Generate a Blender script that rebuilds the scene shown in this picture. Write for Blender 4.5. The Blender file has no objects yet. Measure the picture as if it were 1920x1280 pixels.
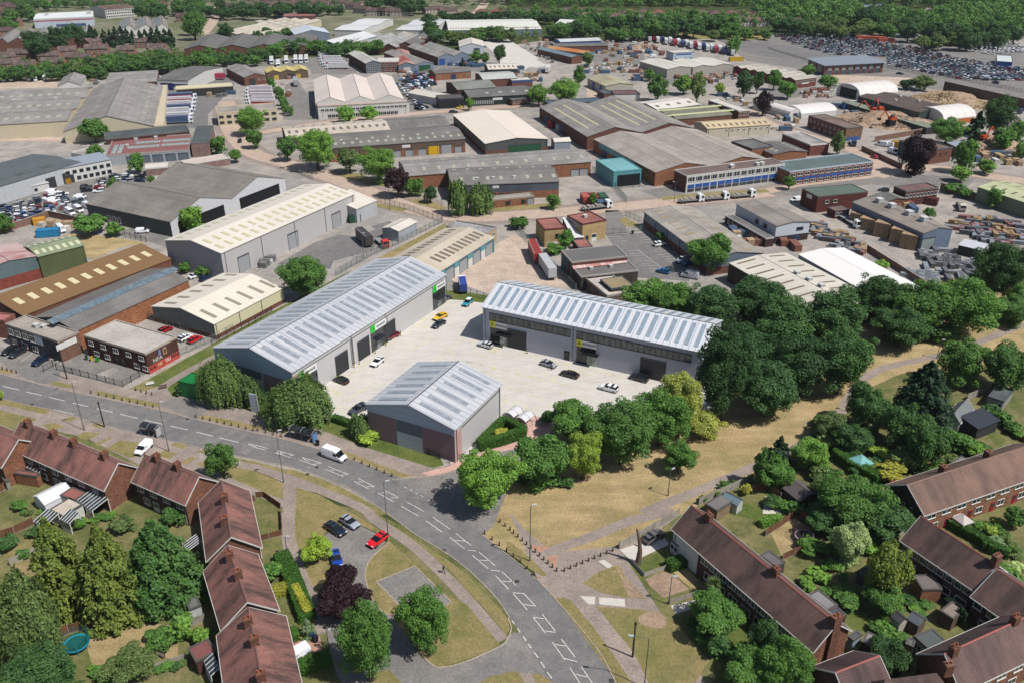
import bpy,math,random
import numpy as np
from mathutils import Vector,Matrix
random.seed(7)
RNG=np.random.default_rng(7)
R=math.radians
S=bpy.context.scene
C=S.collection
# ---------------------------------------------------------------- camera, sky, sun, exposure
FP,PITCH,CAMH=1600.0,math.atan2(825.0,1600.0),100.0
cam=bpy.data.cameras.new('camera');co=bpy.data.objects.new('camera',cam);C.objects.link(co)
cam.sensor_width=36;cam.lens=36*FP/1920;cam.clip_end=6000;cam.clip_start=1
co.location=(0,0,CAMH);co.rotation_euler=(math.pi/2-PITCH,0,0)
S.camera=co
SUN_EL,SUN_AZ=R(56),R(-30)
wd=bpy.data.worlds.new('World');S.world=wd;wd.use_nodes=True
nt=wd.node_tree;bg=nt.nodes['Background']
sky=nt.nodes.new('ShaderNodeTexSky');sky.sky_type='NISHITA';sky.sun_disc=False
sky.sun_elevation=SUN_EL;sky.sun_rotation=math.pi/2-SUN_AZ
sky.air_density=1.0;sky.dust_density=1.0
nt.links.new(sky.outputs[0],bg.inputs[0]);bg.inputs[1].default_value=0.08
sl=bpy.data.lights.new('sun','SUN');sl.energy=4.7;sl.angle=R(0.53);sl.color=(1,.972,.93)
so=bpy.data.objects.new('sun',sl);C.objects.link(so)
sd=Vector((math.cos(SUN_EL)*math.cos(SUN_AZ),math.cos(SUN_EL)*math.sin(SUN_AZ),math.sin(SUN_EL)))
so.rotation_euler=sd.to_track_quat('Z','Y').to_euler()
S.view_settings.view_transform='Standard';S.view_settings.look='None'
S.view_settings.exposure=0.17;S.view_settings.gamma=1
S.cycles.max_bounces=5;S.cycles.diffuse_bounces=3;S.cycles.transparent_max_bounces=8
# ---------------------------------------------------------------- helpers: geometry of the site survey
CT,ST=math.cos(PITCH),math.sin(PITCH)
def W(px,py,z=0.0):
  """point at height z seen at photo pixel (px, py)"""
  x=px-960;y=py-640
  d=Vector((x,FP*CT-y*ST,-(FP*ST+y*CT)))
  t=(z-CAMH)/d.z
  return Vector((d.x*t,d.y*t,z))
def sc(py):return(py+185)*CT/CAMH
TILE={}
def P(t,*a):
  """tile coordinates: t = 'rc' (row, column of the 4x enlarged tiles)"""
  r,c=int(t[0]),int(t[1])
  return[(480*c+a[i]/4,320*r+a[i+1]/4)for i in range(0,len(a),2)]
  # ---------------------------------------------------------------- materials
K=0.72
def lin(v):
  v/=255.0
  return v/12.92 if v<=.04045 else((v+.055)/1.055)**2.4
def col(r,g,b,k=K):return(lin(r)*k,lin(g)*k,lin(b)*k,1)
MATS={}
class NT:
  def __init__(s,name,rough=.7,spec=.3,metal=0):
    s.m=bpy.data.materials.new(name);s.m.use_nodes=True
    s.t=s.m.node_tree;s.b=s.t.nodes['Principled BSDF']
    s.b.inputs['Roughness'].default_value=rough
    s.b.inputs['Specular IOR Level'].default_value=spec
    s.b.inputs['Metallic'].default_value=metal
    s.tc=s.n('TexCoord')
  def n(s,k,**kw):
    o=s.t.nodes.new('ShaderNode'+k)
    for a,v in kw.items():setattr(o,a,v)
    return o
  def l(s,a,b):s.t.links.new(a,b)
  def obj(s,scale=(1,1,1)):
    mp=s.n('Mapping');mp.inputs['Scale'].default_value=scale
    s.l(s.tc.outputs['Object'],mp.inputs[0]);return mp.outputs[0]
  def noise(s,scale,detail=4,vec=None,rough=.6,out='Fac'):
    o=s.n('TexNoise');o.inputs['Scale'].default_value=scale
    o.inputs['Detail'].default_value=detail;o.inputs['Roughness'].default_value=rough
    s.l(vec if vec is not None else s.tc.outputs['Object'],o.inputs['Vector'])
    return o.outputs[out]
  def ramp(s,fac,stops):
    o=s.n('ValToRGB');e=o.color_ramp.elements
    while len(e)<len(stops):e.new(.5)
    for i,(p,c)in enumerate(stops):e[i].position=p;e[i].color=c if len(c)==4 else(*c,1)
    s.l(fac,o.inputs[0]);return o.outputs[0]
  def mix(s,fac,a,b,mode='MIX'):
    o=s.n('MixRGB',blend_type=mode)
    for i,v in((0,fac),(1,a),(2,b)):
      if isinstance(v,(int,float)):o.inputs[i].default_value=v
      elif isinstance(v,tuple):o.inputs[i].default_value=v if len(v)==4 else(*v,1)
      else:s.l(v,o.inputs[i])
    return o.outputs[0]
  def math(s,op,a,b=0.0):
    o=s.n('Math',operation=op)
    for i,v in((0,a),(1,b)):
      if isinstance(v,(int,float)):o.inputs[i].default_value=v
      else:s.l(v,o.inputs[i])
    return o.outputs[0]
  def sep(s,vec):
    o=s.n('SeparateXYZ');s.l(vec,o.inputs[0]);return o.outputs
  def bump(s,h,st=.4,d=.05):
    o=s.n('Bump');o.inputs['Strength'].default_value=st;o.inputs['Distance'].default_value=d
    s.l(h,o.inputs['Height']);s.l(o.outputs[0],s.b.inputs['Normal'])
  def out(s,c):
    if isinstance(c,tuple):s.b.inputs['Base Color'].default_value=c
    else:s.l(c,s.b.inputs['Base Color'])
    return s.m
G3=lambda v:(v,v,v,1)
def cached(f):
  def g(*a,**k):
    key=(f.__name__,a,tuple(sorted(k.items())))
    if key not in MATS:MATS[key]=f(*a,**k)
    return MATS[key]
  return g
@cached
def flat(rgb,rough=.6,spec=.3,metal=0,var=.12):
  s=NT('paint',rough,spec,metal)
  f=s.ramp(s.noise(.8,5),[(.3,G3(1-var)),(.7,G3(1+var*.4))])
  return s.out(s.mix(1,col(*rgb),f,'MULTIPLY'))
@cached
def sheet(rgb,axis='Y',pitch=1.0,dirt=.25,stain=None,rough=.5,seam=.8,sat=1):
  """profiled roof or wall sheets: seams every pitch metres across axis, dirt streaks running down"""
  s=NT('sheeting',rough,.35)
  x,y,z=s.sep(s.tc.outputs['Object'])
  a={'X':x,'Y':y,'Z':z}[axis]
  fr=s.math('FRACT',s.math('DIVIDE',a,pitch))
  line=s.math('GREATER_THAN',fr,.90)
  st=(1,.12,.12)if axis=='X' else((.12,1,.12)if axis=='Y' else(.15,.15,1))
  n1=s.noise(.9,6,s.obj(st),.7)
  n2=s.noise(.06,5)
  c0=col(*rgb);sc_=col(*(stain or(rgb[0]*.72,rgb[1]*.70,rgb[2]*.66)))
  c1=s.mix(s.ramp(n1,[(.40,G3(0)),(.78,G3(dirt*1.6))]),c0,sc_)
  c2=s.mix(s.ramp(n2,[(.42,G3(0)),(.7,G3(dirt*1.5))]),c1,sc_)
  c3=s.mix(s.math('MULTIPLY',line,1-seam),c2,(0.02,.02,.02,1))
  s.bump(s.math('SINE',s.math('MULTIPLY',a,2*math.pi/min(pitch,.5))),.25,.03)
  return s.out(c3)
@cached
def fibre(rgb,axis='Y',dirt=.6,stain=(110,105,98)):
  """weathered corrugated fibre-cement: lichen blotches, sheet courses"""
  s=NT('fibre_cement',.85,.15)
  x,y,z=s.sep(s.tc.outputs['Object'])
  a,b=(y,x)if axis=='Y' else(x,y)
  fa=s.math('GREATER_THAN',s.math('FRACT',s.math('DIVIDE',a,1.05)),.93)
  fb=s.math('GREATER_THAN',s.math('FRACT',s.math('DIVIDE',b,2.7)),.94)
  st=(1,.1,.1)if axis=='X' else(.1,1,.1)
  n1=s.noise(1.3,8,s.obj(st),.8);n2=s.noise(.12,6,None,.7);n3=s.noise(1.6,5,None,.8)
  c0=col(*rgb);c1=s.mix(s.ramp(n1,[(.35,G3(0)),(.75,G3(dirt))]),c0,col(*stain))
  c2=s.mix(s.ramp(n2,[(.4,G3(0)),(.65,G3(dirt))]),c1,col(*[min(255,v*1.22)for v in rgb]))
  c3=s.mix(s.ramp(n3,[(.5,G3(0)),(.8,G3(.5))]),c2,col(*[v*.62 for v in rgb]))
  c4=s.mix(s.math('MULTIPLY',s.math('MAXIMUM',fa,fb),.35),c3,(.03,.03,.03,1))
  s.bump(s.math('SINE',s.math('MULTIPLY',a,14)),.5,.05)
  return s.out(c4)
@cached
def brick(rgb,var=.35):
  s=NT('brickwork',.9,.15)
  b=s.n('TexBrick');b.inputs['Scale'].default_value=1;b.inputs['Brick Width'].default_value=.45;b.inputs['Row Height'].default_value=.15
  b.inputs['Mortar Size'].default_value=.012
  x,y,z=s.sep(s.tc.outputs['Object'])
  cmb=s.n('CombineXYZ');s.l(s.math('ADD',x,y),cmb.inputs[0]);s.l(z,cmb.inputs[1]);s.l(cmb.outputs[0],b.inputs['Vector'])
  g_=sum(rgb)/3;rgb=tuple(v+(g_-v)*.22 for v in rgb)
  c0=col(*rgb);b.inputs['Color1'].default_value=c0;b.inputs['Color2'].default_value=col(rgb[0]*(1-var),rgb[1]*(1-var),rgb[2]*(1-var))
  b.inputs['Mortar'].default_value=col(rgb[0]*.95,rgb[1]*1.05,rgb[2]*1.1)
  f=s.ramp(s.noise(.5,6),[(.3,G3(.75)),(.7,G3(1.1))])
  return s.out(s.mix(1,b.outputs['Color'],f,'MULTIPLY'))
@cached
def tiles(rgb,axis='X',dark=(70,55,52)):
  """clay/concrete roof tiles: courses and weathered streaks"""
  s=NT('roof_tiles',.8,.25)
  x,y,z=s.sep(s.tc.outputs['Object'])
  a,b=(x,y)if axis=='X' else(y,x)
  crs=s.math('FRACT',s.math('DIVIDE',z,.22))
  st=(1,.22,.22)if axis=='X' else(.22,1,.22)
  n1=s.noise(.55,6,s.obj(st),.75);n2=s.noise(.17,4);n3=s.noise(5,3)
  c0=col(*rgb)
  c1=s.mix(s.ramp(n1,[(.42,G3(0)),(.60,G3(.9))]),c0,col(*dark))
  c2=s.mix(s.ramp(n2,[(.45,G3(0)),(.62,G3(.6))]),c1,col(min(255,rgb[0]*1.2),min(255,rgb[1]*1.15),min(255,rgb[2]*1.15)))
  c3=s.mix(s.math('MULTIPLY',s.math('GREATER_THAN',crs,.75),.35),c2,(.02,.015,.015,1))
  c4=s.mix(s.ramp(n3,[(.45,G3(0)),(.7,G3(.6))]),c3,col(*dark))
  s.bump(crs,.5,.04)
  return s.out(c4)
@cached
def felt(rgb,blot=.5,light=1.35):
  s=NT('roofing_felt',.85,.2)
  n1=s.noise(.16,6,None,.65);n2=s.noise(1.1,6,None,.7)
  c0=col(*rgb)
  c1=s.mix(s.ramp(n1,[(.38,G3(0)),(.62,G3(blot))]),c0,col(*[min(250,v*light)for v in rgb]))
  c2=s.mix(s.ramp(n2,[(.45,G3(0)),(.75,G3(blot*.8))]),c1,col(*[v*.66 for v in rgb]))
  return s.out(c2)
@cached
def ground_mat(kind):
  s=NT(kind,.92,.15)
  def tri(c0,c1,c2,sc1,sc2,lo=.35,hi=.65,fine=None,fs=3):
    a=s.mix(s.ramp(s.noise(sc1,6,None,.62),[(lo,G3(0)),(hi,G3(1))]),col(*c0),col(*c1))
    b=s.mix(s.ramp(s.noise(sc2,7,None,.7),[(.42,G3(0)),(.72,G3(.9))]),a,col(*c2))
    f=s.ramp(s.noise(fs*.7,6,None,.85),[(.3,G3(.62)),(.7,G3(1.3))])
    return s.mix(1,s.mix(1,b,f,'MULTIPLY'),(1.12,1.12,1.12,1),'MULTIPLY')
  if kind=='dry_grass':
    c=tri((182,156,112),(200,174,132),(148,140,92),.04,.13);s.bump(s.noise(3,5,None,.8),1.0,.25)
    st=s.ramp(s.noise(.35,4,s.obj((.25,1,1))),[(.4,G3(.86)),(.62,G3(1.08))]);c=s.mix(1,c,st,'MULTIPLY')
  elif kind=='verge_grass':
    c=tri((146,136,88),(174,150,108),(112,118,66),.08,.3);s.bump(s.noise(3,5,None,.8),1.0,.25)
  elif kind=='green_grass':
    c=tri((100,116,56),(124,126,70),(72,92,42),.09,.35);s.bump(s.noise(3,5,None,.8),1.0,.25)
  elif kind=='garden':
    c=tri((108,112,64),(138,126,88),(66,82,42),.09,.22,fs=2)
  elif kind=='asphalt':
    c=tri((124,121,119),(136,132,128),(106,105,105),.05,.5,fs=5);c=s.mix(s.ramp(s.noise(.12,9,None,.8),[(.5,G3(0)),(.56,G3(.35))]),c,col(104,101,100))
  elif kind=='old_asphalt':
    c=tri((130,126,122),(146,140,133),(110,107,105),.05,.25,fs=3)
  elif kind=='concrete':
    c=tri((192,171,152),(206,186,168),(164,146,132),.03,.2,fs=2)
  elif kind=='concrete_road':
    c=tri((190,166,148),(200,178,160),(168,148,134),.05,.3,fs=3)
    x,y,z=s.sep(s.tc.outputs['Object'])
  elif kind=='yard':
    c=tri((156,150,144),(184,172,160),(126,124,121),.025,.13,fs=1.5)
  elif kind=='forecourt':
    c=tri((208,202,193),(220,214,204),(190,183,174),.03,.2,.3,.7,fs=4)
    c=s.mix(.45,c,col(214,207,198));x,y,z=s.sep(s.obj((.139,.139,1)))
    mp=s.n('Mapping');mp.inputs['Rotation'].default_value=(0,0,.62);s.l(s.tc.outputs['Object'],mp.inputs[0]);x,y,z=s.sep(mp.outputs[0])
    j=s.math('MAXIMUM',s.math('GREATER_THAN',s.math('FRACT',s.math('DIVIDE',x,7.5)),.985),s.math('GREATER_THAN',s.math('FRACT',s.math('DIVIDE',y,6.0)),.982))
    c=s.mix(s.math('MULTIPLY',j,.35),c,col(150,142,132));mp.inputs['Scale'].default_value=(.25,1,1)
    c=s.mix(s.ramp(s.noise(.5,7,mp.outputs[0],.8),[(.52,G3(0)),(.72,G3(.35))]),c,col(160,152,142));c=s.mix(s.ramp(s.noise(.35,8,None,.75),[(.6,G3(0)),(.68,G3(.22))]),c,col(150,144,136))
  elif kind=='pavement':
    c=tri((152,138,128),(168,152,140),(128,120,114),.06,.35,fs=3)
  elif kind=='pink_paving':
    c=tri((206,166,152),(214,176,162),(190,150,138),.1,.5,fs=5)
  elif kind=='soil':
    c=tri((166,140,118),(184,160,138),(126,106,88),.06,.3,fs=2);s.bump(s.noise(2,5),.8,.2)
  elif kind=='base':
    c=tri((150,138,124),(164,150,134),(112,112,84),.01,.05,fs=1.2)
  elif kind=='town':
    c=tri((112,116,84),(146,138,120),(74,86,52),.02,.06,fs=1)
  elif kind=='woodland_floor':
    c=tri((66,78,40),(86,92,50),(48,60,30),.03,.15,fs=1)
  elif kind=='brick_paving':
    c=tri((182,138,118),(192,150,130),(156,120,104),.2,.6,fs=6)
  elif kind=='white_paint':
    c=tri((226,224,216),(236,234,228),(196,192,184),.4,1.5,fs=5)
  elif kind=='yellow_paint':
    c=tri((226,216,120),(230,222,138),(214,204,120),.4,1.5,fs=5)
  elif kind=='kerb':
    c=tri((176,160,146),(190,176,160),(140,126,114),.3,1.5,fs=5)
  return s.out(c)
@cached
def leaf(kind):
  base={'dark':(52,82,42),'mid':(78,114,50),'light':(98,134,56),'yellow':(134,142,72),'lime':(132,156,60),'purple':(44,26,32),'conifer':(40,66,40),'golden':(104,120,52),'spruce':(70,104,50),'willow':(90,114,62),'grey':(104,128,92),'hedge':(58,92,34),'yhedge':(146,146,58),'red':(140,44,60),'wood':(64,96,50),'scrub':(92,112,62),'blossom':(158,176,118)}[kind]
  s=NT('leaves_'+kind,.6,.3)
  g=s.n('NewGeometry');oi=s.n('ObjectInfo')
  v1=s.ramp(g.outputs['Random Per Island'],[(0,G3(.72)),(1,G3(1.28))])
  v2=s.ramp(oi.outputs['Random'],[(0,(.86,.84,.92,1)),(1,(1.14,1.10,1.02,1))])
  v3=s.ramp(s.noise(2.2,3,s.obj()),[(.3,(.8,.84,.86,1)),(.7,(1.18,1.14,1.02,1))])
  c=s.mix(1,s.mix(1,s.mix(1,col(*base,k=1.28),v1,'MULTIPLY'),v2,'MULTIPLY'),v3,'MULTIPLY')
  s.out(c)
  tr=s.n('BsdfTranslucent');s.l(s.mix(1,c,(1.0,1.15,.55,1),'MULTIPLY'),tr.inputs[0])
  mx=s.n('MixShader');mx.inputs[0].default_value=.32
  s.l(s.b.outputs[0],mx.inputs[1]);s.l(tr.outputs[0],mx.inputs[2])
  s.l(mx.outputs[0],s.t.nodes['Material Output'].inputs[0])
  return s.m
@cached
def carpaint(rgb):
  s=NT('car_paint',.28,.5);s.b.inputs['Coat Weight'].default_value=.5;s.b.inputs['Coat Roughness'].default_value=.08
  return s.out(col(*rgb,k=.9))
@cached
def glass_dark(rgb=(38,46,54)):
  s=NT('window_glass',.06,.6)
  f=s.ramp(s.noise(.6,2),[(.35,G3(.5)),(.7,G3(1.8))])
  return s.out(s.mix(1,col(*rgb),f,'MULTIPLY'))
@cached
def bark(rgb=(110,96,82)):
  s=NT('bark',.9,.1);f=s.ramp(s.noise(4,5,s.obj((1,1,.2))),[(.3,G3(.5)),(.7,G3(1.2))])
  return s.out(s.mix(1,col(*rgb),f,'MULTIPLY'))
  # ---------------------------------------------------------------- mesh builder
def prep(o,label=None,cat=None,group=None,kind=None):
  if label:o['label']=label
  if cat:o['category']=cat
  if group:o['group']=group
  if kind:o['kind']=kind
  return o
class MB:
  def __init__(s):s.v=[];s.f=[];s.mi=[];s.m=[]
  def mat(s,m):
    if m not in s.m:s.m.append(m)
    return s.m.index(m)
  def poly(s,pts,m):
    i=len(s.v);s.v+=[tuple(p)for p in pts];s.f.append(tuple(range(i,i+len(pts))));s.mi.append(s.mat(m))
  def box(s,x0,x1,y0,y1,z0,z1,m,M=None):
    p=[Vector(q)for q in((x0,y0,z0),(x1,y0,z0),(x1,y1,z0),(x0,y1,z0),(x0,y0,z1),(x1,y0,z1),(x1,y1,z1),(x0,y1,z1))]
    if M is not None:p=[M@q for q in p]
    s.hexa(p,m)
  def hexa(s,p,m):
    i=len(s.v);s.v+=[tuple(q)for q in p];k=s.mat(m)
    for f in((0,3,2,1),(4,5,6,7),(0,1,5,4),(1,2,6,5),(2,3,7,6),(3,0,4,7)):
      s.f.append(tuple(i+j for j in f));s.mi.append(k)
  def prism(s,prof,a,b,m,axis='y'):
    """extrude a 2D profile [(u, z)] from a to b along axis"""
    n=len(prof);i=len(s.v);k=s.mat(m)
    for t in(a,b):
      for u,z in prof:s.v.append((u,t,z)if axis=='y' else(t,u,z))
    s.f.append(tuple(range(i,i+n)));s.f.append(tuple(range(i+2*n-1,i+n-1,-1)));s.mi+=[k,k]
    for j in range(n):
      q=(j+1)%n;s.f.append((i+j,i+n+j,i+n+q,i+q));s.mi.append(k)
  def tube(s,p0,p1,r0,r1,m,n=8,cap=True):
    p0,p1=Vector(p0),Vector(p1);d=(p1-p0)
    q=d.to_track_quat('Z','Y');i=len(s.v);k=s.mat(m)
    for p,r in((p0,r0),(p1,r1)):
      for j in range(n):
        a=2*math.pi*j/n;s.v.append(tuple(p+q@Vector((r*math.cos(a),r*math.sin(a),0))))
    for j in range(n):
      t=(j+1)%n;s.f.append((i+j,i+t,i+n+t,i+n+j));s.mi.append(k)
    if cap:s.f.append(tuple(i+j for j in reversed(range(n))));s.f.append(tuple(i+n+j for j in range(n)));s.mi+=[k,k]
  def mesh(s,name='mesh'):
    me=bpy.data.meshes.new(name);me.from_pydata(s.v,[],s.f)
    for m in s.m:me.materials.append(m)
    me.polygons.foreach_set('material_index',s.mi);me.update();return me
  def build(s,name,parent=None,**kw):
    o=bpy.data.objects.new(name,s.mesh(name));C.objects.link(o)
    if parent:o.parent=parent
    return prep(o,**kw)
def link(name,me,parent=None,loc=None,rz=None,**kw):
  o=bpy.data.objects.new(name,me);C.objects.link(o)
  if parent:o.parent=parent
  if loc is not None:o.location=loc
  if rz is not None:o.rotation_euler=(0,0,rz)
  return prep(o,**kw)
def thing(name,label,cat,loc,rz=0,group=None):
  return link(name,None,None,loc,rz,label=label,cat=cat,group=group)
def smooth_path(pts,n=6):
  """Catmull-Rom through 2D/3D points"""
  p=[Vector(q)for q in pts];out=[]
  for i in range(len(p)-1):
    a,b,c,d=p[max(i-1,0)],p[i],p[i+1],p[min(i+2,len(p)-1)]
    for j in range(n):
      t=j/n
      out.append(.5*((2*b)+(c-a)*t+(2*a-5*b+4*c-d)*t*t+(3*b-a-3*c+d)*t**3))
  out.append(p[-1]);return out
def ribbon(pts,w0,w1,z,h=0):
  """quads left/right of a ground path, offsets w0..w1 (positive = left of travel)"""
  out=[];n=len(pts)
  for i,p in enumerate(pts):
    a=pts[max(i-1,0)];b=pts[min(i+1,n-1)];d=(b-a).normalized();nn=Vector((-d.y,d.x,0))
    out.append((p+nn*w0,p+nn*w1))
  return out
AIDX=[0]
def area(name,px,z,mat,smooth=0,kind='structure',**kw):
  AIDX[0]+=1;z+=(AIDX[0]%9)*.0004
  pts=[W(*p)for p in px]
  if smooth:pts=smooth_path(pts+[pts[0]],smooth)[:-1]
  mb=MB();mb.poly([(p.x,p.y,z)for p in pts],ground_mat(mat));me_=mb.mesh(name)
  if me_.polygons[0].normal.z<0:me_.flip_normals()
  return link(name,me_,kind=kind,**kw)
def strip(name,px,width,z,mat,smooth=6,thick=0,kind='structure',**kw):
  AIDX[0]+=1;z+=(AIDX[0]%9)*.0004
  pts=smooth_path([W(*p)for p in px],smooth)if smooth else[W(*p)for p in px]
  rb=ribbon(pts,width/2,-width/2,z);m=ground_mat(mat)if isinstance(mat,str)else mat;mb=MB()
  for i in range(len(rb)-1):
    a,b=rb[i];c,d=rb[i+1]
    if thick:mb.hexa([(q.x,q.y,zz)for zz in(z,z+thick)for q in(b,d,c,a)],m)
    else:mb.poly([(q.x,q.y,z)for q in(b,d,c,a)],m)
  return mb.build(name,kind=kind,**kw)
  # ---------------------------------------------------------------- buildings
MESHC={}
def unit(key,fn):
  if key not in MESHC:MESHC[key]=fn()
  return MESHC[key]
WHITE=(232,230,224)
def facade_item(root,name,kind,w,h,m,loc,rz,m2=None):
  """an item set on a wall; its mesh is in the wall plane: x along the wall, -y outwards"""
  def mk():
    b=MB()
    if kind=='win':
      t=min(.09,w*.09);fr=m or flat(WHITE)
      for a in((-w/2,w/2,0,t),(-w/2,w/2,h-t,h),(-w/2,-w/2+t,t,h-t),(w/2-t,w/2,t,h-t)):
        b.box(a[0],a[1],-.07,.02,a[2],a[3],fr)
      nb=max(1,round(w/1.1))
      for i in range(1,nb):x=-w/2+w*i/nb;b.box(x-t/2,x+t/2,-.07,.02,t,h-t,fr)
      b.box(-w/2-.06,w/2+.06,-.14,0,-.07,-.002,fr)
    elif kind=='shut':
      fr=flat((70,74,80))
      b.box(-w/2,w/2,-.05,.02,0,h,m)
      n=max(3,int(h/.5))
      for i in range(n):b.box(-w/2+.02,w/2-.02,-.075,-.052,h*i/n+.05,h*(i+1)/n-.04,m)
      b.box(-w/2-.12,-w/2-.002,-.1,.02,0,h,fr);b.box(w/2+.002,w/2+.12,-.1,.02,0,h,fr)
      b.box(-w/2-.12,w/2+.12,-.16,.02,h+.002,h+.3,fr)
    elif kind=='door':
      b.box(-w/2,w/2,-.06,.02,0,h,m);b.box(-w/2+.12,w/2-.12,-.08,-.062,h*.5,h*.92,glass_dark())
      b.box(w/2-.2,w/2-.12,-.12,-.062,h*.42,h*.47,flat((180,180,180),metal=1))
    elif kind=='pipe':
      b.tube((0,-.09,0),(0,-.09,h),.07,.07,m,6)
    elif kind=='canopy':
      b.box(-w/2,w/2,-1.2,.02,0,.18,m)
    else:
      b.box(-w/2,w/2,-.05,.02,0,h,m)
    return b.mesh(name)
  o=link(name,unit((name,kind,round(w,2),round(h,2),m.name if m else 0),mk),root,loc,rz)
  if kind=='win':
    def mp():
      b=MB();b.box(-w/2+.05,w/2-.05,-.035,.01,.05,h-.05,m2 or glass_dark());return b.mesh('pane')
    link('pane',unit(('pane',round(w,2),round(h,2),m2.name if m2 else 0),mp),o,(0,0,0))
  return o
def building(name,label,cat,A,B,Cc,h,roof='gable',rise=2.0,ridge='y',n=1,wall=None,roofm=None,over=.25,plinth=None,feats=(),lights=(),lightm=None,chim=(),chimm=None,vents=(),group=None,base=0.0,depth=None,parapet=.35,para=None,trim=None,vergem=None,ridge_at=None):
  a,b,c=W(*A,h+base),W(*B,h+base),W(*Cc,h+base)
  ux=(b-a);w=ux.length;ux.normalize();uy=Vector((-ux.y,ux.x,0))
  d=abs((c-b).dot(uy))if depth is None else depth
  rz=math.atan2(ux.y,ux.x)
  root=thing(name,label,cat,(a.x,a.y,base),rz,group)
  wm=wall if isinstance(wall,(list,tuple))else[wall]*4
  hh=h
  trim=trim or flat((90,95,102))
  # walls
  mb=MB()
  def roofz(x,y):
    if roof=='gable':
      if ridge=='y':t=(x/w*n)%1.0 if x<w-1e-6 else 0
      else:t=(y/d*n)%1.0 if y<d-1e-6 else 0
      ra=ridge_at or .5
      return hh+rise*(t/ra if t<ra else(1-t)/(1-ra))
    return hh
  def gpts(face):
    ra=ridge_at or .5
    L=w if face in 'fb' else d
    pts=[0]
    if roof=='gable' and((ridge=='y')==(face in 'fb')):
      for i in range(n):pts+=[(i+ra)/n*L,(i+1)/n*L]
      zs=[hh]+[hh+rise,hh]*n
    elif roof=='arch' and((ridge=='y')==(face in 'fb')):
      pts=[L*i/14 for i in range(15)];zs=[hh+rise*math.sin(math.acos(min(1,abs(2*i/14-1))))for i in range(15)]
    elif roof=='mono' and face in 'rl' and ridge=='x':pts=[0,L];zs=[hh,hh+rise]
    elif roof=='mono' and face=='b' and ridge=='x':pts=[0,L];zs=[hh+rise]*2
    elif roof=='flat':pts=[0,L];zs=[hh+parapet*.5]*2
    else:pts=[0,L];zs=[hh,hh]
    return pts,zs
  for k,face in enumerate('frbl'):
    ps,zs=gpts(face)
    def at(t,z):return{'f':(t,0,z),'r':(w,t,z),'b':(t,d,z),'l':(0,t,z)}[face]
    pl=[at(ps[0],0),at(ps[-1],0)]+[at(t,z-.02)for t,z in zip(reversed(ps),reversed(zs))]
    if face in 'bl':pl.reverse()
    mb.poly(pl,wm[k])
  mb.build('wall',root)
  if plinth:
    pb=MB();pm,ph=plinth[:2];t=.04
    for q in((-t,w+t,-t,0),(-t,w+t,d,d+t),(-t,0,0,d),(w,w+t,0,d)):pb.box(q[0],q[1],q[2],q[3],0,ph,pm)
    pb.build('plinth',root)
    # roof
  rb=MB();o_=over;th=.14
  if roof=='gable':
    ra=ridge_at or .5
    L=d if ridge=='y' else w;Wd=(w if ridge=='y' else d)/n
    sl=rise/(Wd*ra);sr=rise/(Wd*(1-ra))
    for i in range(n):
      e0=o_ if i==0 else 0;e1=o_ if i==n-1 else 0
      x0,xm,x1=i*Wd-e0,(i+ra)*Wd,(i+1)*Wd+e1
      za,zb=hh-e0*sl,hh-e1*sr
      p1=[(x0,za),(xm,hh+rise),(xm,hh+rise+th),(x0,za+th)]
      p2=[(xm,hh+rise),(x1,zb),(x1,zb+th),(xm,hh+rise+th)]
      rb.prism(p1,-o_,L+o_,roofm,ridge);rb.prism(p2,-o_,L+o_,roofm,ridge)
    rb.build('roof',root)
    tb=MB()
    for i in range(n):
      xm=(i+ra)*Wd;z=hh+rise+th
      tb.prism([(xm-.15,z-.05),(xm+.15,z-.05),(xm,z+.07)],-o_-.02,L+o_+.02,trim,ridge)
    if vergem:
      for t in(-o_-.07,L+o_+.003):
        for i in range(n):
          e0=o_ if i==0 else 0;e1=o_ if i==n-1 else 0
          x0,xm,x1=i*Wd-e0,(i+ra)*Wd,(i+1)*Wd+e1
          za,zb=hh-e0*sl,hh-e1*sr
          tb.prism([(x0,za-.1),(xm,hh+rise-.1),(xm,hh+rise+th+.04),(x0,za+th+.04)],t,t+.067,vergem,ridge)
          tb.prism([(xm,hh+rise-.1),(x1,zb-.1),(x1,zb+th+.04),(xm,hh+rise+th+.04)],t,t+.067,vergem,ridge)
      for x in(-o_-.09,n*Wd+o_+.01):
        z=hh-o_*sl
        tb.prism([(x,z-.08),(x+.08,z-.08),(x+.08,z+.1),(x,z+.1)],-o_-.07,L+o_+.07,vergem,ridge)
    tb.build('ridge_trim',root)
  elif roof=='hip':
    o_=over
    if w>=d:r0,r1=(d/2,d/2),(w-d/2,d/2)
    else:r0,r1=(w/2,w/2),(w/2,d-w/2)
    c4=[(-o_,-o_),(w+o_,-o_),(w+o_,d+o_),(-o_,d+o_)]
    z0,z1=hh-.1,hh+rise
    P4=[(*p,z0)for p in c4];q0,q1=(*r0,z1),(*r1,z1)
    if w>=d:fs=[[P4[0],P4[1],q1,q0],[P4[1],P4[2],q1],[P4[2],P4[3],q0,q1],[P4[3],P4[0],q0]]
    else:fs=[[P4[0],P4[1],q0],[P4[1],P4[2],q1,q0],[P4[2],P4[3],q1],[P4[3],P4[0],q0,q1]]
    for f in fs:rb.poly(f,roofm)
    rb.poly([P4[3],P4[2],P4[1],P4[0]],trim)
    rb.build('roof',root)
  elif roof=='arch':
    m_=14;L=d if ridge=='y' else w;Wd=w if ridge=='y' else d
    pr=[(Wd*i/m_,hh+rise*math.sin(math.acos(min(1,abs(2*i/m_-1)))))for i in range(m_+1)]
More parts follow.
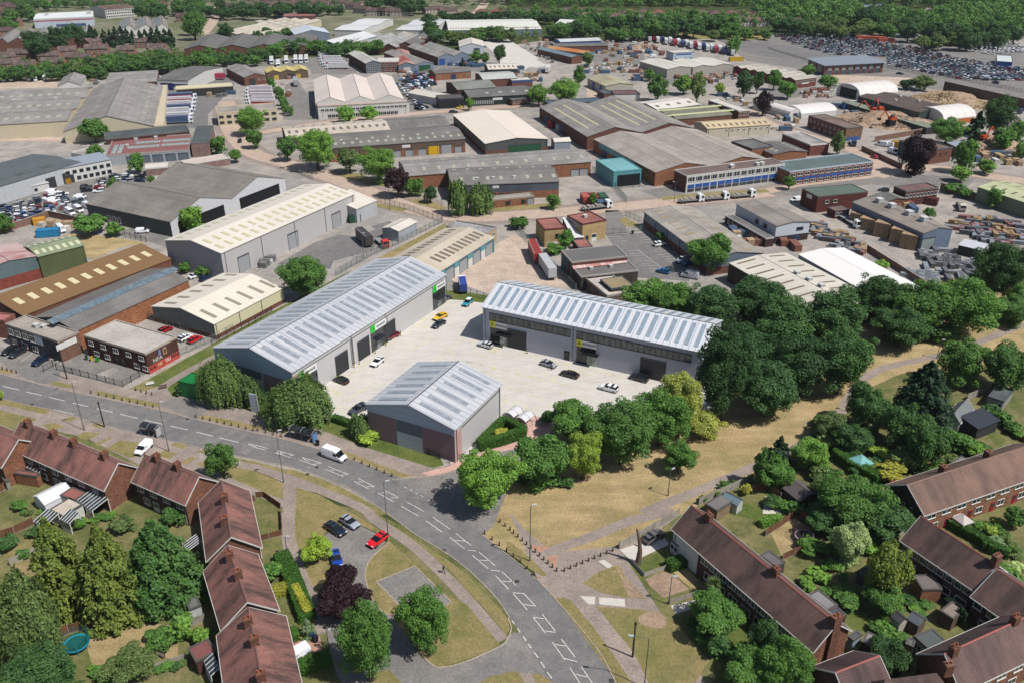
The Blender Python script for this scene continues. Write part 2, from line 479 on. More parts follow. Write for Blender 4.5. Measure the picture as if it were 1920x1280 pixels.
    rb.prism(pr+[(x,z-.12)for x,z in reversed(pr)],-.1,L+.1,roofm,ridge);rb.build('roof',root)
  elif roof=='mono':
    pr=[(-o_,hh-o_*rise/d),(d+o_,hh+rise+o_*rise/d)]
    rb.prism(pr+[(x,z+th)for x,z in reversed(pr)],-o_,w+o_,roofm,'x');rb.build('roof',root)
  else:
    rb.poly([(0.01,0.01,hh),(w-.01,.01,hh),(w-.01,d-.01,hh),(.01,d-.01,hh)],roofm);rb.build('roof',root)
    pb=MB();pp=para or trim;t=.22;z1=hh+parapet
    for q in((-.06,w+.06,-.06,t),(-.06,w+.06,d-t,d+.06),(-.06,t,t,d-t),(w-t,w+.06,t,d-t)):pb.box(q[0],q[1],q[2],q[3],hh-.25,z1,pp)
    pb.build('parapet',root)
    # rooflights: (slope, n, u0, u1, v0, v1, width)
  lm=lightm or flat((150,165,178),.3,.5)
  for s_,cnt,u0,u1,v0,v1,lw in lights:
    if roof=='gable':
      ra=ridge_at or .5
      L=d if ridge=='y' else w;Wd=(w if ridge=='y' else d)/n
      gi,side=divmod(s_,2)
      half=Wd*(ra if side==0 else 1-ra);ang=math.atan2(rise,half);sl_=math.hypot(half,rise)
      xe=gi*Wd if side==0 else(gi+1)*Wd
      sg=1 if side==0 else-1
      ll=(v1-v0)*sl_
      def ml():
        q=MB();q.box(-ll/2,ll/2,-lw/2,lw/2,0,.07,lm);return q.mesh('rooflight')
      me_=unit(('rl',round(ll,2),lw,lm.name),ml)
      vm=(v0+v1)/2
      for i in range(cnt):
        u=u0+(u1-u0)*(i/(cnt-1)if cnt>1 else 0)
        x=xe+sg*half*vm;z=hh+rise*vm+th
        ob=link('rooflight',me_,root)
        if ridge=='y':
          ob.location=(x,u*L,z);ob.rotation_euler=(0,-ang*sg,0)
        else:
          ob.location=(u*L,x,z);ob.rotation_euler=(Matrix.Rotation(math.pi/2,3,'Z')@Matrix.Rotation(-ang*sg,3,'Y')).to_euler()
    elif roof=='mono':
      def ml3():
        q=MB();q.box(-lw/2,lw/2,-(v1-v0)*d/2,(v1-v0)*d/2,0,.07,lm);return q.mesh('rooflight')
      me_=unit(('rlm',round((v1-v0)*d,2),lw,lm.name),ml3)
      for i in range(cnt):
        u=u0+(u1-u0)*(i/(cnt-1)if cnt>1 else 0);vm=(v0+v1)/2
        ob=link('rooflight',me_,root,(u*w,vm*d,hh+rise*vm+th));ob.rotation_euler=(math.atan2(rise,d),0,0)
    else:
      def ml2():
        q=MB();q.box(-lw/2,lw/2,-(v1-v0)*d/2,(v1-v0)*d/2,0,.3,flat((200,200,196)));q.box(-lw/2+.08,lw/2-.08,-(v1-v0)*d/2+.08,(v1-v0)*d/2-.08,.3,.36,lm);return q.mesh('rooflight')
      me_=unit(('rlf',round((v1-v0)*d,2),lw,lm.name),ml2)
      for i in range(cnt):
        u=u0+(u1-u0)*(i/(cnt-1)if cnt>1 else 0)
        link('rooflight',me_,root,(u*w,(v0+v1)/2*d,roofz(u*w,0)))
        # features: (name, kind, face, n, u0, u1, z0, width, height, mat)
  for ft in feats:
    nm,kd,face,cnt,u0,u1,z0,fw,fh,fm=ft[:10];m2=ft[10]if len(ft)>10 else None
    L=w if face in 'fb' else d
    fw_=fw*L if cnt==1 and isinstance(fw,float)and fw<=1.0 and kd=='band' else fw
    for i in range(cnt):
      u=u0+(u1-u0)*(i/(cnt-1)if cnt>1 else 0)
      loc={'f':(u*w,-.03,z0),'r':(w+.03,u*d,z0),'b':(u*w,d+.03,z0),'l':(-.03,u*d,z0)}[face]
      r_={'f':0,'r':math.pi/2,'b':math.pi,'l':-math.pi/2}[face]
      facade_item(root,nm,kd,fw_,fh,fm,loc,r_,m2)
      # chimneys: (u along ridge, v across 0..1, width x, width y, height above the roof)
  for(u,v,cw,cd,ch)in chim:
    L=d if ridge=='y' else w;Wd=w if ridge=='y' else d
    x,y=(v*Wd,u*L)if ridge=='y' else(u*L,v*Wd)
    zb=hh+rise*(1-abs(2*v-1))-.6
    if u<=0 or u>=1:zb=0
    cm=chimm or brick((150,92,70));top=hh+rise*(1-abs(2*v-1))+ch
    q=MB();q.box(-cw/2,cw/2,-cd/2,cd/2,0,top-zb,cm);q.box(-cw/2-.06,cw/2+.06,-cd/2-.06,cd/2+.06,top-zb-.28,top-zb-.1,cm)
    co_=q.build('chimney',root);co_.location=(x,y,zb)
    def mkp():
      q=MB();q.tube((0,0,0),(0,0,.4),.15,.12,flat((170,100,70)),8);return q.mesh('chimney_pot')
    for dx in(-.3,.3):
      link('chimney_pot',unit('pot',mkp),co_,(dx*(cw>cd),dx*(cw<=cd),top-zb))
      # roof vents: (u, v, size)
  for(u,v,sz)in vents:
    x,y=u*w,v*d
    def mkv():
      q=MB();q.box(-sz/2,sz/2,-sz/2,sz/2,-.3,sz*.55,flat((196,196,192)));q.box(-sz/2-.1,sz/2+.1,-sz/2-.1,sz/2+.1,sz*.55,sz*.68,flat((214,214,210)));return q.mesh('roof_vent')
    z=roofz(x,y)if roof in('gable',)else hh
    link('roof_vent',unit(('vent',sz),mkv),root,(x,y,z+.1))
  root['_dims']=(w,d,h)
  return root
ORD=['first','second','third','fourth','fifth','sixth','seventh','eighth','ninth','tenth','eleventh','twelfth','thirteenth','fourteenth','fifteenth','sixteenth','seventeenth','eighteenth','nineteenth','twentieth']
# ---------------------------------------------------------------- trees, hedges, shrubs
def quads_mesh(name,cen,nor,size,mat,aspect=1.0,extra=None):
  """many leaf-sized four-sided faces: centres, normals, sizes"""
  n=len(cen);nor=nor/np.maximum(np.linalg.norm(nor,axis=1,keepdims=True),1e-6)
  t=RNG.normal(size=(n,3));u=np.cross(nor,t);u/=np.maximum(np.linalg.norm(u,axis=1,keepdims=True),1e-6);v=np.cross(nor,u)
  s=size[:,None]*.5
  u=u*s;v=v*s*aspect
  bend=nor*s*.25
  co_=np.stack([cen-u-v*.6,cen+u*.9-v+bend*0,cen+u+v*.6+bend,cen-u*.7+v],1).reshape(-1,3)
  me=bpy.data.meshes.new(name);me.vertices.add(4*n);me.vertices.foreach_set('co',co_.astype(np.float32).ravel())
  me.loops.add(4*n);me.loops.foreach_set('vertex_index',np.arange(4*n,dtype=np.int32))
  me.polygons.add(n);me.polygons.foreach_set('loop_start',np.arange(0,4*n,4,dtype=np.int32));me.polygons.foreach_set('loop_total',np.full(n,4,np.int32))
  me.materials.append(mat);me.update(calc_edges=True);return me
def rdir(n,up=0.0):
  d=RNG.normal(size=(n,3));d/=np.linalg.norm(d,axis=1,keepdims=True)
  if up:d[:,2]=np.where((d[:,2]<0)&(RNG.random(n)<up),-d[:,2],d[:,2])
  return d
def crown_points(kind,n,seed):
  """leaf centres and normals in a unit crown, z from -1 (bottom) to 1 (top)"""
  if kind=='conifer':
    cs,ns=[],[]
    k=max(36,n//90)
    for i in range(k):
      t=(i+RNG.random())/k;z=-1+2*t**1.15
      r=(1-((z+1)/2)**2.3)*(.72+.34*RNG.random())+.06;a=RNG.random()*2*math.pi
      m=n//k;q=RNG.random(m)**.6
      aa=a+RNG.normal(size=m)*.23*(1.25-q)
      p=np.stack([np.cos(aa)*r*q,np.sin(aa)*r*q,z-.10*q**2+.05*RNG.normal(size=m)*(.4+q*.6)],1)
      cs.append(p);nn=rdir(m)*.7;nn[:,2]+=1.0;nn[:,:2]+=p[:,:2]*.7;ns.append(nn)
    return np.vstack(cs),np.vstack(ns)
  if kind=='willow':
    cs,ns=[],[];k=n//26
    for i in range(k):
      d=rdir(1,.9)[0];aa_=math.atan2(d[1],d[0]);r=(.5+.42*RNG.random()**.5)*(1+.16*math.sin(3*aa_+seed)+.12*math.sin(7*aa_+2*seed+4*d[2]));z0=d[2]*r*.95;L=.35+.75*RNG.random()
      m=26;q=np.linspace(0,1,m)
      rr=r*(1+.10*np.sin(q*2.2));p=np.stack([d[0]*rr+RNG.normal(size=m)*.035,d[1]*rr+RNG.normal(size=m)*.035,z0-q*L+RNG.normal(size=m)*.02],1)
      p=p[p[:,2]>-1.05];nn=rdir(len(p))*.6;nn[:,:2]+=d[:2];nn[:,2]+=.25;cs.append(p);ns.append(nn)
    return np.vstack(cs),np.vstack(ns)
    # broadleaf: lumps of leaves on limbs around the crown, each lump a fuzzy shell
  k={'round':44,'big':95,'open':30,'column':44,'shrub':20}[kind]
  d=rdir(k,.55);rad=RNG.uniform(.52,.82,k);lr=RNG.uniform(.17,.36,k)if kind!='big' else RNG.uniform(.12,.25,k)
  if kind=='open':lr*=.95
  cen=d*rad[:,None]
  # uneven outline
  ph=RNG.random(3)*6.28
  wob=1+.13*np.sin(3*np.arctan2(d[:,1],d[:,0])+ph[0])+.09*np.sin(5*d[:,2]+ph[1])+.08*np.sin(7*np.arctan2(d[:,1],d[:,0])+ph[2]+3*d[:,2])
  keep=np.sin(4*d[:,0]+5*d[:,1]+3*d[:,2]+ph[0]*7)<.95
  cen*=wob[:,None];cen,lr=cen[keep],lr[keep]
  if kind!='shrub':cen[:,2]=np.where(cen[:,2]<0,cen[:,2]*.95,cen[:,2])
  ic=rdir(k//4)*RNG.uniform(.1,.5,(k//4,1));cen=np.vstack([cen,ic,np.zeros((1,3))]);lr=np.concatenate([lr,RNG.uniform(.28,.45,len(ic)),[.66]])
  w=lr**2;cnt=np.maximum(8,(n*w/w.sum()).astype(int));cs,ns=[],[]
  for c,r,m in zip(cen,lr,cnt):
    e=rdir(m,.35);q=r*(1.0-.38*RNG.random(m)**1.5)
    p=c+e*q[:,None]*np.array([1,1,.85]);nn=e*.8+rdir(m)*.65;nn[:,2]+=.35;cs.append(p);ns.append(nn)
  return np.vstack(cs),np.vstack(ns)
PROTO={}
def crown_mesh(shape,var,lod):
  key=(shape,var,lod)
  if key not in PROTO:
    n,s={('round',0):(15000,.058),('round',1):(3400,.115),('round',2):(900,.2),('big',0):(36000,.038),('big',1):(9000,.075),('open',0):(9500,.06),('open',1):(2600,.115),('column',0):(11000,.065),('column',1):(3000,.12),('shrub',0):(2600,.13),('shrub',1):(1000,.2),('conifer',0):(22000,.05),('conifer',1):(4200,.12),('willow',0):(26000,.045),('willow',1):(6000,.09)}.get((shape,lod),(1200,.18))
    c,nn=crown_points(shape,n,var)
    sz=s*RNG.uniform(.65,1.35,len(c))
    me=quads_mesh('crown',c,nn,sz,leaf('mid'),1.0 if shape not in('willow','conifer')else 1.5)
    PROTO[key]=me
  return PROTO[key]
def trunk_mesh(kind,tall):
  def mk():
    b=MB();m=bark((150,140,128)if kind=='birch' else(104,90,76))
    b.tube((0,0,-.3),(0.03,0,2),.36,.26,m,8);b.tube((0.03,0,2),(.1,.05,5),.26,.15,m,8)
    b.tube((.1,.05,5),(0,.1,9),.15,.03,m,6)
    for i in range(7):
      a=i*2.4;z=2.2+i*.6;b.tube((.04,0,z),(math.cos(a)*(3.0-.2*i),math.sin(a)*(3.0-.2*i),z+2.4),.13,.03,m,5)
    return b.mesh('trunk')
  return unit(('trunk',kind),mk)
TREES=[]
def flush_mass(mass,label):
  ks=list(mass);vs=[np.vstack(mass[k])for k in ks];co_=np.vstack(vs).astype(np.float32);n=len(co_)//4
  me=bpy.data.meshes.new('distant_trees');me.vertices.add(4*n);me.vertices.foreach_set('co',co_.ravel());me.loops.add(4*n);me.loops.foreach_set('vertex_index',np.arange(4*n,dtype=np.int32))
  me.polygons.add(n);me.polygons.foreach_set('loop_start',np.arange(0,4*n,4,dtype=np.int32));me.polygons.foreach_set('loop_total',np.full(n,4,np.int32))
  for k in ks:me.materials.append(leaf(k))
  me.polygons.foreach_set('material_index',np.repeat(np.arange(len(ks),dtype=np.int32),[len(v)//4 for v in vs]));me.update(calc_edges=True)
  return link('distant_trees',me,label=label,kind='stuff')
def tree(cx,cy,wpx,hpx,leafk='mid',shape=None,label=None,cat='tree',name='tree',group=None,clear=.05,trunk=True,mass=None,w_flat=False):
  """a tree whose crown spans wpx by hpx photo pixels around (cx, cy); solved to a real size and place"""
  zc=4.0
  for _ in range(6):
    p=W(cx,cy,zc);dep=(p.y)*CT+(CAMH-zc)*ST;s=FP/dep
    r=wpx/s/2;phi=PITCH+math.atan((cy-640)/FP)
    hh=hpx/s/2
    a2=(hh*hh-(r*math.sin(phi))**2)/math.cos(phi)**2
    az=math.sqrt(max(a2,((.5 if shape=='shrub' or w_flat else .72)*r)**2));az=min(az,2.6*r)
    cl=clear*2*az;zc=cl+az
  shape=shape or('round' if r<6.5 else 'big')
  pxr=r*s
  lod=0 if pxr>26 else(1 if pxr>9 or shape!='round' else 2)
  f=1.0 if shape in('willow','conifer')else 1.06 if shape=='big' else 1.12
  me=crown_mesh(shape,random.randrange(5),lod)
  if mass is not None:
    v=np.empty(len(me.vertices)*3,np.float32);me.vertices.foreach_get('co',v);a=random.random()*6.28
    v=v.reshape(-1,3)*np.array([r*f,r*f,az*f]);v=v@np.array([[math.cos(a),math.sin(a),0],[-math.sin(a),math.cos(a),0],[0,0,1]])+np.array([p.x,p.y,zc]);mass.setdefault(leafk,[]).append(v);return
  root=thing(name,label or 'tree',cat,(p.x,p.y,0),random.random()*6.28,group)
  o=link('crown',me,root,(0,0,zc));o.scale=(r*f,r*f,az*f)
  o.material_slots[0].link='OBJECT';o.material_slots[0].material=leaf(leafk)
  if trunk and lod<2:
    t=link('trunk',trunk_mesh('birch' if leafk=='birch' else 'oak',1),root);k=(zc+az*.55)/9;t.scale=(k*min(1.3,r/3.2/k)if k else 1,k*min(1.3,r/3.2/k),k)
  TREES.append((p.x,p.y,r));return root
def shrub(cx,cy,wpx,hpx,leafk='mid',label='shrub',cat='shrub',name='shrub',group=None):
  return tree(cx,cy,wpx,hpx,leafk,'shrub',label,cat,name,group,clear=0.0,trunk=False)
def shrubs(t,pts,n,w,h,ks,text):
  p=P(t,*pts);group='shrubs '+text;out=[]
  for i in range(n):
    u=(i+.5)/n*(len(p)-1);k=int(u);a,b=p[k],p[k+1];f_=u-k;s=random.uniform(.65,1.3);out.append((a[0]+(b[0]-a[0])*f_+random.uniform(-5,5),a[1]+(b[1]-a[1])*f_+random.uniform(-5,5),s))
  for i,(x,y,s)in enumerate(sorted(out)):shrub(x,y,w/4*s,h/4*s,random.choice(ks),ORD[i]+' shrub from left '+text,group=group)
def hedge(px,width,height,leafk,label,group=None,name='hedge',density=55,size=.2):
  """a clipped hedge along a ground path: one mesh of leaf faces over its sides and top"""
  pts=[W(*q)for q in px];cs,ns=[],[];mbx=MB()
  for a,b in zip(pts[:-1],pts[1:]):
    L=(b-a).length;d=(b-a).normalized();q=Vector((-d.y,d.x,0))
    area_=L*(width+2*height);n=min(14000,int(area_*density))
    t=RNG.random(n)*L;w=RNG.uniform(-1,1,n);hh=RNG.random(n);side=RNG.random(n)
    top=side<width/(width+2*height)
    off=np.where(top,w*width/2,np.sign(w)*width/2);z=np.where(top,height,hh*height)
    jit=.06*RNG.normal(size=(n,3))+(.10*np.sin(t*1.1+a.x)[:,None]*np.array([0,0,1]))
    p=np.array(a)[None]+t[:,None]*np.array(d)+off[:,None]*np.array(q);p[:,2]=z;p+=jit
    nn=np.where(top[:,None],np.array([0,0,1.0]),np.sign(w)[:,None]*np.array(q))+RNG.normal(size=(n,3))*.55
    cs.append(p);ns.append(nn)
    mbx.hexa([(a+q*k*(width/2-.12)+Vector((0,0,zz)))if e==0 else(b+q*k*(width/2-.12)+Vector((0,0,zz)))for zz in(0,height-.12)for e,k in((0,-1),(1,-1),(1,1),(0,1))],leaf(leafk))
  c=np.vstack(cs);o0=pts[0]
  me=quads_mesh(name,c-np.array(o0),np.vstack(ns),size*RNG.uniform(.6,1.3,len(c)),leaf(leafk))
  root=link(name,me,None,o0,label=label,cat='hedge',group=group)
  core=mbx.build('stems',root);core.location=-o0
  return root
def wood_mass(name,label,polys,leafk,spacing,rmin,rmax,seed=1,per=150,kind='stuff'):
  """a far-off wood that reads as one mass: lumpy crowns of leaf clumps over an area"""
  rg=np.random.default_rng(seed);cs,ns,sz=[],[],[]
  for poly in polys:
    q=[W(*p)for p in poly];xs=[p.x for p in q];ys=[p.y for p in q]
    n=int((max(xs)-min(xs))*(max(ys)-min(ys))/spacing**2)
    for _ in range(n):
      x,y=rg.uniform(min(xs),max(xs)),rg.uniform(min(ys),max(ys));ins=False
      for i in range(len(q)):
        a,b=q[i],q[i-1]
        if(a.y>y)!=(b.y>y)and x<(b.x-a.x)*(y-a.y)/(b.y-a.y)+a.x:ins=not ins
      if not ins:continue
      r=rg.uniform(rmin,rmax);az=r*rg.uniform(.8,1.35)
      k=9;lc=rdir(k,.8)*np.array([r,r,az])*.6;
      for c in lc:
        m=per//k;e=rdir(m,.6);rr=r*rg.uniform(.34,.52)
        cs.append(np.array([x,y,az*.95])+c+e*rr);ns.append(e+rdir(m)*.5);sz.append(np.full(m,r*.24)*rg.uniform(.6,1.3,m))
  c=np.vstack(cs);me=quads_mesh(name,c,np.vstack(ns),np.concatenate(sz),leaf(leafk))
  return link(name,me,label=label,kind=kind)
  # ---------------------------------------------------------------- vehicles
BLACK=flat((28,28,30),.7);TYRE=flat((26,26,28),.85);CHROME=flat((180,184,188),.25,.6,1)
def car_meshes(kind):
  """body, glass (greenhouse), wheel, headlight, tail light meshes of a car type; x forward, origin mid-ground"""
  def mk():
    prof={'hatch':([(-2.0,.35),(-2.05,.75),(-1.95,.95),(-1.2,1.0),(.75,.98),(1.75,.82),(2.02,.65),(2.05,.32)],[(-1.92,.95),(-1.55,1.42),(-.9,1.50),(.1,1.47),(.95,.95)],1.76),'saloon':([(-2.3,.35),(-2.35,.8),(-2.25,.98),(-1.5,1.0),(.85,.97),(2.05,.80),(2.32,.62),(2.35,.3)],[(-1.85,.98),(-1.15,1.38),(-.5,1.45),(.15,1.42),(1.05,.95)],1.82),'estate':([(-2.25,.4),(-2.3,.9),(-2.2,1.08),(-1.2,1.1),(.95,1.08),(2.0,.92),(2.25,.72),(2.28,.35)],[(-2.18,1.06),(-1.9,1.58),(-1.0,1.66),(.15,1.62),(1.1,1.05)],1.84),'van':([(-2.7,.4),(-2.75,1.2),(-2.72,1.25),(1.6,1.25),(2.45,1.05),(2.7,.8),(2.72,.35)],[(-2.72,1.22),(-2.62,2.2),(-2.3,2.32),(.9,2.28),(1.25,2.1),(1.95,1.2)],1.96),'small_van':([(-2.1,.4),(-2.15,1.1),(1.0,1.15),(1.95,.95),(2.15,.7),(2.18,.35)],[(-2.13,1.08),(-2.05,1.72),(-1.8,1.82),(.35,1.8),(.7,1.66),(1.35,1.1)],1.8)}[kind]
    body,top,wd_=prof;paint=carpaint((220,220,220));gl=glass_dark((26,30,36))
    sb=max(p[1]for p in body)
    b=MB();hw=wd_/2
    # body: lofted cross-sections so that sides tuck in at the sill and shoulder
    def loft(q,prof_,offs,m):
      rings=[]
      for x,zt in prof_:
        rings.append([(x,y,z)for y,z in offs(x,zt)])
      for i in range(len(rings)-1):
        for j in range(len(rings[0])-1):q.poly([rings[i][j],rings[i][j+1],rings[i+1][j+1],rings[i+1][j]],m)
      q.poly(list(reversed(rings[0])),m);q.poly(rings[-1],m)
    xs=sorted(set([p[0]for p in body]))
    upper=body[1:-1]
    def ztop(x):
      for(x0,z0),(x1,z1)in zip(upper[:-1],upper[1:]):
        if x0<=x<=x1:return z0+(z1-z0)*(x-x0)/max(1e-6,x1-x0)
      return upper[0][1]if x<upper[0][0]else upper[-1][1]
    X0,X1=body[0][0],body[-1][0]
    st=[X0,X0+.12,X0+.45,-1.2,-.4,.4,1.1,X1-.5,X1-.18,X1]
    def offs(x,zt):
      e=min(abs(x-X0),abs(x-X1));tp=hw*(1-.16*max(0,1-e/.5)**2)
      return[(-tp+.1,.28),(-tp,.5),(-tp,zt*.72),(-tp+.07,zt),(tp-.07,zt),(tp,zt*.72),(tp,.5),(tp-.1,.28)]
    loft(b,[(x,ztop(x))for x in st],offs,paint)
    # roof panel and pillars
    tz=max(p[1]for p in top);rt=[p for p in top if p[1]>tz-.16]
    rx0,rx1=rt[0][0],rt[-1][0]
    ins=.24 if kind not in('van','small_van')else .10
    if kind in('van','small_van'):
      cabx=top[-1][0]-1.35
      pr=[p for p in top if p[0]<cabx]+[(cabx,tz-.01),(cabx,sb-.03)]
      def o2(x,zt):
        return[(-hw+.04,sb-.05),(-hw+.1,(sb+zt)/2),(-hw+.2,zt),(hw-.2,zt),(hw-.1,(sb+zt)/2),(hw-.04,sb-.05)]
      loft(b,[(top[0][0],top[1][1]-.3),(top[1][0],top[1][1]),(top[2][0],top[2][1]),(cabx,tz-.02),(top[-2][0],top[-2][1])],o2,paint)
    else:
      b.hexa([(rx0,-hw+ins,rt[0][1]-.03),(rx1,-hw+ins,rt[-1][1]-.03),(rx1,hw-ins,rt[-1][1]-.03),(rx0,hw-ins,rt[0][1]-.03),(rx0+.05,-hw+ins+.05,rt[0][1]+.015),(rx1-.05,-hw+ins+.05,rt[-1][1]+.015),(rx1-.05,hw-ins-.05,rt[-1][1]+.015),(rx0+.05,hw-ins-.05,rt[0][1]+.015)],paint)
      for xx in(-.35,):
        for sy in(-1,1):b.hexa([(xx-.07,sy*(hw-.09),sb-.04),(xx+.07,sy*(hw-.09),sb-.04),(xx+.07,sy*(hw-.06),sb-.04),(xx-.07,sy*(hw-.06),sb-.04),(xx-.07,sy*(hw-ins-.01),tz-.06),(xx+.07,sy*(hw-ins-.01),tz-.06),(xx+.07,sy*(hw-ins+.02),tz-.06),(xx-.07,sy*(hw-ins+.02),tz-.06)],paint)
    for sy in(-1,1):b.box(.75 if kind!='van' else 1.45,.95 if kind!='van' else 1.65,sy*hw-.09,sy*hw+.09,sb-.02,sb+.14,paint)
    # wheel arches and bumpers
    b.box(X0-.03,X0+.1,-hw*.8,hw*.8,.32,.5,BLACK);b.box(X1-.1,X1+.04,-hw*.78,hw*.78,.3,.46,BLACK)
    b.box(X1-.06,X1+.05,-.4,.4,.5,.62,BLACK)
    body_me=b.mesh('body')
    g=MB()
    if kind in('van','small_van'):
      x1,z1=top[-1][0],top[-1][1];x0,z0=top[-2][0],top[-2][1]
      dx=.06
      g.hexa([(x0-.2,-hw+.14,sb-.03),(x1+dx,-hw+.12,z1-.08),(x1+dx,hw-.12,z1-.08),(x0-.2,hw-.14,sb-.03),(x0-.2,-hw+.2,z0-.12),(x0+dx,-hw+.22,z0-.08),(x0+dx,hw-.22,z0-.08),(x0-.2,hw-.2,z0-.12)],gl)
      for sy in(-1,1):
        g.hexa([(x0-.75,sy*(hw-.035),sb+.02),(x1-.25,sy*(hw-.05),sb+.02),(x1-.25,sy*(hw-.12),sb+.02),(x0-.75,sy*(hw-.12),sb+.02),(x0-.75,sy*(hw-.11),z0-.22),(x0-.1,sy*(hw-.11),z0-.22),(x0-.1,sy*(hw-.22),z0-.22),(x0-.75,sy*(hw-.22),z0-.22)],gl)
    else:
      def o3(x,zt):
        t=max(0.0,(zt-sb)/(tz-sb));y1=hw-.08-(ins-.04)*t
        return[(-hw+.08,sb-.04),(-y1,zt-.03),(y1,zt-.03),(hw-.08,sb-.04)]
      loft(g,top,o3,gl)
    glass_me=g.mesh('window')
    w=MB();r=.33 if kind!='van' else .36
    w.tube((0,-.11,r),(0,.11,r),r,r,TYRE,14)
    w.tube((0,-.125,r),(0,.125,r),r*.6,r*.6,CHROME,10)
    l=MB();l.box(-.12,.04,-.2,.2,-.07,.07,flat((235,238,240),.15,.6))
    t=MB();t.box(-.04,.08,-.16,.16,-.1,.1,flat((170,20,20),.3))
    return body_me,glass_me,w.mesh('wheel'),l.mesh('headlight'),t.mesh('tail_light'),(X0,X1,hw)
  return unit(('car',kind),mk)
VN={'hatch':'hatchback','saloon':'saloon_car','estate':'estate_car','van':'van','small_van':'small_van'}
def paint_on(o,m,i=0):
  o.material_slots[i].link='OBJECT';o.material_slots[i].material=m
def place_car(x,y,rz,kind,rgb,label,group=None,parts=2,k=1.0,roofc=None,z=0.02):
  bm,gm,wm,lm,tm,(X0,X1,hw)=car_meshes(kind)
  cat='van' if 'van' in kind else 'car'
  root=thing(VN[kind],label,cat,(x,y,z),rz,group);root.scale=(k,k,k)
  b=link('body',bm,root);paint_on(b,carpaint(rgb))
  link('window',gm,root)
  wx=(X0+.75,X1-.85)
  for xx in wx:
    for sy in(-1,1):link('wheel',wm,root,(xx,sy*(hw-.09),0))
  if parts>1:
    for sy in(-1,1):
      link('headlight',lm,root,(X1-.06,sy*(hw-.28),.66));link('tail_light',tm,root,(X0-.02,sy*(hw-.25),.78))
  if roofc:
    q=MB();q.box(-1.5,.1,-hw+.28,hw-.28,1.49,1.54,carpaint(roofc));q.build('roof_panel',root)
  return root
def car_at(px,py,qx,qy,kind,rgb,label,group=None,**kw):
  """car centred at ground pixel (px, py), its front pointing towards pixel (qx, qy)"""
  a=W(px,py);b=W(qx,qy)
  return place_car(a.x,a.y,math.atan2(b.y-a.y,b.x-a.x),kind,rgb,label,group,**kw)
def simple_car(var):
  """small single-mesh car for the far car parks"""
  def mk():
    b=MB();p=carpaint((200,200,200));g=glass_dark((26,30,36));w=.88;tall=(0,.12,.75)[var];L=(2.05,2.2,2.6)[var]
    z1=.9+(.2 if var==2 else 0);z2=1.42+tall
    b.hexa([(-L,-w,.3),(L,-w,.3),(L,w,.3),(-L,w,.3),(-L,-w+.05,z1),(L-.1,-w+.1,z1-.15),(L-.1,w-.1,z1-.15),(-L,w-.05,z1)],p)
    f=0.9 if var<2 else 1.5;r0=-L+(.15 if var else .5)
    b.hexa([(-L+.05,-w+.08,z1),(f,-w+.08,z1),(f,w-.08,z1),(-L+.05,w-.08,z1),(r0,-w+.2,z2-.06),(f-.8,-w+.2,z2-.06),(f-.8,w-.2,z2-.06),(r0,w-.2,z2-.06)],g if var<2 else p)
    b.box(r0+.05,f-.85,-w+.24,w-.24,z2-.06,z2,p)
    if var==2:b.hexa([(f-.6,-w+.16,z1+.1),(f+.08,-w+.16,z1+.02),(f+.08,w-.16,z1+.02),(f-.6,w-.16,z1+.1),(f-.8,-w+.24,z2-.15),(f-.65,-w+.24,z2-.15),(f-.65,w-.24,z2-.15),(f-.8,w-.24,z2-.15)],g)
    for x in(-L+.7,L-.75):
      for s in(-1,1):b.tube((x,s*w-.1,.33),(x,s*w+.03,.33),.33,.33,TYRE,8)
    return b.mesh('car')
  return unit(('scar',var),mk)
CARCOLS=[(28,30,34)]*5+[(70,74,80)]*3+[(150,154,158)]*4+[(232,234,236)]*4+[(30,44,84)]*3+[(150,24,30)]*2+[(60,90,150),(36,70,52),(200,202,204)]
def cname(rgb):
  return{(28,30,34):'black',(70,74,80):'dark grey',(150,154,158):'silver',(232,234,236):'white',(30,44,84):'navy',(150,24,30):'red',(60,90,150):'blue',(36,70,52):'dark green',(200,202,204):'pale silver'}[rgb]
def small_car(x,y,rz,rgb,label,group,var=None,name='parked_car',z=.02):
  v=random.choice((0,0,1))if var is None else var
  o=link(name,simple_car(v),None,(x,y,z),rz,label=label,cat='van' if v==2 else 'car',group=group);paint_on(o,carpaint(rgb));return o
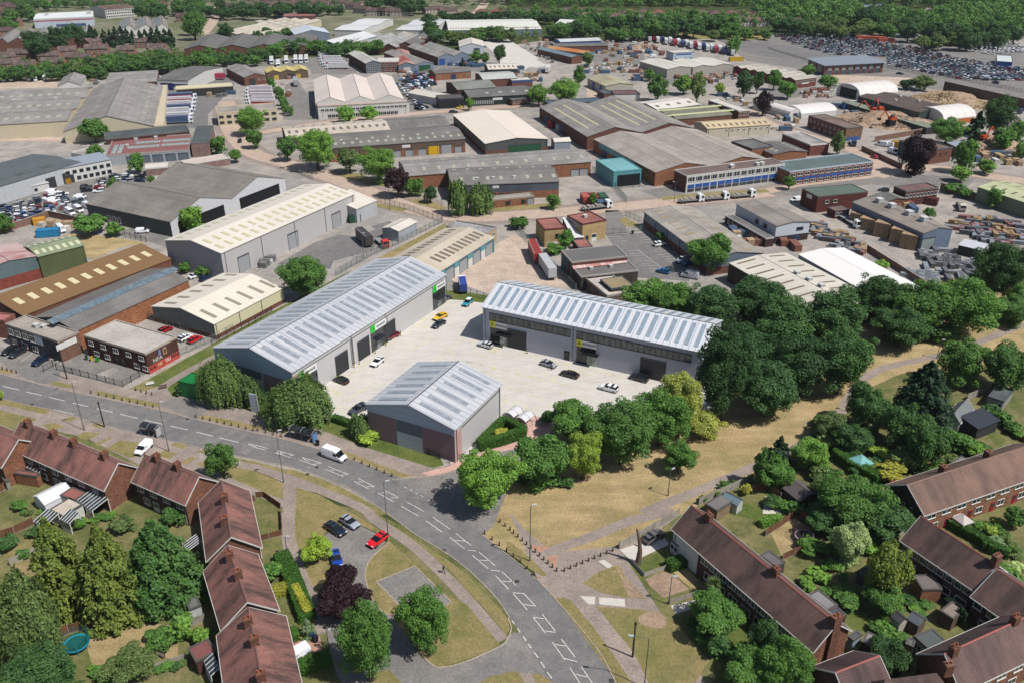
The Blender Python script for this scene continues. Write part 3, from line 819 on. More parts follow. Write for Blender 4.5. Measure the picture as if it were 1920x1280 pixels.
  # lorries and trailers: x forward
def lorry(px,py,qx,qy,parts,cabc,boxc,label,L=13.6,name='lorry',cat='lorry',group=None,stripe=None):
  """parts: 'cab', 'box', 'trailer', 'flat' combined, e.g. 'cab+box'"""
  a=W(px,py);b=W(qx,qy);rz=math.atan2(b.y-a.y,b.x-a.x)
  root=thing(name,label,cat,(a.x,a.y,.02),rz,group);H=4.0 if L>9 else 3.2;w=1.25 if L>9 else 1.05
  x0,x1=-L/2,L/2
  ch=flat((52,54,58),.7)
  def mw():
    q=MB();q.tube((0,-.16,.5),(0,.16,.5),.5,.5,TYRE,12);q.tube((0,-.17,.5),(0,.17,.5),.25,.25,CHROME,8);return q.mesh('wheel')
  wm=unit('lwheel',mw)
  q=MB();q.box(x0,x1,-w+.2,w-.2,.75,1.02,ch);q.build('chassis',root)
  if 'box' in parts:
    q=MB();m=sheet(boxc,'X',1.2,.18,None,.5,.85);q.box(x0,x1,-w,w,1.05,H,m)
    q.build('box_body',root)
    q=MB();tr=flat((205,207,208),.4,.4)
    for y in(-w,w):
      q.box(x0-.03,x1+.03,y-.05,y+.05,H-.02,H+.06,tr);q.box(x0-.03,x1+.03,y-.05,y+.05,1.0,1.1,tr)
    q.build('rail',root)
    if stripe:
      q=MB()
      for s in(-1,1):q.box(x0+.1,x1-.1,s*(w+.02)-.015,s*(w+.02)+.015,1.9,2.9,flat(stripe,.5))
      q.build('livery_band',root)
  if 'flat' in parts:
    q=MB();q.box(x0,x1-2.4,-w,w,1.02,1.2,flat((150,150,150)));q.box(x1-2.5,x1-2.35,-w,w,1.2,2.2,ch);q.build('flatbed',root)
    if 'load' in parts:
      q=MB()
      for i in range(5):x=x0+.8+i*(L-4)/5;q.box(x,x+1.1,-w+.15,w-.15,1.21,1.55+.3*(i%2),flat((168,160,148)))
      q.build('load',root)
  if 'cab' in parts:
    cx=x1+.15 if 'box' in parts else x1-2.2;pm=carpaint(cabc);hc=min(3.1,H-.4)
    q=MB();q.prism([(cx,.45),(cx+2.1,.45),(cx+2.15,1.5),(cx+1.9,hc-.2),(cx+1.5,hc),(cx,hc)],-w,w,pm,'y');q.build('cab',root)
    q=MB();q.hexa([(cx+2.0,-w+.1,1.55),(cx+2.17,-w+.1,1.55),(cx+2.17,w-.1,1.55),(cx+2.0,w-.1,1.55),(cx+1.8,-w+.14,hc-.35),(cx+1.98,-w+.14,hc-.35),(cx+1.98,w-.14,hc-.35),(cx+1.8,w-.14,hc-.35)],glass_dark((26,30,36)))
    for s in(-1,1):q.box(cx+.9,cx+1.8,s*w-.02,s*w+.02,1.6,hc-.5,glass_dark((26,30,36)))
    q.build('window',root)
    xs=[cx+1.2,x0+1.2,x0+2.4]
  else:xs=[x0+1.3,x0+2.5,x0+3.7];
  if L<=9:xs=xs[:2]
  for x in xs:
    for s in(-1,1):link('wheel',wm,root,(x,s*(w-.16),0))
  return root
def lamp_post(px,py,toppx,arm=(0,1),kind='lamp',label='',group=None,h=None):
  """post from ground pixel (px, py); its head reaches the photo row toppx"""
  p=W(px,py);lo,hi=1,30
  for _ in range(40):
    m=(lo+hi)/2;zc=p.y*CT+(CAMH-m)*ST;yy=640+FP*(-(p.y)*ST+(CAMH-m)*CT)/zc
    if yy>toppx:lo=m
    else:hi=m
  H=h or lo
  nm={'lamp':'street_lamp','pole':'telegraph_pole'}[kind]
  root=thing(nm,label,nm.replace('_',' '),(p.x,p.y,0),0,group)
  q=MB();m=flat((74,72,70),.7)if kind=='pole' else flat((104,106,108),.5,.4)
  if kind=='pole':q.tube((0,0,0),(0,0,H),.16,.11,flat((66,56,48),.85),8);q.tube((0,0,H-.5),(0,0,H-.3),.2,.2,BLACK,8)
  else:q.tube((0,0,0),(0,0,1.2),.13,.12,m,8);q.tube((0,0,1.2),(0,0,H),.09,.06,m,8)
  q.build('post',root)
  if kind=='lamp':
    a=Vector((arm[0],arm[1],0));q=MB();L=a.length;e=a+Vector((0,0,H+.15))
    q.tube((0,0,H-.05),e,.045,.04,m,6);q.build('arm',root)
    q=MB();n=a.normalized();r=math.atan2(n.y,n.x);M=Matrix.Translation(e)@Matrix.Rotation(r,4,'Z');q.box(-.1,.65,-.16,.16,-.06,.08,flat((196,198,200),.4),M);q.build('lamp_head',root)
  return root
def fence(px,h,kind,label,group=None,z=0.0,post=2.6,name=None,closed=False):
  """palisade / railing / board / mesh fence along ground pixels: infill and posts"""
  pts=[W(*q)for q in px]
  if closed:pts.append(pts[0])
  nm=name or{'palisade':'palisade_fence','rail':'railing','board':'garden_fence','wall':'boundary_wall','mesh':'mesh_fence','white':'garden_fence'}[kind]
  o0=pts[0];root=thing(nm,label,'wall' if kind=='wall' else 'fence',(o0.x,o0.y,z),0,group)
  q,ps=MB(),MB()
  cm={'palisade':flat((124,138,136),.5,.4),'rail':flat((40,42,44),.5),'board':flat((128,92,70),.85,.1,0,.3),'wall':brick((168,120,98)),'mesh':flat((70,92,74),.6),'white':flat((176,168,156),.85,.1,0,.3)}[kind]
  pm=flat((168,160,150),.8)if kind in('board','white')else cm
  npst=0
  def mkpost():
    z_=MB();z_.box(-.05,.05,-.06,.06,0,h+.08,pm);return z_.mesh('post')
  pme=unit(('fpost',kind,h),mkpost);tot=sum((b-a).length for a,b in zip(pts[:-1],pts[1:]));post=max(post,tot/90)
  for a,b in zip(pts[:-1],pts[1:]):
    d=b-a;L=d.length;d.normalize();r=math.atan2(d.y,d.x);M=Matrix.Translation(a-o0)@Matrix.Rotation(r,4,'Z')
    if kind=='wall':q.box(-.1,L+.1,-.11,.11,0,h,cm,M);q.box(-.13,L+.13,-.15,.15,h,h+.07,flat((190,178,166)),M);continue
    if kind in('board','white'):q.box(0,L,-.025,.025,.12,h-.05,cm,M);q.box(0,L,-.04,.04,0,.12,pm,M)
    else:
      st={'palisade':.28,'rail':.22,'mesh':.4}[kind];bw={'palisade':.06,'rail':.02,'mesh':.012}[kind]
      n=int(L/st)
      if n>420:st=L/420;n=420
      for i in range(n):x=i*st;q.box(x,x+bw,-.012,.012,.08,h,cm,M)
      for zz in(.3,h-.3)+((h*.5,)if kind=='mesh' else()):q.box(0,L,-.03,-.013,zz,zz+.05,cm,M)
    m=max(1,round(L/post))
    for i in range(m+1):
      if i<m or b is pts[-1]:npst+=1;link('post',pme,root,M@Vector((L*i/m,0,0)),r)
  q.build('panel' if kind!='wall' else 'wall_run',root)
  return root
  # ---------------------------------------------------------------- the ground, roads, pavements, grass
mb=MB();mb.poly([(-1500,-60,0),(1500,-60,0),(1500,3200,0),(-1500,3200,0)],ground_mat('woodland_floor'));mb.build('ground',kind='structure')
area('estate_ground',[(-60,760),(-60,130),(200,110),(600,95),(1000,72),(1130,70),(1440,66),(2000,60),(2000,560),(1500,610),(1330,800),(900,1000)],.010,'yard')
area('town_ground',[(-80,90),(-80,-30),(940,-30),(960,60),(900,90),(500,110)],.010,'town')
area('railway_bank',P('00',-60,590,-60,480,400,500,700,470,850,400,1350,390,1920,370)+P('01',480,340,1200,340,1400,320,1920,240)+P('02',960,240,1920,200,1920,258,960,285,200,310,0,340)+P('01',1500,380,1240,390,900,420,480,440,0,450)+P('00',1600,490,1000,540,780,600,640,610),.013,'woodland_floor')
area('car_park_ground',[(1350,75),(1560,60),(1960,90),(1960,190),(1830,180),(1400,115)],.016,'old_asphalt')
# residential ground south of the main road
area('garden_ground',[(-400,780),(-100,740),(400,900),(700,960),(900,1050),(1160,1330),(-400,1500)],.010,'garden')
area('field',[(880,990),(930,860),(1040,760),(1330,620),(1500,560),(1960,500),(1960,760),(1620,900),(1400,1000),(1180,1060),(1040,1090)],.014,'dry_grass')
area('garden_soil',[(1170,1040),(1270,968),(1400,900),(1430,890),(1500,835),(1540,800),(1600,740),(1690,700),(1800,690),(2000,650),(2300,1500),(1400,1500),(1330,1290)],.018,'garden')
# main road
RU=[(-160,660),(0,701),(100,727),(170,742),(290,767),(370,787),(480,812),(542,826),(655,860),(735,888),(762,902),(805,930),(850,962),(905,1003),(960,1046),(992,1072),(1030,1110),(1065,1150),(1100,1192),(1130,1232),(1155,1280),(1190,1345)]
RL=[(-160,705),(0,747),(95,768),(140,780),(185,795),(260,812),(370,839),(480,862),(555,878),(655,915),(725,962),(780,1002),(837,1037),(880,1070),(930,1120),(955,1157),(985,1200),(1010,1240),(1040,1290),(1080,1350)]
ru=smooth_path([W(*p)for p in RU],5);rl=smooth_path([W(*p)for p in RL],5)
area('south_pavement',P('20',-400,330,0,425,400,500,760,630,1200,740,1500,800,1480,1100,1000,900,640,720,200,620,0,670,-400,600),.020,'pavement')
area('east_pavement',P('32',-20,0,130,160,300,300,820,250,1200,20,1260,60,1100,300,1200,330,1330,560,1500,580,1200,760,1400,900,1620,1120,1900,1020,1920,1100,1500,1400,900,1420,250,640),.020,'pavement')
mb=MB();pts=[(p.x,p.y,.030)for p in ru]+[(p.x,p.y,.030)for p in reversed(rl)]
mb.poly(list(reversed(pts)),ground_mat('asphalt'));rd=mb.build('main_road',kind='structure')
def kerb_line(px,name='kerb'):return strip(name,px,.16,.0,'kerb',6,.115)
def cut(p,a,b):return[q for q in p if a<=q[0]<=b]
kerb_line(cut(RU,-200,740));kerb_line([(900,1000)]+cut(RU,905,1300));kerb_line(cut(RL,-200,956))
area('north_pavement',P('20',-300,130,0,165,150,190,430,215,920,350,1100,380,1240,330,1500,440,1920,520)+P('21',470,640,830,780,1330,930,1400,940,1500,900,1560,960,1440,990,1200,1030,1020,1040,700,880,490,800,250,745,0,695)+P('20',1480,585,1160,505,680,405,400,345,0,240,-300,170),.024,'pavement')
area('junction_road',P('21',1010,1035,1200,1025,1440,985,1540,940,1760,840,1960,800)+[(1000,832),(1010,870),(960,900),(925,985),(905,1003),(850,962),(800,928)],.034,'old_asphalt')
strip('kerb',P('21',1020,1035,1200,1022,1350,1005,1450,985,1560,930,1760,850),.16,0,'kerb',5,.115)
# grass on the north side
for q,m in((P('20',370,315,400,300,520,318,580,345,460,342),'verge_grass'),(P('20',690,375,740,368,1000,425,1200,465,1190,492,1000,460,760,405),'verge_grass'),(P('20',1480,545,1600,560,1920,630)+P('21',0,632,200,672,240,690,0,655)+P('20',1920,665,1700,618,1480,570),'verge_grass'),(P('21',480,775,600,800,780,860,1000,950,1170,1005,1080,1018,960,980,700,875,560,815),'verge_grass'),(P('20',-100,190,0,200,140,230,60,240,-100,225),'verge_grass'),(P('20',970,355,1100,290,1400,120,1600,30,1640,60,1500,165,1250,320,1080,372),'verge_grass'),(P('20',1220,400,1330,260,1520,170,1920,180)+P('21',0,300,560,600,900,700,1380,870,1410,925,1330,948,830,795,470,655,0,548)+P('20',1920,520,1600,465,1400,400,1260,420),'green_grass'),(P('11',900,665,1420,395,1425,425,1010,672),'verge_grass'),(P('11',0,1120,560,830,700,760,640,900,100,1170,-400,1440,-760,1640,-800,1560),'green_grass'),(P('11',1360,905,1480,900,1760,940,1760,1000,1560,975,1360,960),'green_grass')):
  area('grass_verge',q,.030,m)
strip('footpath',P('20',1080,410,1200,350,1380,240,1530,160,1700,60,1900,-80),2.4,.034,'pavement')
area('driveway',P('20',1200,470,1290,425,1400,420,1600,480,1500,560,1480,590),.036,'old_asphalt')
area('driveway',P('20',0,150,0,40,330,90,460,200,440,290,340,320,200,280),.034,'old_asphalt')
area('driveway',P('20',430,190,600,90,1100,180,1100,220,925,335,430,215),.038,'old_asphalt')
area('concrete_slab',P('20',715,250,850,190,905,215,790,275),.042,'yard')
# forecourt of the new units
area('forecourt',[(545,762),(700,650),(830,548),(905,560),(1345,680),(1345,770),(1150,800),(1045,800),(1000,792),(940,800),(855,872),(690,808),(618,776)],.022,'forecourt')
area('paved_yard',[(852,882),(845,868),(905,850),(985,826),(975,800),(958,778),(1000,778),(1042,790),(1030,812),(985,845),(930,862),(860,890)],.030,'pink_paving')
area('paved_walk',P('21',1240,985,1440,935,1760,800,1960,740,1960,780,1760,840,1540,930,1440,980,1300,1005),.040,'pink_paving')
area('hedge_bed',[(897,838),(940,790),(990,805),(985,828),(900,848)],.036,'green_grass')
# south side verges
GV=[P('20',-200,400,0,432,380,512,345,548,180,515,0,478,-200,440),P('20',-200,480,0,512,290,572,230,610,160,625,60,655,-200,640),P('20',310,622,420,608,490,640,380,668),P('20',470,580,560,560,575,580,500,600),P('20',570,705,640,675,750,690,640,742),P('20',710,765,820,715,840,722,730,778),P('20',800,800,900,738,1080,765,1040,850,980,872),P('20',1280,775,1330,750,1410,770,1370,808),P('20',1180,850,1230,815,1330,835,1270,880),P('20',1350,905,1430,862,1480,872,1400,918),P('20',1480,825,1540,798,1660,820,1560,850),P('20',680,625,740,605,800,625,750,650),P('20',1430,930,1560,880,1920,960)+P('21',60,985,210,1060,205,1200,0,1130)+P('20',1920,1110,1640,1000),P('20',1640,840,1920,900)+P('21',200,950,300,965,500,1030,700,1120,1000,1290)+P('31',900,30,1180,190,1430,350,1600,480,1800,690,1890,800,1905,880,1880,925,1730,740,1500,480,1300,310,1100,170,800,0)+P('21',760,1240,560,1130,280,1020,60,960,0,930)+P('20',1770,890),P('21',290,1085,480,1150,720,1290)+P('31',700,-10,860,90,1000,185,1000,210,760,80,640,60,520,150,500,190,560,330,500,420,480,600,400,590,310,350,285,200,285,0)+P('21',285,1200),P('31',375,480,520,460,505,560,400,590)]
for q in GV:area('grass_verge',q,.030,'verge_grass')
strip('footpath',P('20',-150,460,0,492,300,560,420,590),2.0,.034,'pavement');
strip('footpath',P('20',1560,830,1800,920,1920,945)+P('21',120,985,300,1040,520,1130,800,1250)+P('31',900,60,1150,230,1300,360,1480,540,1680,760,1850,960),2.0,.036,'pavement')
strip('footpath',P('20',1440,930,1640,1010,1920,1130)+P('21',100,1170,200,1210,250,1230),1.6,.036,'pavement')
strip('footpath',P('21',255,1050,250,1250)+P('31',240,40,245,200,290,360,350,520,430,680,520,900),2.4,.037,'pavement')
area('parking_court',P('31',510,175,640,85,770,85,990,200,870,332,822,420,815,490,850,610,900,700,970,765,1050,775,1150,970,1250,1100,1380,1165,1560,1130,1830,1010,1880,950,1925,900,2100,900,2400,1290,1660,1290,1000,1400,700,1400,600,1200,520,900,470,600,570,420,520,250),.026,'old_asphalt')
area('teardrop_verge',P('31',872,335,1000,215,1200,392,1400,600,1580,690,1830,990,1700,1060,1400,1160,1330,1150,1250,1080,1150,960,1060,860,1050,772,975,762,900,695,850,600,818,480,826,420),.042,'verge_grass')
area('parking_bay',P('31',905,522,1190,408,1460,672,1430,690,1200,760,1080,700),.046,'old_asphalt')
strip('kerb',P('31',1000,222,872,335,826,420,818,480,850,600,900,695,975,762,1050,772),.2,.0,'kerb',5,.115)
strip('kerb',P('31',1250,1080,1330,1150,1400,1163,1560,1125,1830,1005,1890,940,1915,870,1890,790),.2,.0,'kerb',5,.115)
strip('kerb',P('31',900,522,1190,405,1465,675,1430,695),.2,.0,'kerb',0,.13);strip('kerb',P('31',905,525,1000,620,1080,705),.2,.0,'kerb',0,.10)
area('grass_verge',P('31',1000,1180,1100,1290,1100,1420,880,1420,880,1200),.034,'verge_grass')
area('grass_verge',P('31',1640,1290,1760,1230,1920,1190)+P('32',0,1188,90,1210,210,1210,300,1270,340,1400,-300,1400),.034,'verge_grass')
area('footpath',P('32',60,1200,140,1205,190,1300,190,1400,110,1400,100,1300),.038,'pavement')
# east side of the main road
for q in(P('32',-40,210,0,230,160,360,260,470,230,480,110,410,-40,270),P('32',320,640,425,640,610,860,770,1080,910,1290,960,1420,860,1420,790,1290,650,1080,500,880),P('32',570,700,900,722,1100,745,1190,800,1300,920,1480,1110,1370,1290,1300,1420,1050,1420,990,1290,850,1040,700,850),P('32',530,530,640,450,800,390,860,500,1020,650,870,640,660,600)):
  area('grass_verge',q,.032,'verge_grass')
area('grass_verge',P('32',1500,1290,1560,1200,1700,1160,1800,1290),.032,'green_grass')
area('bare_soil',P('32',950,780,1060,740,1150,790,1150,850,1080,870,960,830),.036,'soil',4);area('bare_soil',P('32',790,410,830,480,1010,640,880,640,840,560),.036,'soil')
strip('footpath',P('32',400,600,560,690,700,860,850,1050,940,1220,1010,1400),2.1,.040,'pavement')
strip('footpath',P('32',1220,-10,900,60,640,165,350,270,230,320),2.2,.036,'pavement')
strip('footpath',P('22',980,1283,1200,1195,1400,1115,1800,945,1960,860)+P('23',190,810,330,700,520,560,600,430,700,300,850,205,1100,145,1300,100,1600,0,1920,-130),2.3,.036,'pavement')
area('brick_apron',P('32',150,240,290,260,210,300,150,280),.038,'brick_paving');area('brick_apron',P('32',250,335,345,315,330,420,300,400),.038,'brick_paving')
area('concrete_slab',P('32',512,628,625,632,620,690,575,690),.044,'forecourt');area('concrete_slab',P('32',652,638,845,650,850,708,655,690),.044,'forecourt');area('concrete_slab',P('32',645,365,690,355,755,400,720,420),.044,'forecourt')
area('verge_strip',P('11',600,30,760,20,1000,100,1000,130,700,70),.03,'verge_grass')
# estate roads
strip('pavement',[(425,190),(432,240),(470,285),(540,308),(620,333),(690,360),(760,387),(830,404),(900,408),(1000,402),(1100,394),(1250,380),(1400,366),(1500,352),(1600,338),(1660,322)],15,.0275,'pavement')
strip('estate_road',[(425,190),(432,240),(470,285),(540,308),(620,333),(690,360),(760,387),(830,404),(900,408),(1000,402),(1100,394),(1250,380),(1400,366),(1500,352),(1600,338),(1660,322)],9,.03,'concrete_road')
strip('pavement',[(1660,322),(1640,300),(1560,268),(1450,236),(1400,205)],14,.0275,'pavement')
strip('estate_road',[(1660,322),(1640,300),(1560,268),(1450,236),(1400,205)],8,.033,'concrete_road')
strip('pavement',[(1640,330),(1700,316),(1780,318),(1850,330),(1960,345)],15,.0275,'pavement')
strip('estate_road',[(1640,330),(1700,316),(1780,318),(1850,330),(1960,345)],9,.034,'concrete_road')
strip('pavement',[(380,262),(450,255),(600,232),(760,215),(960,200),(1130,196)],13,.0275,'pavement')
strip('estate_road',[(380,262),(450,255),(600,232),(760,215),(960,200),(1130,196)],7,.034,'concrete_road')
strip('far_road',[(880,40),(892,28),(905,12),(920,-10)],10,.03,'concrete');strip('far_road',[(380,65),(400,40),(410,10)],9,.03,'concrete_road')
strip('verge_strip',[(610,350),(690,380),(760,395)],4,.036,'verge_grass');strip('verge_strip',[(880,396),(1000,388),(1050,383)],5,.036,'verge_grass');strip('verge_strip',[(1240,373),(1350,364),(1440,358)],4,.036,'verge_grass')
area('verge_strip',P('11',1130,215,1250,215,1440,280,1380,300,1200,250),.036,'verge_grass');area('verge_strip',P('12',800,370,850,350,960,410,960,430,850,420),.036,'verge_grass')
area('lawn',P('10',440,500,560,470,760,490,1100,540,900,580,700,670,640,640,620,555),.03,'dry_grass')
area('yard_asphalt',P('11',130,740,380,560,700,450,900,350,1100,330,1380,380,1400,400,900,640,560,800,200,760),.028,'yard');area('yard_asphalt',P('11',160,700,440,540,620,480,760,500,900,440,860,420,1000,380,1060,400,900,560,880,600,580,680,560,740),.032,'asphalt')
area('yard_asphalt',P('12',700,480,1000,470,1330,640,1330,830,900,800,760,560),.032,'asphalt');area('yard_asphalt',P('12',700,300,800,300,850,360,860,470,700,480),.03,'old_asphalt')
area('lorry_yard',P('11',1400,800,1920,480)+P('12',120,520,420,880,0,840)+P('11',1760,930),.028,'concrete')
area('lorry_yard',P('00',1200,640,1760,640,1560,860,1560,960,1420,960,1240,960),.028,'asphalt');area('lorry_yard',P('00',1400,520,1700,520,1760,640,1420,640),.03,'asphalt')
area('car_yard',P('10',0,380,200,400,380,340,700,260,860,180,1120,80,1050,40,820,20,500,80,0,230),.028,'old_asphalt')
area('test_track',[(1340,74),(1440,80),(1700,128),(1640,140),(1520,120),(1400,100)],.03,'asphalt')
area('sand_yard',[(880,62),(930,60),(1010,110),(985,132),(940,110)],.03,'forecourt');area('sand_yard',P('02',-120,350,0,365,260,490,200,510,-100,480),.03,'forecourt')
area('lorry_park',P('01',380,470,700,430,760,560,420,560),.03,'old_asphalt')
area('field_far',[(1240,58),(1440,62),(1440,76),(1240,72)],.02,'verge_grass')
# road markings: dashes, lane boxes
WP=ground_mat('white_paint');YP=ground_mat('yellow_paint')
def line(pairs,w=.12,m=None,name='road_marking',z=.05):
  q=MB()
  for a,b in pairs:
    a,b=W(*a),W(*b);d=(b-a).normalized();n=Vector((-d.y,d.x,0))*w/2
    q.poly([(p.x,p.y,z)for p in(a+n,a-n,b-n,b+n)],m or WP)
  return q.build(name,kind='structure')
def L(t,*a):p=P(t,*a);return list(zip(p[::2],p[1::2]))
line(L('20',20,335,145,362,197,377,313,403,367,417,487,445,548,461,665,487,725,502,845,530,898,542,1033,576,1083,587,1217,618,1280,633,1410,662,1473,677,1598,709,1647,722,1790,755),.16)
line(L('20',402,508,548,543)+L('20',1862,765,1925,782,1862,770,1925,795),.12)
bx=[]
for(a,b,c,d)in((-60,765,85,790),):
  pass
line(L('21',0,775,85,800,0,795,70,812,155,815,287,852,140,832,265,870,345,868,492,910,330,888,450,930,540,935,692,995,520,955,655,1012,765,1024,890,1088,735,1048,845,1103,965,1113,1070,1170,915,1133,1030,1200,155,815,200,840,140,832,210,842,345,868,385,895,370,890,400,898,255,850,287,852,430,920,492,910,560,960,590,965,640,1000,692,995,760,1050,800,1052,830,1085,890,1088,940,1130,980,1135,1010,1172,1070,1170),.115)
line(L('21',1132,1202,1258,1272,1090,1233,1172,1282)+L('31',1170,0,1220,27,1325,35,1457,127,1273,62,1397,147,1498,157,1612,247,1453,187,1565,273,1493,210,1565,215,1587,283,1650,290,1672,297,1795,400,1622,322,1742,422,1675,357,1740,363,1762,433,1830,440,1842,443,1925,520,1797,475,1893,575,1845,515,1915,520),.115)
line(L('32',5,602,85,608,85,605,178,705,10,610,115,732,82,690,170,702,0,515,30,550,160,785,240,798,225,762,327,893,160,788,252,908,245,888,325,900,302,973,398,1108,370,950,473,1085,322,990,402,1003,395,1095,487,1118,435,1165,515,1290,520,1157,605,1285,477,1213,562,1235),.115)
line(L('32',0,812,17,838,40,870,62,900,82,928,107,963,123,988,143,1017,167,1050,197,1090,217,1122,245,1165,263,1195,297,1242),.14)
line(L('21',1110,1085,1132,1100,1152,1108,1173,1120,1192,1130,1213,1142,1232,1150,1253,1162,1290,1185,1310,1198),.12)
# yellow bay markings on the forecourt
Z=lambda x0,y0,s:(lambda*a:(lambda p:list(zip(p[::2],p[1::2])))([(x0+a[i]/s,y0+a[i+1]/s)for i in range(0,len(a),2)]))
za,zb,zc_=Z(660,480,6),Z(900,500,6),Z(840,660,6);zd=Z(560,660,6)
line(za(935,545,620,785,720,705,800,722,925,650,700,805,890,745,785,825,990,570,1130,495,1130,570,1170,540,1270,625,1360,550,1450,650,1500,560,1450,760,1110,1040,1110,1040,1030,1090,1110,1075,1130,1120,950,1160,890,1205,990,1125,950,1165,930,900,700,1055,600,1150,560,1180,285,975,420,1000,420,1000,500,950,700,960,620,1050,1355,975,1465,880,1330,1075,1525,1120,1280,1185,1360,1200,1420,1215,1490,1230,1560,1245,1620,1260),.13,YP)
line(zb(455,975,1005,1105,1005,1095,820,1275,640,1190,830,1235,965,1140,1290,1230,1100,1125,1900,1310,110,1130,180,1150,250,1160,320,1175,380,1190,450,1210,530,1230,620,1250,120,960,170,910,170,910,225,920,225,920,180,970,180,970,120,960,120,960,225,920,170,910,180,970),.13,YP)
line(zc_(890,265,1385,380,200,105,280,120,335,130,400,150,470,165,540,185,605,200,685,218,745,230,830,250,170,180,240,200,300,215,375,235,440,250,510,268,560,280,635,298,680,310,765,330,830,345,895,360,960,378,1040,397,1090,410,1180,430,1245,445,1315,462,1395,480,1455,495,615,385,700,405,760,425,835,440,910,465,990,490,1015,510,1080,550,590,610,700,505,680,670,800,540,590,650,680,670,820,670,895,590,915,705,1000,610,1105,580,1150,620,1475,400,1560,425,1510,520,1585,550),.13,YP)
line(zd(590,145,740,50,690,165,825,78,600,250,790,130,380,670,510,585,480,700,600,610,540,550,870,320,430,250,620,300,340,400,460,460,460,460,400,510,350,430,440,470,380,480,450,440),.13,YP)
# bay lines of other car parks
line(L('12',860,605,950,600,950,600,1140,745,880,627,965,622,905,642,985,640,930,660,1010,657,955,680,1035,677,975,698,1060,695,1000,717,1090,713,1025,738,1110,733,1050,758,1130,753,930,490,1000,485,960,505,1020,502,980,522,1045,517,1005,540,1070,535,1070,595,1120,590,1075,612,1160,603,1100,632,1180,625,1125,650,1210,642,1150,668,1230,660,1175,688,1250,680,700,500,820,497,735,517,830,513,760,532,860,528),.12)
line(L('20',150,155,250,85,0,60,60,20,65,105,130,60),.1)
area('path_patch',P('20',1160,340,1240,330,1300,420,1200,440),.036,'pavement')
area('gravel_bed',P('32',1000,500,1130,445,1200,460,1330,575,1140,640,1040,560),.034,'soil')
area('lawn',P('32',935,385,1130,280,1215,360,1150,420,990,470),.034,'green_grass');area('lawn',P('32',1200,440,1310,418,1450,560,1340,570),.034,'dry_grass')
area('lawn',P('32',1530,870,1730,828,1850,940,1780,1010,1620,1090,1520,960),.034,'green_grass');area('driveway',P('32',810,280,1130,170,1180,240,900,370),.034,'forecourt');area('driveway',P('32',1190,700,1400,650,1420,700,1230,760),.034,'forecourt')
for q in(P('31',1290,95,1320,90,1400,150,1360,160),P('20',1180,575,1260,585,1250,605,1170,590),P('20',1790,830,1830,770,1900,790,1850,850),P('32',0,755,130,770,125,785,0,768),P('21',380,930,470,955,460,975,370,945)):area('road_patch',q,.048,'old_asphalt')
MC=flat((70,68,66),.7)
for x,y in P('21',455,942,385,995)+P('31',1408,285)+P('32',38,517,745,1262)+P('20',240,470,1218,708,1405,580,425,352):p=W(x,y);q=MB();q.box(-.35,.35,-.35,.35,0,.012,MC);o=q.build('manhole_cover',label='square iron cover set in the tarmac',kind='structure');o.location=(p.x,p.y,.052)
area('yard_asphalt',P('00',-40,590,430,590,430,660,-40,670),.03,'concrete');area('yard_asphalt',P('01',200,900,220,640,310,600,440,790,440,900),.03,'old_asphalt');area('yard_asphalt',P('01',1020,560,1280,560,1380,850,1150,850),.029,'old_asphalt')
area('yard_asphalt',P('02',580,350,980,330,1000,480,620,490),.029,'old_asphalt');area('yard_asphalt',P('03',900,560,1920,700,1920,800,1300,640,900,620),.029,'old_asphalt');area('yard_asphalt',P('13',0,180,240,120,760,60,900,30,960,70,900,110,700,110,200,190),.031,'old_asphalt');area('yard_asphalt',P('02',1420,640,1920,620,1920,760,1500,700),.029,'yard')
area('yard_asphalt',P('12',960,150,1300,110,1300,190,1100,210),.031,'old_asphalt');area('yard_asphalt',P('03',430,560,1180,590,1060,640,600,640,480,600),.030,'concrete');area('yard_asphalt',P('13',620,380,800,560,1200,760,1150,860,900,700,700,560),.030,'yard');area('yard_asphalt',P('10',900,470,1340,600,1320,520,1000,420),.03,'old_asphalt')
for q,m in((P('01',0,500,60,440,480,430,620,420,460,560,380,500),'old_asphalt'),(P('01',1020,560,1300,480,1740,500,1700,540,1340,520),'old_asphalt'),(P('02',300,200+60,960,290,960,330,340,330),'old_asphalt'),(P('02',0,690,140,780,0,830),'old_asphalt'),(P('02',560,640,700,650,720,730,560,740),'concrete'),(P('11',640,20,1120,100,1400,240,1440,300,1200,240,900,110),'pavement'),(P('12',100,340,800,290,800,330,100,380),'pavement'),(P('13',960,20,1560,60,1500,120,1280,120,900,130),'old_asphalt'),(P('03',0,620,400,660,520,640,480,700,0,760),'old_asphalt'),(P('02',1180,460,1000,520,1180,640,1340,640,1420,600),'old_asphalt'),(P('00',0,1000,460,1030,460,1060,0,1060),'concrete')):area('yard_asphalt',q,.0265,m)
area('lawn',P('30',640,960,1100,830,1350,850,1330,1100,1000,1060,700,1180),.03,'dry_grass');area('lawn',P('30',60,300,250,160,290,280,260,500,100,420),.03,'verge_grass');area('lawn',P('33',20,150,200,40,330,130,270,260,110,340),.03,'dry_grass');area('lawn',P('22',1610,1290,1750,1220,1920,1260)+P('33',0,20,-60,60),.03,'green_grass');area('bare_soil',P('33',430,300,560,280,640,370,520,400),.03,'soil');area('lawn',P('33',570,760,700,690,830,800,760,900,620,880),.03,'green_grass');area('patio',P('23',-20,1160,80,1130,200,1220,160,1290,-40,1290),.03,'forecourt');area('lawn',P('23',1620,690,1700,670,1790,740,1740,780),.03,'green_grass')
area('block_drive',P('31',120,965,330,930,480,930,500,1070,240,1180,150,1030),.032,'brick_paving')
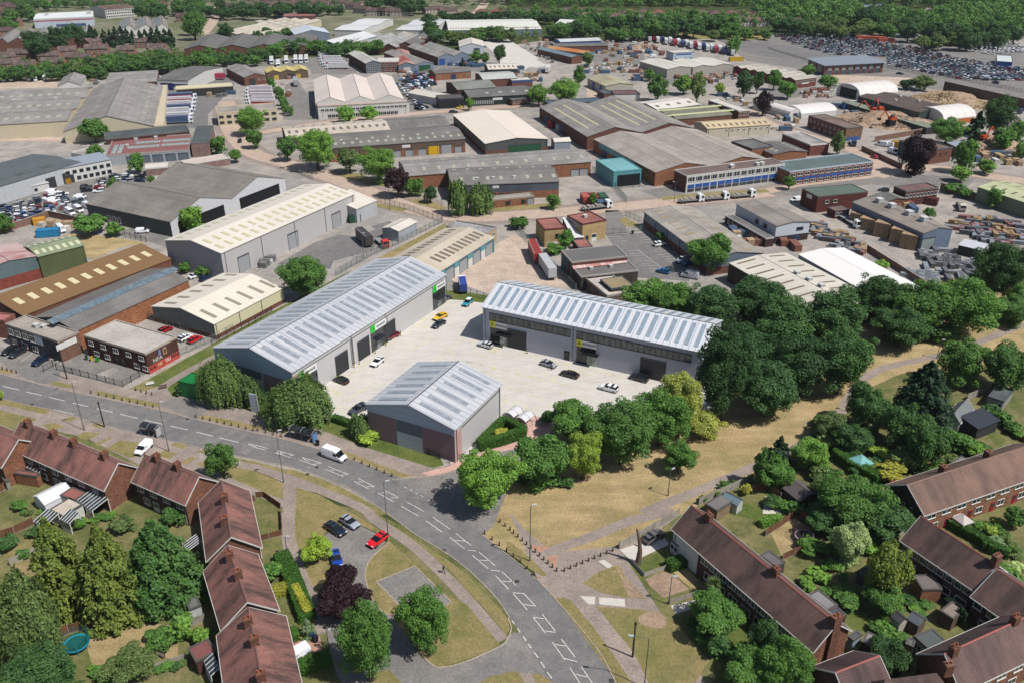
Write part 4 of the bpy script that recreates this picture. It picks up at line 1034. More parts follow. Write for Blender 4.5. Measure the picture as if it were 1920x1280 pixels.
# ---------------------------------------------------------------- the three new units
PALE=sheet((208,209,211),'Y',1.5,.35,(168,172,180),.45,.45)
CLAD=sheet((206,204,202),'Z',.42,.05,None,.5,.72)
BLUEC=sheet((176,194,214),'Z',1.4,.05,None,.5,.8);MAUVE=flat((146,122,126),.8,.2,0,.06)
DK=flat((58,62,68),.5);DK2=flat((44,47,52),.4,.4);GLZ=glass_dark((88,96,92));RLB=flat((158,166,175),.3,.5,0,.35)
BLK=flat((24,26,28),.5);YEL=flat((236,214,30),.5)
def shutter_door(root,face_loc,rz,w,h,m=None,nm='roller_door'):return facade_item(root,nm,'shut',w,h,m or DK2,face_loc,rz)
def text_part(root,s,size,loc,rot,m,name='lettering',depth=.02,bold=0.0):
  cu=bpy.data.curves.new(name,'FONT');cu.body=s;cu.size=size;cu.extrude=depth;cu.offset=bold;cu.align_x='CENTER';cu.align_y='CENTER'
  tmp=bpy.data.objects.new('tmp',cu);me=bpy.data.meshes.new_from_object(tmp);bpy.data.objects.remove(tmp)
  me.name=name;me.materials.clear();me.materials.append(m)
  o=link(name,me,root,loc);o.rotation_euler=rot;return o
GREENS=flat((60,214,70),.5,.3,0,.02);YELS=flat((226,220,50),.5,.3,0,.02);WHT=flat((240,240,236),.5,.3,0,.02)
def sign(root,loc,rz,w,h,num,colm,numm,word='SIGNAGE'):
  M=Matrix.Rotation(rz,4,'Z');n=(w*.28)
  q=MB();q.box(-w/2+n,w/2,-.12,0,0,h,WHT);sg=q.build('sign_board',root);sg.location=loc;sg.rotation_euler=(0,0,rz)
  q=MB();q.box(-w/2,-w/2+n-.002,-.14,0,-.1,h+.1,colm);s2=q.build('number_panel',root);s2.location=loc;s2.rotation_euler=(0,0,rz)
  text_part(s2,num,h*.85,(-w/2+n/2,-.16,h/2),(math.pi/2,0,0),numm,'numeral')
  text_part(sg,word,h*.52,(n/2,-.14,h/2),(math.pi/2,0,0),BLK,'lettering',.02,.008)
def wall_rect(root,name,face,w,d,x0,x1,z0,z1,m,t=.05,out=.0):
  """a flat panel on a wall of the unit"""
  q=MB()
  if face=='f':q.box(x0,x1,-out-t,-out,z0,z1,m)
  elif face=='r':q.box(w+out,w+out+t,x0,x1,z0,z1,m)
  return q.build(name,root)
IP=[]
def bollard(root,loc):
  def mk():
    q=MB()
    for i in range(5):q.tube((0,0,i*.26),(0,0,(i+1)*.26),.13,.13,YEL if i%2 else BLK,8)
    return q.mesh('impact_post')
  unit('ipost',mk);p=root.matrix_basis@Vector(loc);IP.append((p.x,p.y))
def place_posts():
  for i,(x,y)in enumerate(sorted(IP,key=lambda q:q[0]/(q[1]+50))):link('impact_post',MESHC['ipost'],None,(x,y,.02),0,label=ORD[i]+' striped black and yellow post from left, beside a roller door',cat='bollard',group='striped posts beside the roller doors')
  # long unit on the left (four bays)
U1=building('industrial_unit','long pale ribbed-roof unit with four green-numbered bays on the left of the forecourt','building',(400,652),(547,697),(819.5,512),8.3,'gable',3.0,'y',1,[BLUEC,CLAD,BLUEC,BLUEC],PALE,.35,trim=DK,lights=[(0,22,.035,.965,.22,.86,1.1),(1,22,.035,.965,.18,.86,1.1)],lightm=RLB)
w,d,h=U1['_dims']
bpy.context.view_layer.update()
wall_rect(U1,'brick_panel','f',w,d,w*.62,w-.1,0,5.6,MAUVE);wall_rect(U1,'brick_panel','f',w,d,.1,w*.32,0,5.6,MAUVE)
wall_rect(U1,'panel_door','f',w,d,w*.34,w*.6,0,3.6,flat((190,196,204),.5));wall_rect(U1,'panel_window','f',w,d,w*.34,w*.6,3.62,5.6,flat((98,112,122),.4))
by=lambda v:v*d
wall_rect(U1,'brick_panel','r',w,d,.1,2.4,0,7.2,flat((196,160,150),.8),.06)
bays=[(.03,.33),(.34,.545),(.555,.99)]
for k,(v0,v1)in enumerate(((.035,.325),(.335,.545),(.56,.985))):
  y0,y1=by(v0),by(v1);q=MB();fm=flat((98,92,90),.5)
  q.box(w+.02,w+.1,y0,y1,7.1,7.25,fm);q.box(w+.02,w+.1,y0,y0+.14,0,7.1,fm);q.box(w+.02,w+.1,y1-.14,y1,0,7.1,fm);q.build('frame',U1)
for v in(.33,.55):facade_item(U1,'downpipe','pipe',.2,8.0,flat((92,96,100)),(w+.05,by(v),0),math.pi/2)
for v,sgl in((.265,0),(.40,0),(.575,0)):
  facade_item(U1,'roller_door','shut',4.4,5.0,DK2,(w+.03,by(v),0),math.pi/2)
  for dv in(-3.2,3.2):bollard(U1,(w+.9,by(v)+dv,0))
for k,v in enumerate((.075,.50,.945)):
  wall_rect(U1,'glazed_front','r',w,d,by(v)-3.2,by(v)+3.2,0,5.2,glass_dark((50,54,60)),.06);wall_rect(U1,'entrance_door','r',w,d,by(v)-1,by(v)+1,0,2.5,glass_dark((120,128,130)),.12)
  facade_item(U1,'canopy','canopy',3.4,.2,DK2,(w+.05,by(v),2.9),math.pi/2)
  sign(U1,(w+.08,by(v),5.35),math.pi/2,6.2,1.6,('2','3','4')[k],GREENS,flat((20,90,30),.5))
  # unit on the right (bays 5 and 6)
U2=building('industrial_unit','right-hand unit of the forecourt with white ribbed roof and yellow 5 and 6 signs','building',(905,575),(1318,660),(1364,603),9.8,'gable',3.0,'x',1,[sheet((184,188,200),'Z',.5,.05,None,.5,.75)]*2+[CLAD]*2,sheet((224,226,230),'X',1.5,.10,(200,204,210),.42,.5),.35,trim=DK,lights=[(0,24,.03,.965,.10,.90,1.0),(1,24,.03,.965,.12,.88,1.0)],lightm=flat((156,170,182),.3,.5,0,.2))
w,d,h=U2['_dims']
for k,(u0,u1)in enumerate(((.035,.425),(.455,.955))):
  x0,x1=u0*w,u1*w
  wall_rect(U2,'window_band','f',w,d,x0,x1,6.6,8.4,GLZ,.06);q=MB()
  n=14 if k==0 else 20
  for i in range(n+1):x=x0+(x1-x0)*i/n;q.box(x-.05,x+.05,-.1,-.062,6.6,8.4,BLK)
  q.box(x0-.1,x1+.1,-.12,0,8.41,8.56,BLK);q.box(x0-.1,x1+.1,-.12,0,6.44,6.59,BLK);q.build('frame',U2)
  e0,e1=x0+.1,x0+.105*w*.86
  wall_rect(U2,'glazed_front','f',w,d,e0,e1,0,4.6,glass_dark((40,44,52)),.05)
  wall_rect(U2,'entrance_door','f',w,d,(e0+e1)/2+.3,(e0+e1)/2+2.5,0,2.6,glass_dark((160,170,160)),.1)
  facade_item(U2,'canopy','canopy',4.2,.2,BLK,((e0+e1)/2+1.2,-.03,3.2),0)
  sign(U2,((e0+e1)/2,-.04,4.75),0,(e1-e0),1.6,str(5+k),YELS,BLK)
facade_item(U2,'roller_door','shut',5.2,5.0,DK2,(.168*w,-.03,0),0);facade_item(U2,'roller_door','shut',6.0,5.0,DK2,(.80*w,-.03,0),0)
for x in(.168*w-3.4,.168*w+3.4):bollard(U2,(x,-1.0,0))
facade_item(U2,'door','door',1.4,2.6,DK2,(.412*w,-.03,0),0)
for u in(.012,.438):facade_item(U2,'downpipe','pipe',.2,9.6,flat((92,96,100)),(u*w,-.04,0),0)
# small unit in the foreground
U3=building('industrial_unit','small gabled unit with pinkish brick base standing nearest the main road','building',(687.5,757),(852,804),(939,719.5),8.0,'gable',2.8,'y',1,[BLUEC,CLAD,BLUEC,BLUEC],PALE,.35,trim=DK,lights=[(0,6,.10,.90,.18,.86,1.05),(1,6,.10,.90,.16,.86,1.05)],lightm=RLB)
w,d,h=U3['_dims']
wall_rect(U3,'brick_panel','f',w,d,.02,w*.335,0,6.4,MAUVE);wall_rect(U3,'brick_panel','f',w,d,w*.64,w-.02,0,6.4,MAUVE)
wall_rect(U3,'panel_door','f',w,d,w*.34,w*.635,0,3.6,sheet((196,204,214),'Z',1.2,.05));wall_rect(U3,'panel_window','f',w,d,w*.34,w*.635,3.62,6.4,flat((96,112,124),.4))
wall_rect(U3,'brick_panel','r',w,d,.3,2.6,0,7.0,flat((202,164,154),.8),.05);wall_rect(U3,'rail','r',w,d,2.6,d-.4,6.7,6.95,flat((90,86,86)),.08)
for v in(.03,.96):facade_item(U3,'downpipe','pipe',.2,7.8,flat((72,76,80)),(w+.03,v*d,0),math.pi/2)
place_posts()
# ---------------------------------------------------------------- the industrial estate
def F(rgb,k=1):return fibre(rgb,'Y' if k else 'X')
GY,GX=fibre((150,145,140),'Y'),fibre((150,145,140),'X');DY,DX=fibre((112,110,108),'Y'),fibre((112,110,108),'X')
WY,WX=sheet((232,222,208),'Y',1.6,.16),sheet((232,222,208),'X',1.6,.16)
CY,CX=sheet((216,204,184),'Y',1.6,.2),sheet((216,204,184),'X',1.6,.2)
BR=brick((152,92,72));BD=brick((112,66,56));BO=brick((190,116,78));BT=brick((214,172,108),.15);BP=brick((176,132,120))
CRM=flat((214,200,172),.7);WHW=flat((220,218,212),.7);GRW=sheet((176,178,182),'X',1.2,.1);BGW=sheet((130,144,160),'X',1.2,.1);DKW=flat((58,58,56),.8);GNW=sheet((92,104,78),'X',.9,.1);TEAL=sheet((96,160,168),'X',1,.15);DGN=flat((62,78,74),.7)
FG,FL,FD,FW=felt((108,106,104)),felt((150,142,134)),felt((82,88,88)),felt((210,202,192),.3,1.1);FR=felt((146,96,88));FBR=felt((118,100,92))
SH=flat((166,168,170),.5);SHB=flat((48,62,110),.5);SHG=flat((40,92,62),.5);SHY=flat((224,178,32),.5);SHD=flat((64,66,70),.5);BLU=flat((52,92,164),.5);WH=flat(WHITE);RED=flat((180,50,44),.5)
CRL=flat((212,200,160),.5);DRL=flat((128,118,104),.5);GRL=flat((178,180,160),.5);SKL=flat((120,136,146),.3,.5,0,.5)
def win(face,n,u0,u1,z0,w,h,m=None):return('window','win',face,n,u0,u1,z0,w,h,m)
def shut(face,n,u0,u1,w,h,m=SH):return('roller_door','shut',face,n,u0,u1,0,w,h,m)
def band(nm,face,z0,h,m,w=.98,u=.5):return(nm,'band',face,1,u,u,z0,w,h,m)
def pipes(face,n,h):return('downpipe','pipe',face,n,.02,.98,0,.2,h,flat((84,88,92)))
B=building
def Q(t,a,b,c):p=P(t,*a,*b,*c);return p
# --- top left quarter
p=Q('00',(250,148),(700,128),(765,84));B('superstore','white flat-roofed store with red stripe near the water slide','building',*p,7.5,'flat',wall=sheet((206,216,228),'X',2),roofm=felt((226,228,226),.2,1.05),para=WHW,feats=(band('stripe','f',5.4,.8,RED),band('stripe','r',5.4,.8,RED),band('shop_front','f',.2,2.4,glass_dark((70,90,130)),.5,.6)),vents=((.2,.6,3),(.93,.5,4)))
p=Q('00',(785,76),(1012,58),(990,30));B('apartment_block','long white apartment block with brown roof beyond the saw-tooth factory','building',*p,8,'gable',2.2,'x',1,WHW,tiles((128,106,92)),feats=(win('f',14,.04,.96,1,1.6,1.3),win('f',14,.04,.96,3.6,1.6,1.3),win('f',14,.04,.96,6,1.6,1.3)))
p=Q('00',(885,232),(1262,215),(1262,128));B('factory','three tall saw-tooth factory bays with glazed strips at upper left','building',*p,6,'gable',4.0,'y',3,WHW,GY,ridge_at=.72,lights=[(0,7,.1,.9,.3,.8,4),(2,7,.1,.9,.3,.8,4),(4,7,.1,.9,.3,.8,4)],lightm=SKL,depth=62)
p=Q('00',(-60,330),(640,300),(760,200));B('factory','low brick saw-tooth factory behind the tall dark conifer belt','building',*p,6,'gable',3.6,'y',6,BR,GY,ridge_at=.72,lights=[(2*i,7,.1,.9,.3,.8,4)for i in range(6)],lightm=SKL,depth=60)
p=Q('00',(-300,955),(505,908),(610,660));B('warehouse','big grey ridged warehouse with cream front wall at left edge','building',*p,7,'gable',2.2,'x',3,CRM,GX,lights=[(i,9,.1,.9,.35,.55,2)for i in range(6)],lightm=GRL,vents=((.3,.55,1.5),(.75,.5,1.5)))
p=Q('00',(475,992),(1150,947),(1180,652));B('warehouse','wide single-ridge grey warehouse with cream gable behind a lone tree','building',*p,5.5,'gable',6.0,'y',1,CRM,GY,lights=[(1,7,.1,.9,.2,.3,1.5),(0,7,.12,.9,.5,.6,1.5)],lightm=GRL)
p=Q('00',(1232,946),(1256,642),(1180,646));B('lean_to','narrow cream flat-roofed strip beside the wide grey warehouse','building',*p,5,'flat',wall=CRM,roofm=felt((206,192,164),.3,1.1),para=CRM)
p=Q('00',(432,650),(606,640),(630,572));B('shed','small grey pitched shed beside parked box vans at left','building',*p,4,'gable',2.6,'y',1,WHW,GY)
p=Q('00',(795,634),(1176,612),(1182,532));B('shed','low grey flat shed between two pitched sheds by the railway','building',*p,4.5,'gable',1.2,'x',3,BR,GX)
p=Q('00',(1176,600),(1408,606),(1402,498));B('warehouse','grey shed with white front and blue sign band by lorry yard','building',*p,6,'gable',1.8,'x',1,WHW,DX,feats=(band('sign_band','f',2.2,1.6,flat((30,50,120)),.55,.7),shut('f',2,.2,.4,3.5,4,SHB)))
p=Q('00',(1320,674),(1748,646),(1740,622));B('loading_canopy','long cream-roofed open loading canopy beside the lorries','building',*p,4.5,'flat',wall=[DKW,CRM,CRM,CRM],roofm=felt((214,204,170),.2,1.05),para=CRM,parapet=.2)  # front wall coloured dark for the shade under the open canopy
p=Q('00',(790,1048),(1420,985),(1412,938));B('workshop','dark grey flat workshop roof behind the red-brown roof','building',*p,5.5,'flat',wall=BD,roofm=FD,para=FG)
p=Q('00',(790,1172),(1418,1128),(1414,1012));B('workshop','red-brown flat roof with four glazed strips and roof plant','building',*p,4.2,'flat',wall=flat((170,176,182)),roofm=felt((140,96,92),.3,1.15),para=flat((176,168,160)),lights=[(0,14,.33,.60,.60,.70,1.2),(0,12,.66,.97,.62,.72,1.2),(0,14,.25,.60,.34,.44,1.2),(0,12,.66,.97,.36,.46,1.2),(0,2,.08,.15,.1,.6,1.6)],lightm=glass_dark((150,160,150)),vents=((.3,.85,1.4),(.55,.88,1.4),(.22,.5,1.2)),feats=(shut('f',5,.3,.92,4,3,flat((108,118,128))),))
p=Q('00',(1430,1080),(1568,1072),(1556,950));B('workshop','dark-roofed block with pinkish brick front right of red-brown roof','building',*p,6,'flat',wall=BP,roofm=FD,para=FG)
B('warehouse','huge dark slate-grey flat roof at the left edge above the car yard','building',(-90,376),(152,305),(150,266),6.5,'gable',.8,'x',1,flat((196,200,202)),felt((98,104,106),.25,1.15),para=FG,feats=(shut('f',2,.72,.86,4,4,SHD),),lights=[(0,3,.4,.8,.3,.5,6)],lightm=FD)
B('office','two-storey pale office block with grey roof beside the car yard','building',(115,317),(207,299.5),(188,290),6.2,'mono',.8,'x',1,WHW,felt((150,158,168),.2,1.1),feats=(win('f',7,.1,.93,3.6,1.6,1.2,SHD),win('f',6,.3,.93,.9,1.6,1.3,SHD),shut('f',1,.12,.12,3,3,SHD)))
B('lean_to','low white lean-to with doors along the slate-grey warehouse','building',*P('10',20,170,362,92,340,68),3,'mono',.5,'x',1,WHW,flat((206,202,196)),feats=(win('f',2,.5,.7,1,1.2,1,SHD),('door','door','f',2,.42,.6,0,.9,2.1,SHD)))
B('outbuilding','cluttered pale flat outbuilding beside the small round tree','building',*P('00',530,1150,690,1178,760,1060),3,'flat',wall=WHW,roofm=FL,para=WHW,vents=((.3,.3,1.5),(.6,.7,1.2)))
B('outbuilding','brick boundary block with pink flat roof by the estate road','building',*P('00',1400,1240,1725,1185,1680,1158),3,'flat',wall=BP,roofm=felt((206,190,178),.3,1.08),para=WHW)
B('outbuilding','low white-roofed annex in front of the glazed-strip workshop','building',*P('00',1090,1270,1260,1255,1240,1225),3,'flat',wall=BP,roofm=felt((222,212,202),.2,1.05),para=WHW)
B('office','cream two-storey office with long window rows beside lorry yard','building',(407,213),(519,205),(512,194),6.2,'flat',wall=CRM,roofm=FL,para=CRM,feats=(win('f',8,.06,.94,3.7,2.2,1.2,SHD),win('f',8,.06,.94,.9,2.2,1.2,SHD)))
B('workshop','brick workshop with grey pitched roof near the yellow-roofed row','building',(458,146),(499,142),(488,122),5,'gable',2,'y',1,BR,GY,feats=(shut('f',1,.35,.35,3.5,3.6,SHD),win('f',2,.65,.88,2.8,1.4,1)))
B('depot','long cream ribbed roof with four ridges at top left of centre','building',(402,63),(488,67),(485,34),5,'gable',1.2,'y',4,CRM,CY)
B('depot','cream multi-ridge depot in front of a red-brown wall','building',*P('01',235,232,478,212,445,130),5,'gable',1.2,'y',3,CRM,CY);B('depot','low red-brown fronted building behind the cream multi-ridge depot','building',*P('01',205,128,450,122,440,100),5.5,'flat',wall=BR,roofm=FR)
B('warehouse','white pitched warehouse with blue-grey gable above the tree line','building',*P('01',425,332,632,345,555,252),6,'gable',3,'y',1,BGW,sheet((226,226,224),'Y',1.6,.1));B('warehouse','wide blue-grey shallow roof behind the white pitched warehouse','building',*P('01',290,262,552,250,480,215),5.5,'gable',3,'y',1,BGW,sheet((214,220,228),'Y',1.6,.1))
B('warehouse','dark grey four-ridge brick warehouse left of the white pitched one','building',(345,93),(585,88.5),(575,68),5,'gable',2.6,'y',4,BR,DY)
B('depot','white double-ridge depot with vans beside the concrete lane','building',*P('01',585,226,800,232,805,140),5,'gable',1.2,'x',2,WHW,sheet((232,232,230),'X',1.6,.1));B('depot','white and grey double-ridge depot right of the concrete lane','building',*P('01',1048,226,1292,232,1272,146),5,'gable',1.2,'x',2,WHW,sheet((224,226,226),'X',1.6,.2))
B('workshop','row of four weathered grey gables on brick behind the trees','building',*P('01',640,340,1050,358,960,268),4.5,'gable',2.4,'y',4,BR,fibre((160,160,156),'Y'));B('workshop','brick gable workshop with mural front beside the four grey gables','building',*P('01',1050,346,1190,350,1090,255),4.5,'gable',3,'y',1,BR,DY)
B('workshop','single cream-grey gable workshop nearest the tree clump','building',*P('01',1190,308,1306,300,1240,248),5,'gable',2,'y',1,BO,CY)
B('warehouse','very long white roof with dotted vents at top centre','building',*P('01',1445,230),*P('02',222,220,160,145),5.5,'gable',2.4,'x',1,BGW,sheet((236,234,222),'X',1.6,.1),lights=[(0,36,.03,.97,.15,.25,1.2)],lightm=DRL);B('warehouse','small white rounded roof amid trees right of the long white roof','building',*P('02',315,190,510,200,480,160),4,'gable',3,'x',1,WHW,sheet((236,234,226),'X',1.6,.1))
# --- top centre
B('warehouse','big three-ridge pinkish white warehouse with office front','building',*P('01',447,778,1110,748,945,582),7,'gable',2.8,'y',3,[WHW,BD,BD,DKW],sheet((238,222,210),'Y',1.4,.12),.1,feats=(pipes('l',8,6.8),),chim=())
B('office','two-storey white office front with brick ends below three-ridge roof','building',*P('01',462,805,1148,768,1138,745),6.4,'flat',wall=[WHW,BD,WHW,BD],roofm=felt((186,168,156),.3,1.1),para=FL,feats=(win('f',20,.05,.95,4,1.9,1.2),band('panel_band','f',2.6,1.0,WHW,.8,.5),win('f',18,.12,.85,.6,1.9,1.7),('brick_bay','band','f',2,.045,.955,0,.085,3.4,BD)))
B('workshop','brick workshop with grey-white gable roof left of red-roofed bays','building',*P('01',822,478,936,470,850,392),6.5,'gable',1.6,'y',1,[flat((104,112,120)),BD,BD,BD],sheet((214,210,200),'Y',1.4,.3),feats=(win('f',3,.2,.8,3.8,1.6,1.3),win('f',3,.2,.8,1,1.6,1.3)))
B('office','square brick office with white flat roof amid workshop gables','building',*P('01',910,468,1068,466,1050,438),6.5,'flat',wall=BR,roofm=FW,para=WHW,feats=(win('f',5,.15,.85,3.8,1.6,1.3),win('f',4,.15,.85,1,1.6,1.3)))
B('workshop','two rust-streaked gables left half of the joined workshops','building',*P('01',1068,492,1195,488,1050,388),4.6,'gable',1.7,'y',1,[BGW,BR,BR,BR],sheet((206,184,172),'Y',1.4,.9,(170,84,64)),feats=(shut('f',1,.5,.5,5,3.6,WHW),));B('workshop','grey gable workshop with dark green shutter beside the rusty one','building',*P('01',1195,488,1332,476,1195,378),4.6,'gable',1.7,'y',1,[BGW,BR,BR,BR],GY,feats=(shut('f',1,.5,.5,8,3.6,SHG),))
B('warehouse','pair of speckled grey gables on brick near the white barn','building',*P('01',1365,432,1602,412,1455,328),5.5,'gable',2.2,'y',2,[BGW,BR,BR,BR],fibre((160,156,150),'Y'),feats=(shut('f',1,.12,.12,4,4,BLU),));B('office','small brick office with grey roof below the speckled gables','building',*P('01',1425,432,1595,424,1585,405),4,'flat',wall=BR,roofm=FL,feats=(win('f',6,.1,.9,2.4,1.2,1),))
B('warehouse','white gabled barn with blue door at the railway bank','building',*P('01',1525,352,1712,350,1640,308),5,'gable',2.4,'y',1,flat((200,208,216)),WY,feats=(shut('f',1,.7,.7,4,3.5,SHB),))
B('workshop','row of three yellow-roofed brown brick workshops','building',*P('01',80,548,388,530,368,500),4.6,'gable',1.4,'y',3,brick((140,108,84)),sheet((226,206,130),'Y',1.2,.2),feats=(shut('f',1,.22,.22,3,3,flat((206,178,90))),shut('f',1,.58,.58,3.4,3,SHD),shut('f',1,.76,.76,3,3,flat((206,178,90)))))
B('workshop','long brick workshop with dark ridged roof beside scrap cars','building',*P('01',1345,556,1612,536,1580,510),4.2,'gable',1.2,'x',1,BO,DX,feats=(win('f',2,.1,.9,2,1.4,1),shut('f',1,.5,.5,3,3,SHB)))
B('warehouse','white roof on black walls near the blue curtain-side trailers','building',*P('01',1745,524,1960,518,1940,476),4.5,'gable',1.4,'x',1,DKW,WX,lights=[(0,6,.1,.9,.3,.7,1)],lightm=DRL);B('warehouse','pale grey roof below the white roof on black walls','building',*P('01',1705,600,1960,588,1900,538),4.5,'gable',1.4,'x',1,BR,sheet((206,208,200),'X',1.4,.2))
B('warehouse','grey-green roofed shed left of the black-fronted building','building',*P('01',1512,676,1800,656,1750,598),6,'gable',1.8,'x',1,BD,sheet((150,152,142),'X',1.4,.4));B('warehouse','long black-fronted building with white sign board','building',*P('01',1600,735),(1005,177),(1000,160),4.6,'gable',1.4,'x',1,flat((40,52,50)),DX,feats=(('sign_board','band','f',1,.42,.42,2.6,5.5,1.2,WH),('panel','band','f',12,.05,.35,.8,.6,2,flat((170,176,170)))),lights=[(0,4,.3,.9,.4,.6,2)],lightm=GRL)
B('office','low brick block with white flat roof by the bright green trees','building',*P('02',0,610,155,602,130,580),4,'flat',wall=BR,roofm=FW,feats=(band('fascia','f',3.0,.7,BLU),));B('office','small brick office with windows beside the bright green trees','building',*P('02',0,755,135,742,120,715),3,'flat',wall=BR,roofm=FG,feats=(win('f',4,.15,.85,1,1.3,1.1),))
B('store','black box-like store with panel doors beside the narrow white shed','building',*P('01',1370,745,1558,736,1548,710),5.2,'flat',wall=flat((44,46,48)),roofm=felt((96,88,82),.3),feats=(shut('f',6,.1,.9,2.6,4.2,flat((38,40,42))),));B('shed','narrow white ribbed shed behind the black store','building',*P('01',1368,742,1488,716,1398,646),4,'gable',1.4,'y',1,WHW,WY,lights=[(1,7,.1,.9,.3,.6,.8)],lightm=DRL)
B('warehouse','large plain cream-white roof over green-doored warehouse','building',(910,270),(1027,261),(952,209),5.2,'gable',1.6,'y',1,[flat((88,92,90)),BR,BR,flat((96,100,92))],sheet((244,230,212),'Y',1.8,.06),.3,trim=flat((220,206,190)),plinth=(BR,1.8),feats=(shut('f',2,.50,.76,7.5,3.4,SHG),pipes('l',9,5),pipes('f',3,5)))
p3=(537.5,259),(733,243.5),(720,224);B('warehouse','cream half of the long ridged warehouse with paired dark rooflights','building',*p3,5.5,'gable',1.6,'x',1,brick((110,96,84)),sheet((222,208,190),'X',1.4,.25),lights=[(0,14,.04,.96,.4,.7,1.3),(1,9,.1,.9,.3,.6,1.3)],lightm=DRL)
B('warehouse','dark half of the long ridged warehouse with small rooflights','building',(733,243.5),(844,235.5),(826,217),5.5,'gable',1.6,'x',1,brick((110,96,84)),fibre((124,120,116),'X'),lights=[(0,8,.08,.95,.3,.55,1.3),(1,7,.08,.95,.3,.55,1.3)],lightm=DRL)
B('warehouse','brown-fronted warehouse with bright yellow shutter','building',(618,279),(872,261),(850,236.5),6.0,'gable',1.6,'x',1,sheet((112,92,80),'X',.8),fibre((124,120,116),'X'),plinth=(BO,3.0),lights=[(0,16,.05,.97,.25,.45,1.2),(0,8,.1,.9,.6,.75,1.2)],lightm=GRL,feats=(shut('f',3,.48,.67,3.6,2.8),shut('f',1,.76,.76,4.8,4,SHY),shut('f',1,.855,.855,4.6,4),shut('f',1,.945,.945,3,2.8),('sign_board','band','f',1,.555,.555,4,3.6,1.2,WH),pipes('f',6,6)))
B('warehouse','long mid-grey warehouse with white end wall above bend in road','building',(764,331),(1108,304),(1097,277),5.5,'gable',1.8,'x',1,[BO,flat((214,212,208)),BO,sheet((84,90,102),'Y',.8)],GX,lights=[(0,12,.1,.97,.35,.6,1.3),(1,12,.06,.97,.35,.6,1.3)],lightm=GRL,feats=(shut('r',1,.5,.5,5,3.5,WH),shut('f',2,.91,.96,3.4,2.8)))
B('warehouse','lower dark grey warehouse with slate cladding and orange brick base','building',(846,349),(1048,341),(1036,309),6.0,'gable',1.8,'x',1,sheet((96,102,114),'X',.8),fibre((128,124,120),'X'),plinth=(BO,2.8),lights=[(0,8,.1,.97,.3,.55,1.3),(1,8,.06,.95,.35,.6,1.3)],lightm=GRL,feats=(('sign_board','band','f',1,.41,.41,4.4,2.4,1,WH),shut('f',4,.38,.62,2.4,2.2,SHD)),vents=((.25,.2,1),(.4,.2,1),(.6,.2,1)))
B('office','single-storey orange brick office in front of slate-clad warehouse','building',*P('11',1690,232),*P('12',165,195),*P('12',150,168),3,'flat',wall=BO,roofm=FL,para=flat((176,164,150)),feats=(win('f',3,.2,.8,.9,1.8,1.3,SHD),shut('f',1,.93,.93,2.2,2.4)))
B('warehouse','twin-gable brick works with long cream roof strips','building',(1101,257),(1302,241),(1201,188.5),6,'gable',3.4,'y',2,BR,GY,.2,trim=flat((150,120,104)),lights=[(i,1,.5,.5,v,v+.07,46)for i,v in((0,.3),(0,.65),(1,.3),(2,.2),(2,.5),(2,.8),(3,.4))],lightm=CRL,feats=(shut('l',3,.5,.85,4,3.6,SHB),pipes('l',6,6)))
B('warehouse','broad weathered grey double-gable works behind the teal building','building',(1229,324),(1442,300),(1310,243),5.6,'gable',2.6,'y',2,BO,fibre((156,148,140),'Y',.9,(182,168,156)),.2,trim=flat((140,128,118)),lights=[(i,1,.45,.45,v,v+.05,40)for i,v in((0,.5),(1,.4),(2,.4),(3,.4))],lightm=flat((176,160,146),.8,.1),feats=(band('cladding_band','l',3.2,2.2,TEAL,.6,.6),shut('l',4,.3,.8,4,3,SHB)))
B('shed','teal clad box with open dark front beside the blue fence','building',(1151,323),(1203,318),(1167,296.5),6.2,'flat',wall=TEAL,roofm=sheet((134,190,192),'X',3,.2),para=TEAL,parapet=.2,feats=(('opening_shade','band','f',1,.55,.55,.1,.82,4.6,flat((20,22,24))),))  # near-black panel painted for the shade inside the open front
B('shed','small grey-white shed at the green-doored warehouse corner','building',*P('02',320,1068,440,1062,420,1035),4,'gable',1,'x',1,flat((150,160,170)),WX)
B('office','two-storey white-framed office with blue panels along the road','building',(1288,331),(1472,308),(1450,297),6.6,'flat',wall=[flat((226,226,222)),BD,BR,BR],roofm=felt((112,96,90),.3),para=flat((210,206,200)),parapet=.25,feats=(win('f',20,.03,.97,4.2,2.6,1.9),band('blue_panel','f',1.6,1.5,BLU,.97),band('window_strip','f',.2,1.2,glass_dark((60,66,74)),.97),('column','band','f',14,.01,.99,0,.35,6.5,WH)),vents=((.5,.4,1.5),(.53,.6,1.2),(.75,.3,1.5),(.8,.3,1.5)))
B('office','brick and blue-panelled office with green felt roof and white edge','building',(1481,323),(1638,304),(1608,287),5.6,'flat',wall=BO,roofm=felt((96,110,108),.25),para=flat((190,200,214)),parapet=.3,feats=(win('f',12,.04,.96,3.6,2.6,1.3),band('blue_panel','f',1.9,1.1,BLU,.97),win('f',12,.04,.96,.5,2.4,1.2),('pier','band','f',13,.01,.99,0,.5,5.4,BR)))
B('warehouse','white shallow-roofed shed with three square rooflights','building',*P('02',1095,828,1408,786,1325,722),4.6,'gable',1.4,'x',1,BGW,sheet((236,226,214),'X',1.5,.1),lights=[(0,4,.12,.88,.35,.6,2)],lightm=DRL)
B('workshop','two low greenish ridges with pale strips on a brick base','building',*P('02',1235,898,1652,862,1545,788),3.6,'gable',1.5,'x',2,BR,fibre((126,124,110),'X'),lights=[(0,1,.5,.5,.6,.85,40),(2,1,.5,.5,.6,.85,40)],lightm=flat((196,200,150),.6))
B('office','narrow brick block with white flat roof seen end-on','building',*P('02',1700,836,1786,828,1592,746),5,'flat',wall=BR,roofm=FW,para=WH,feats=(win('f',3,.2,.8,2.6,1.2,1.6),))
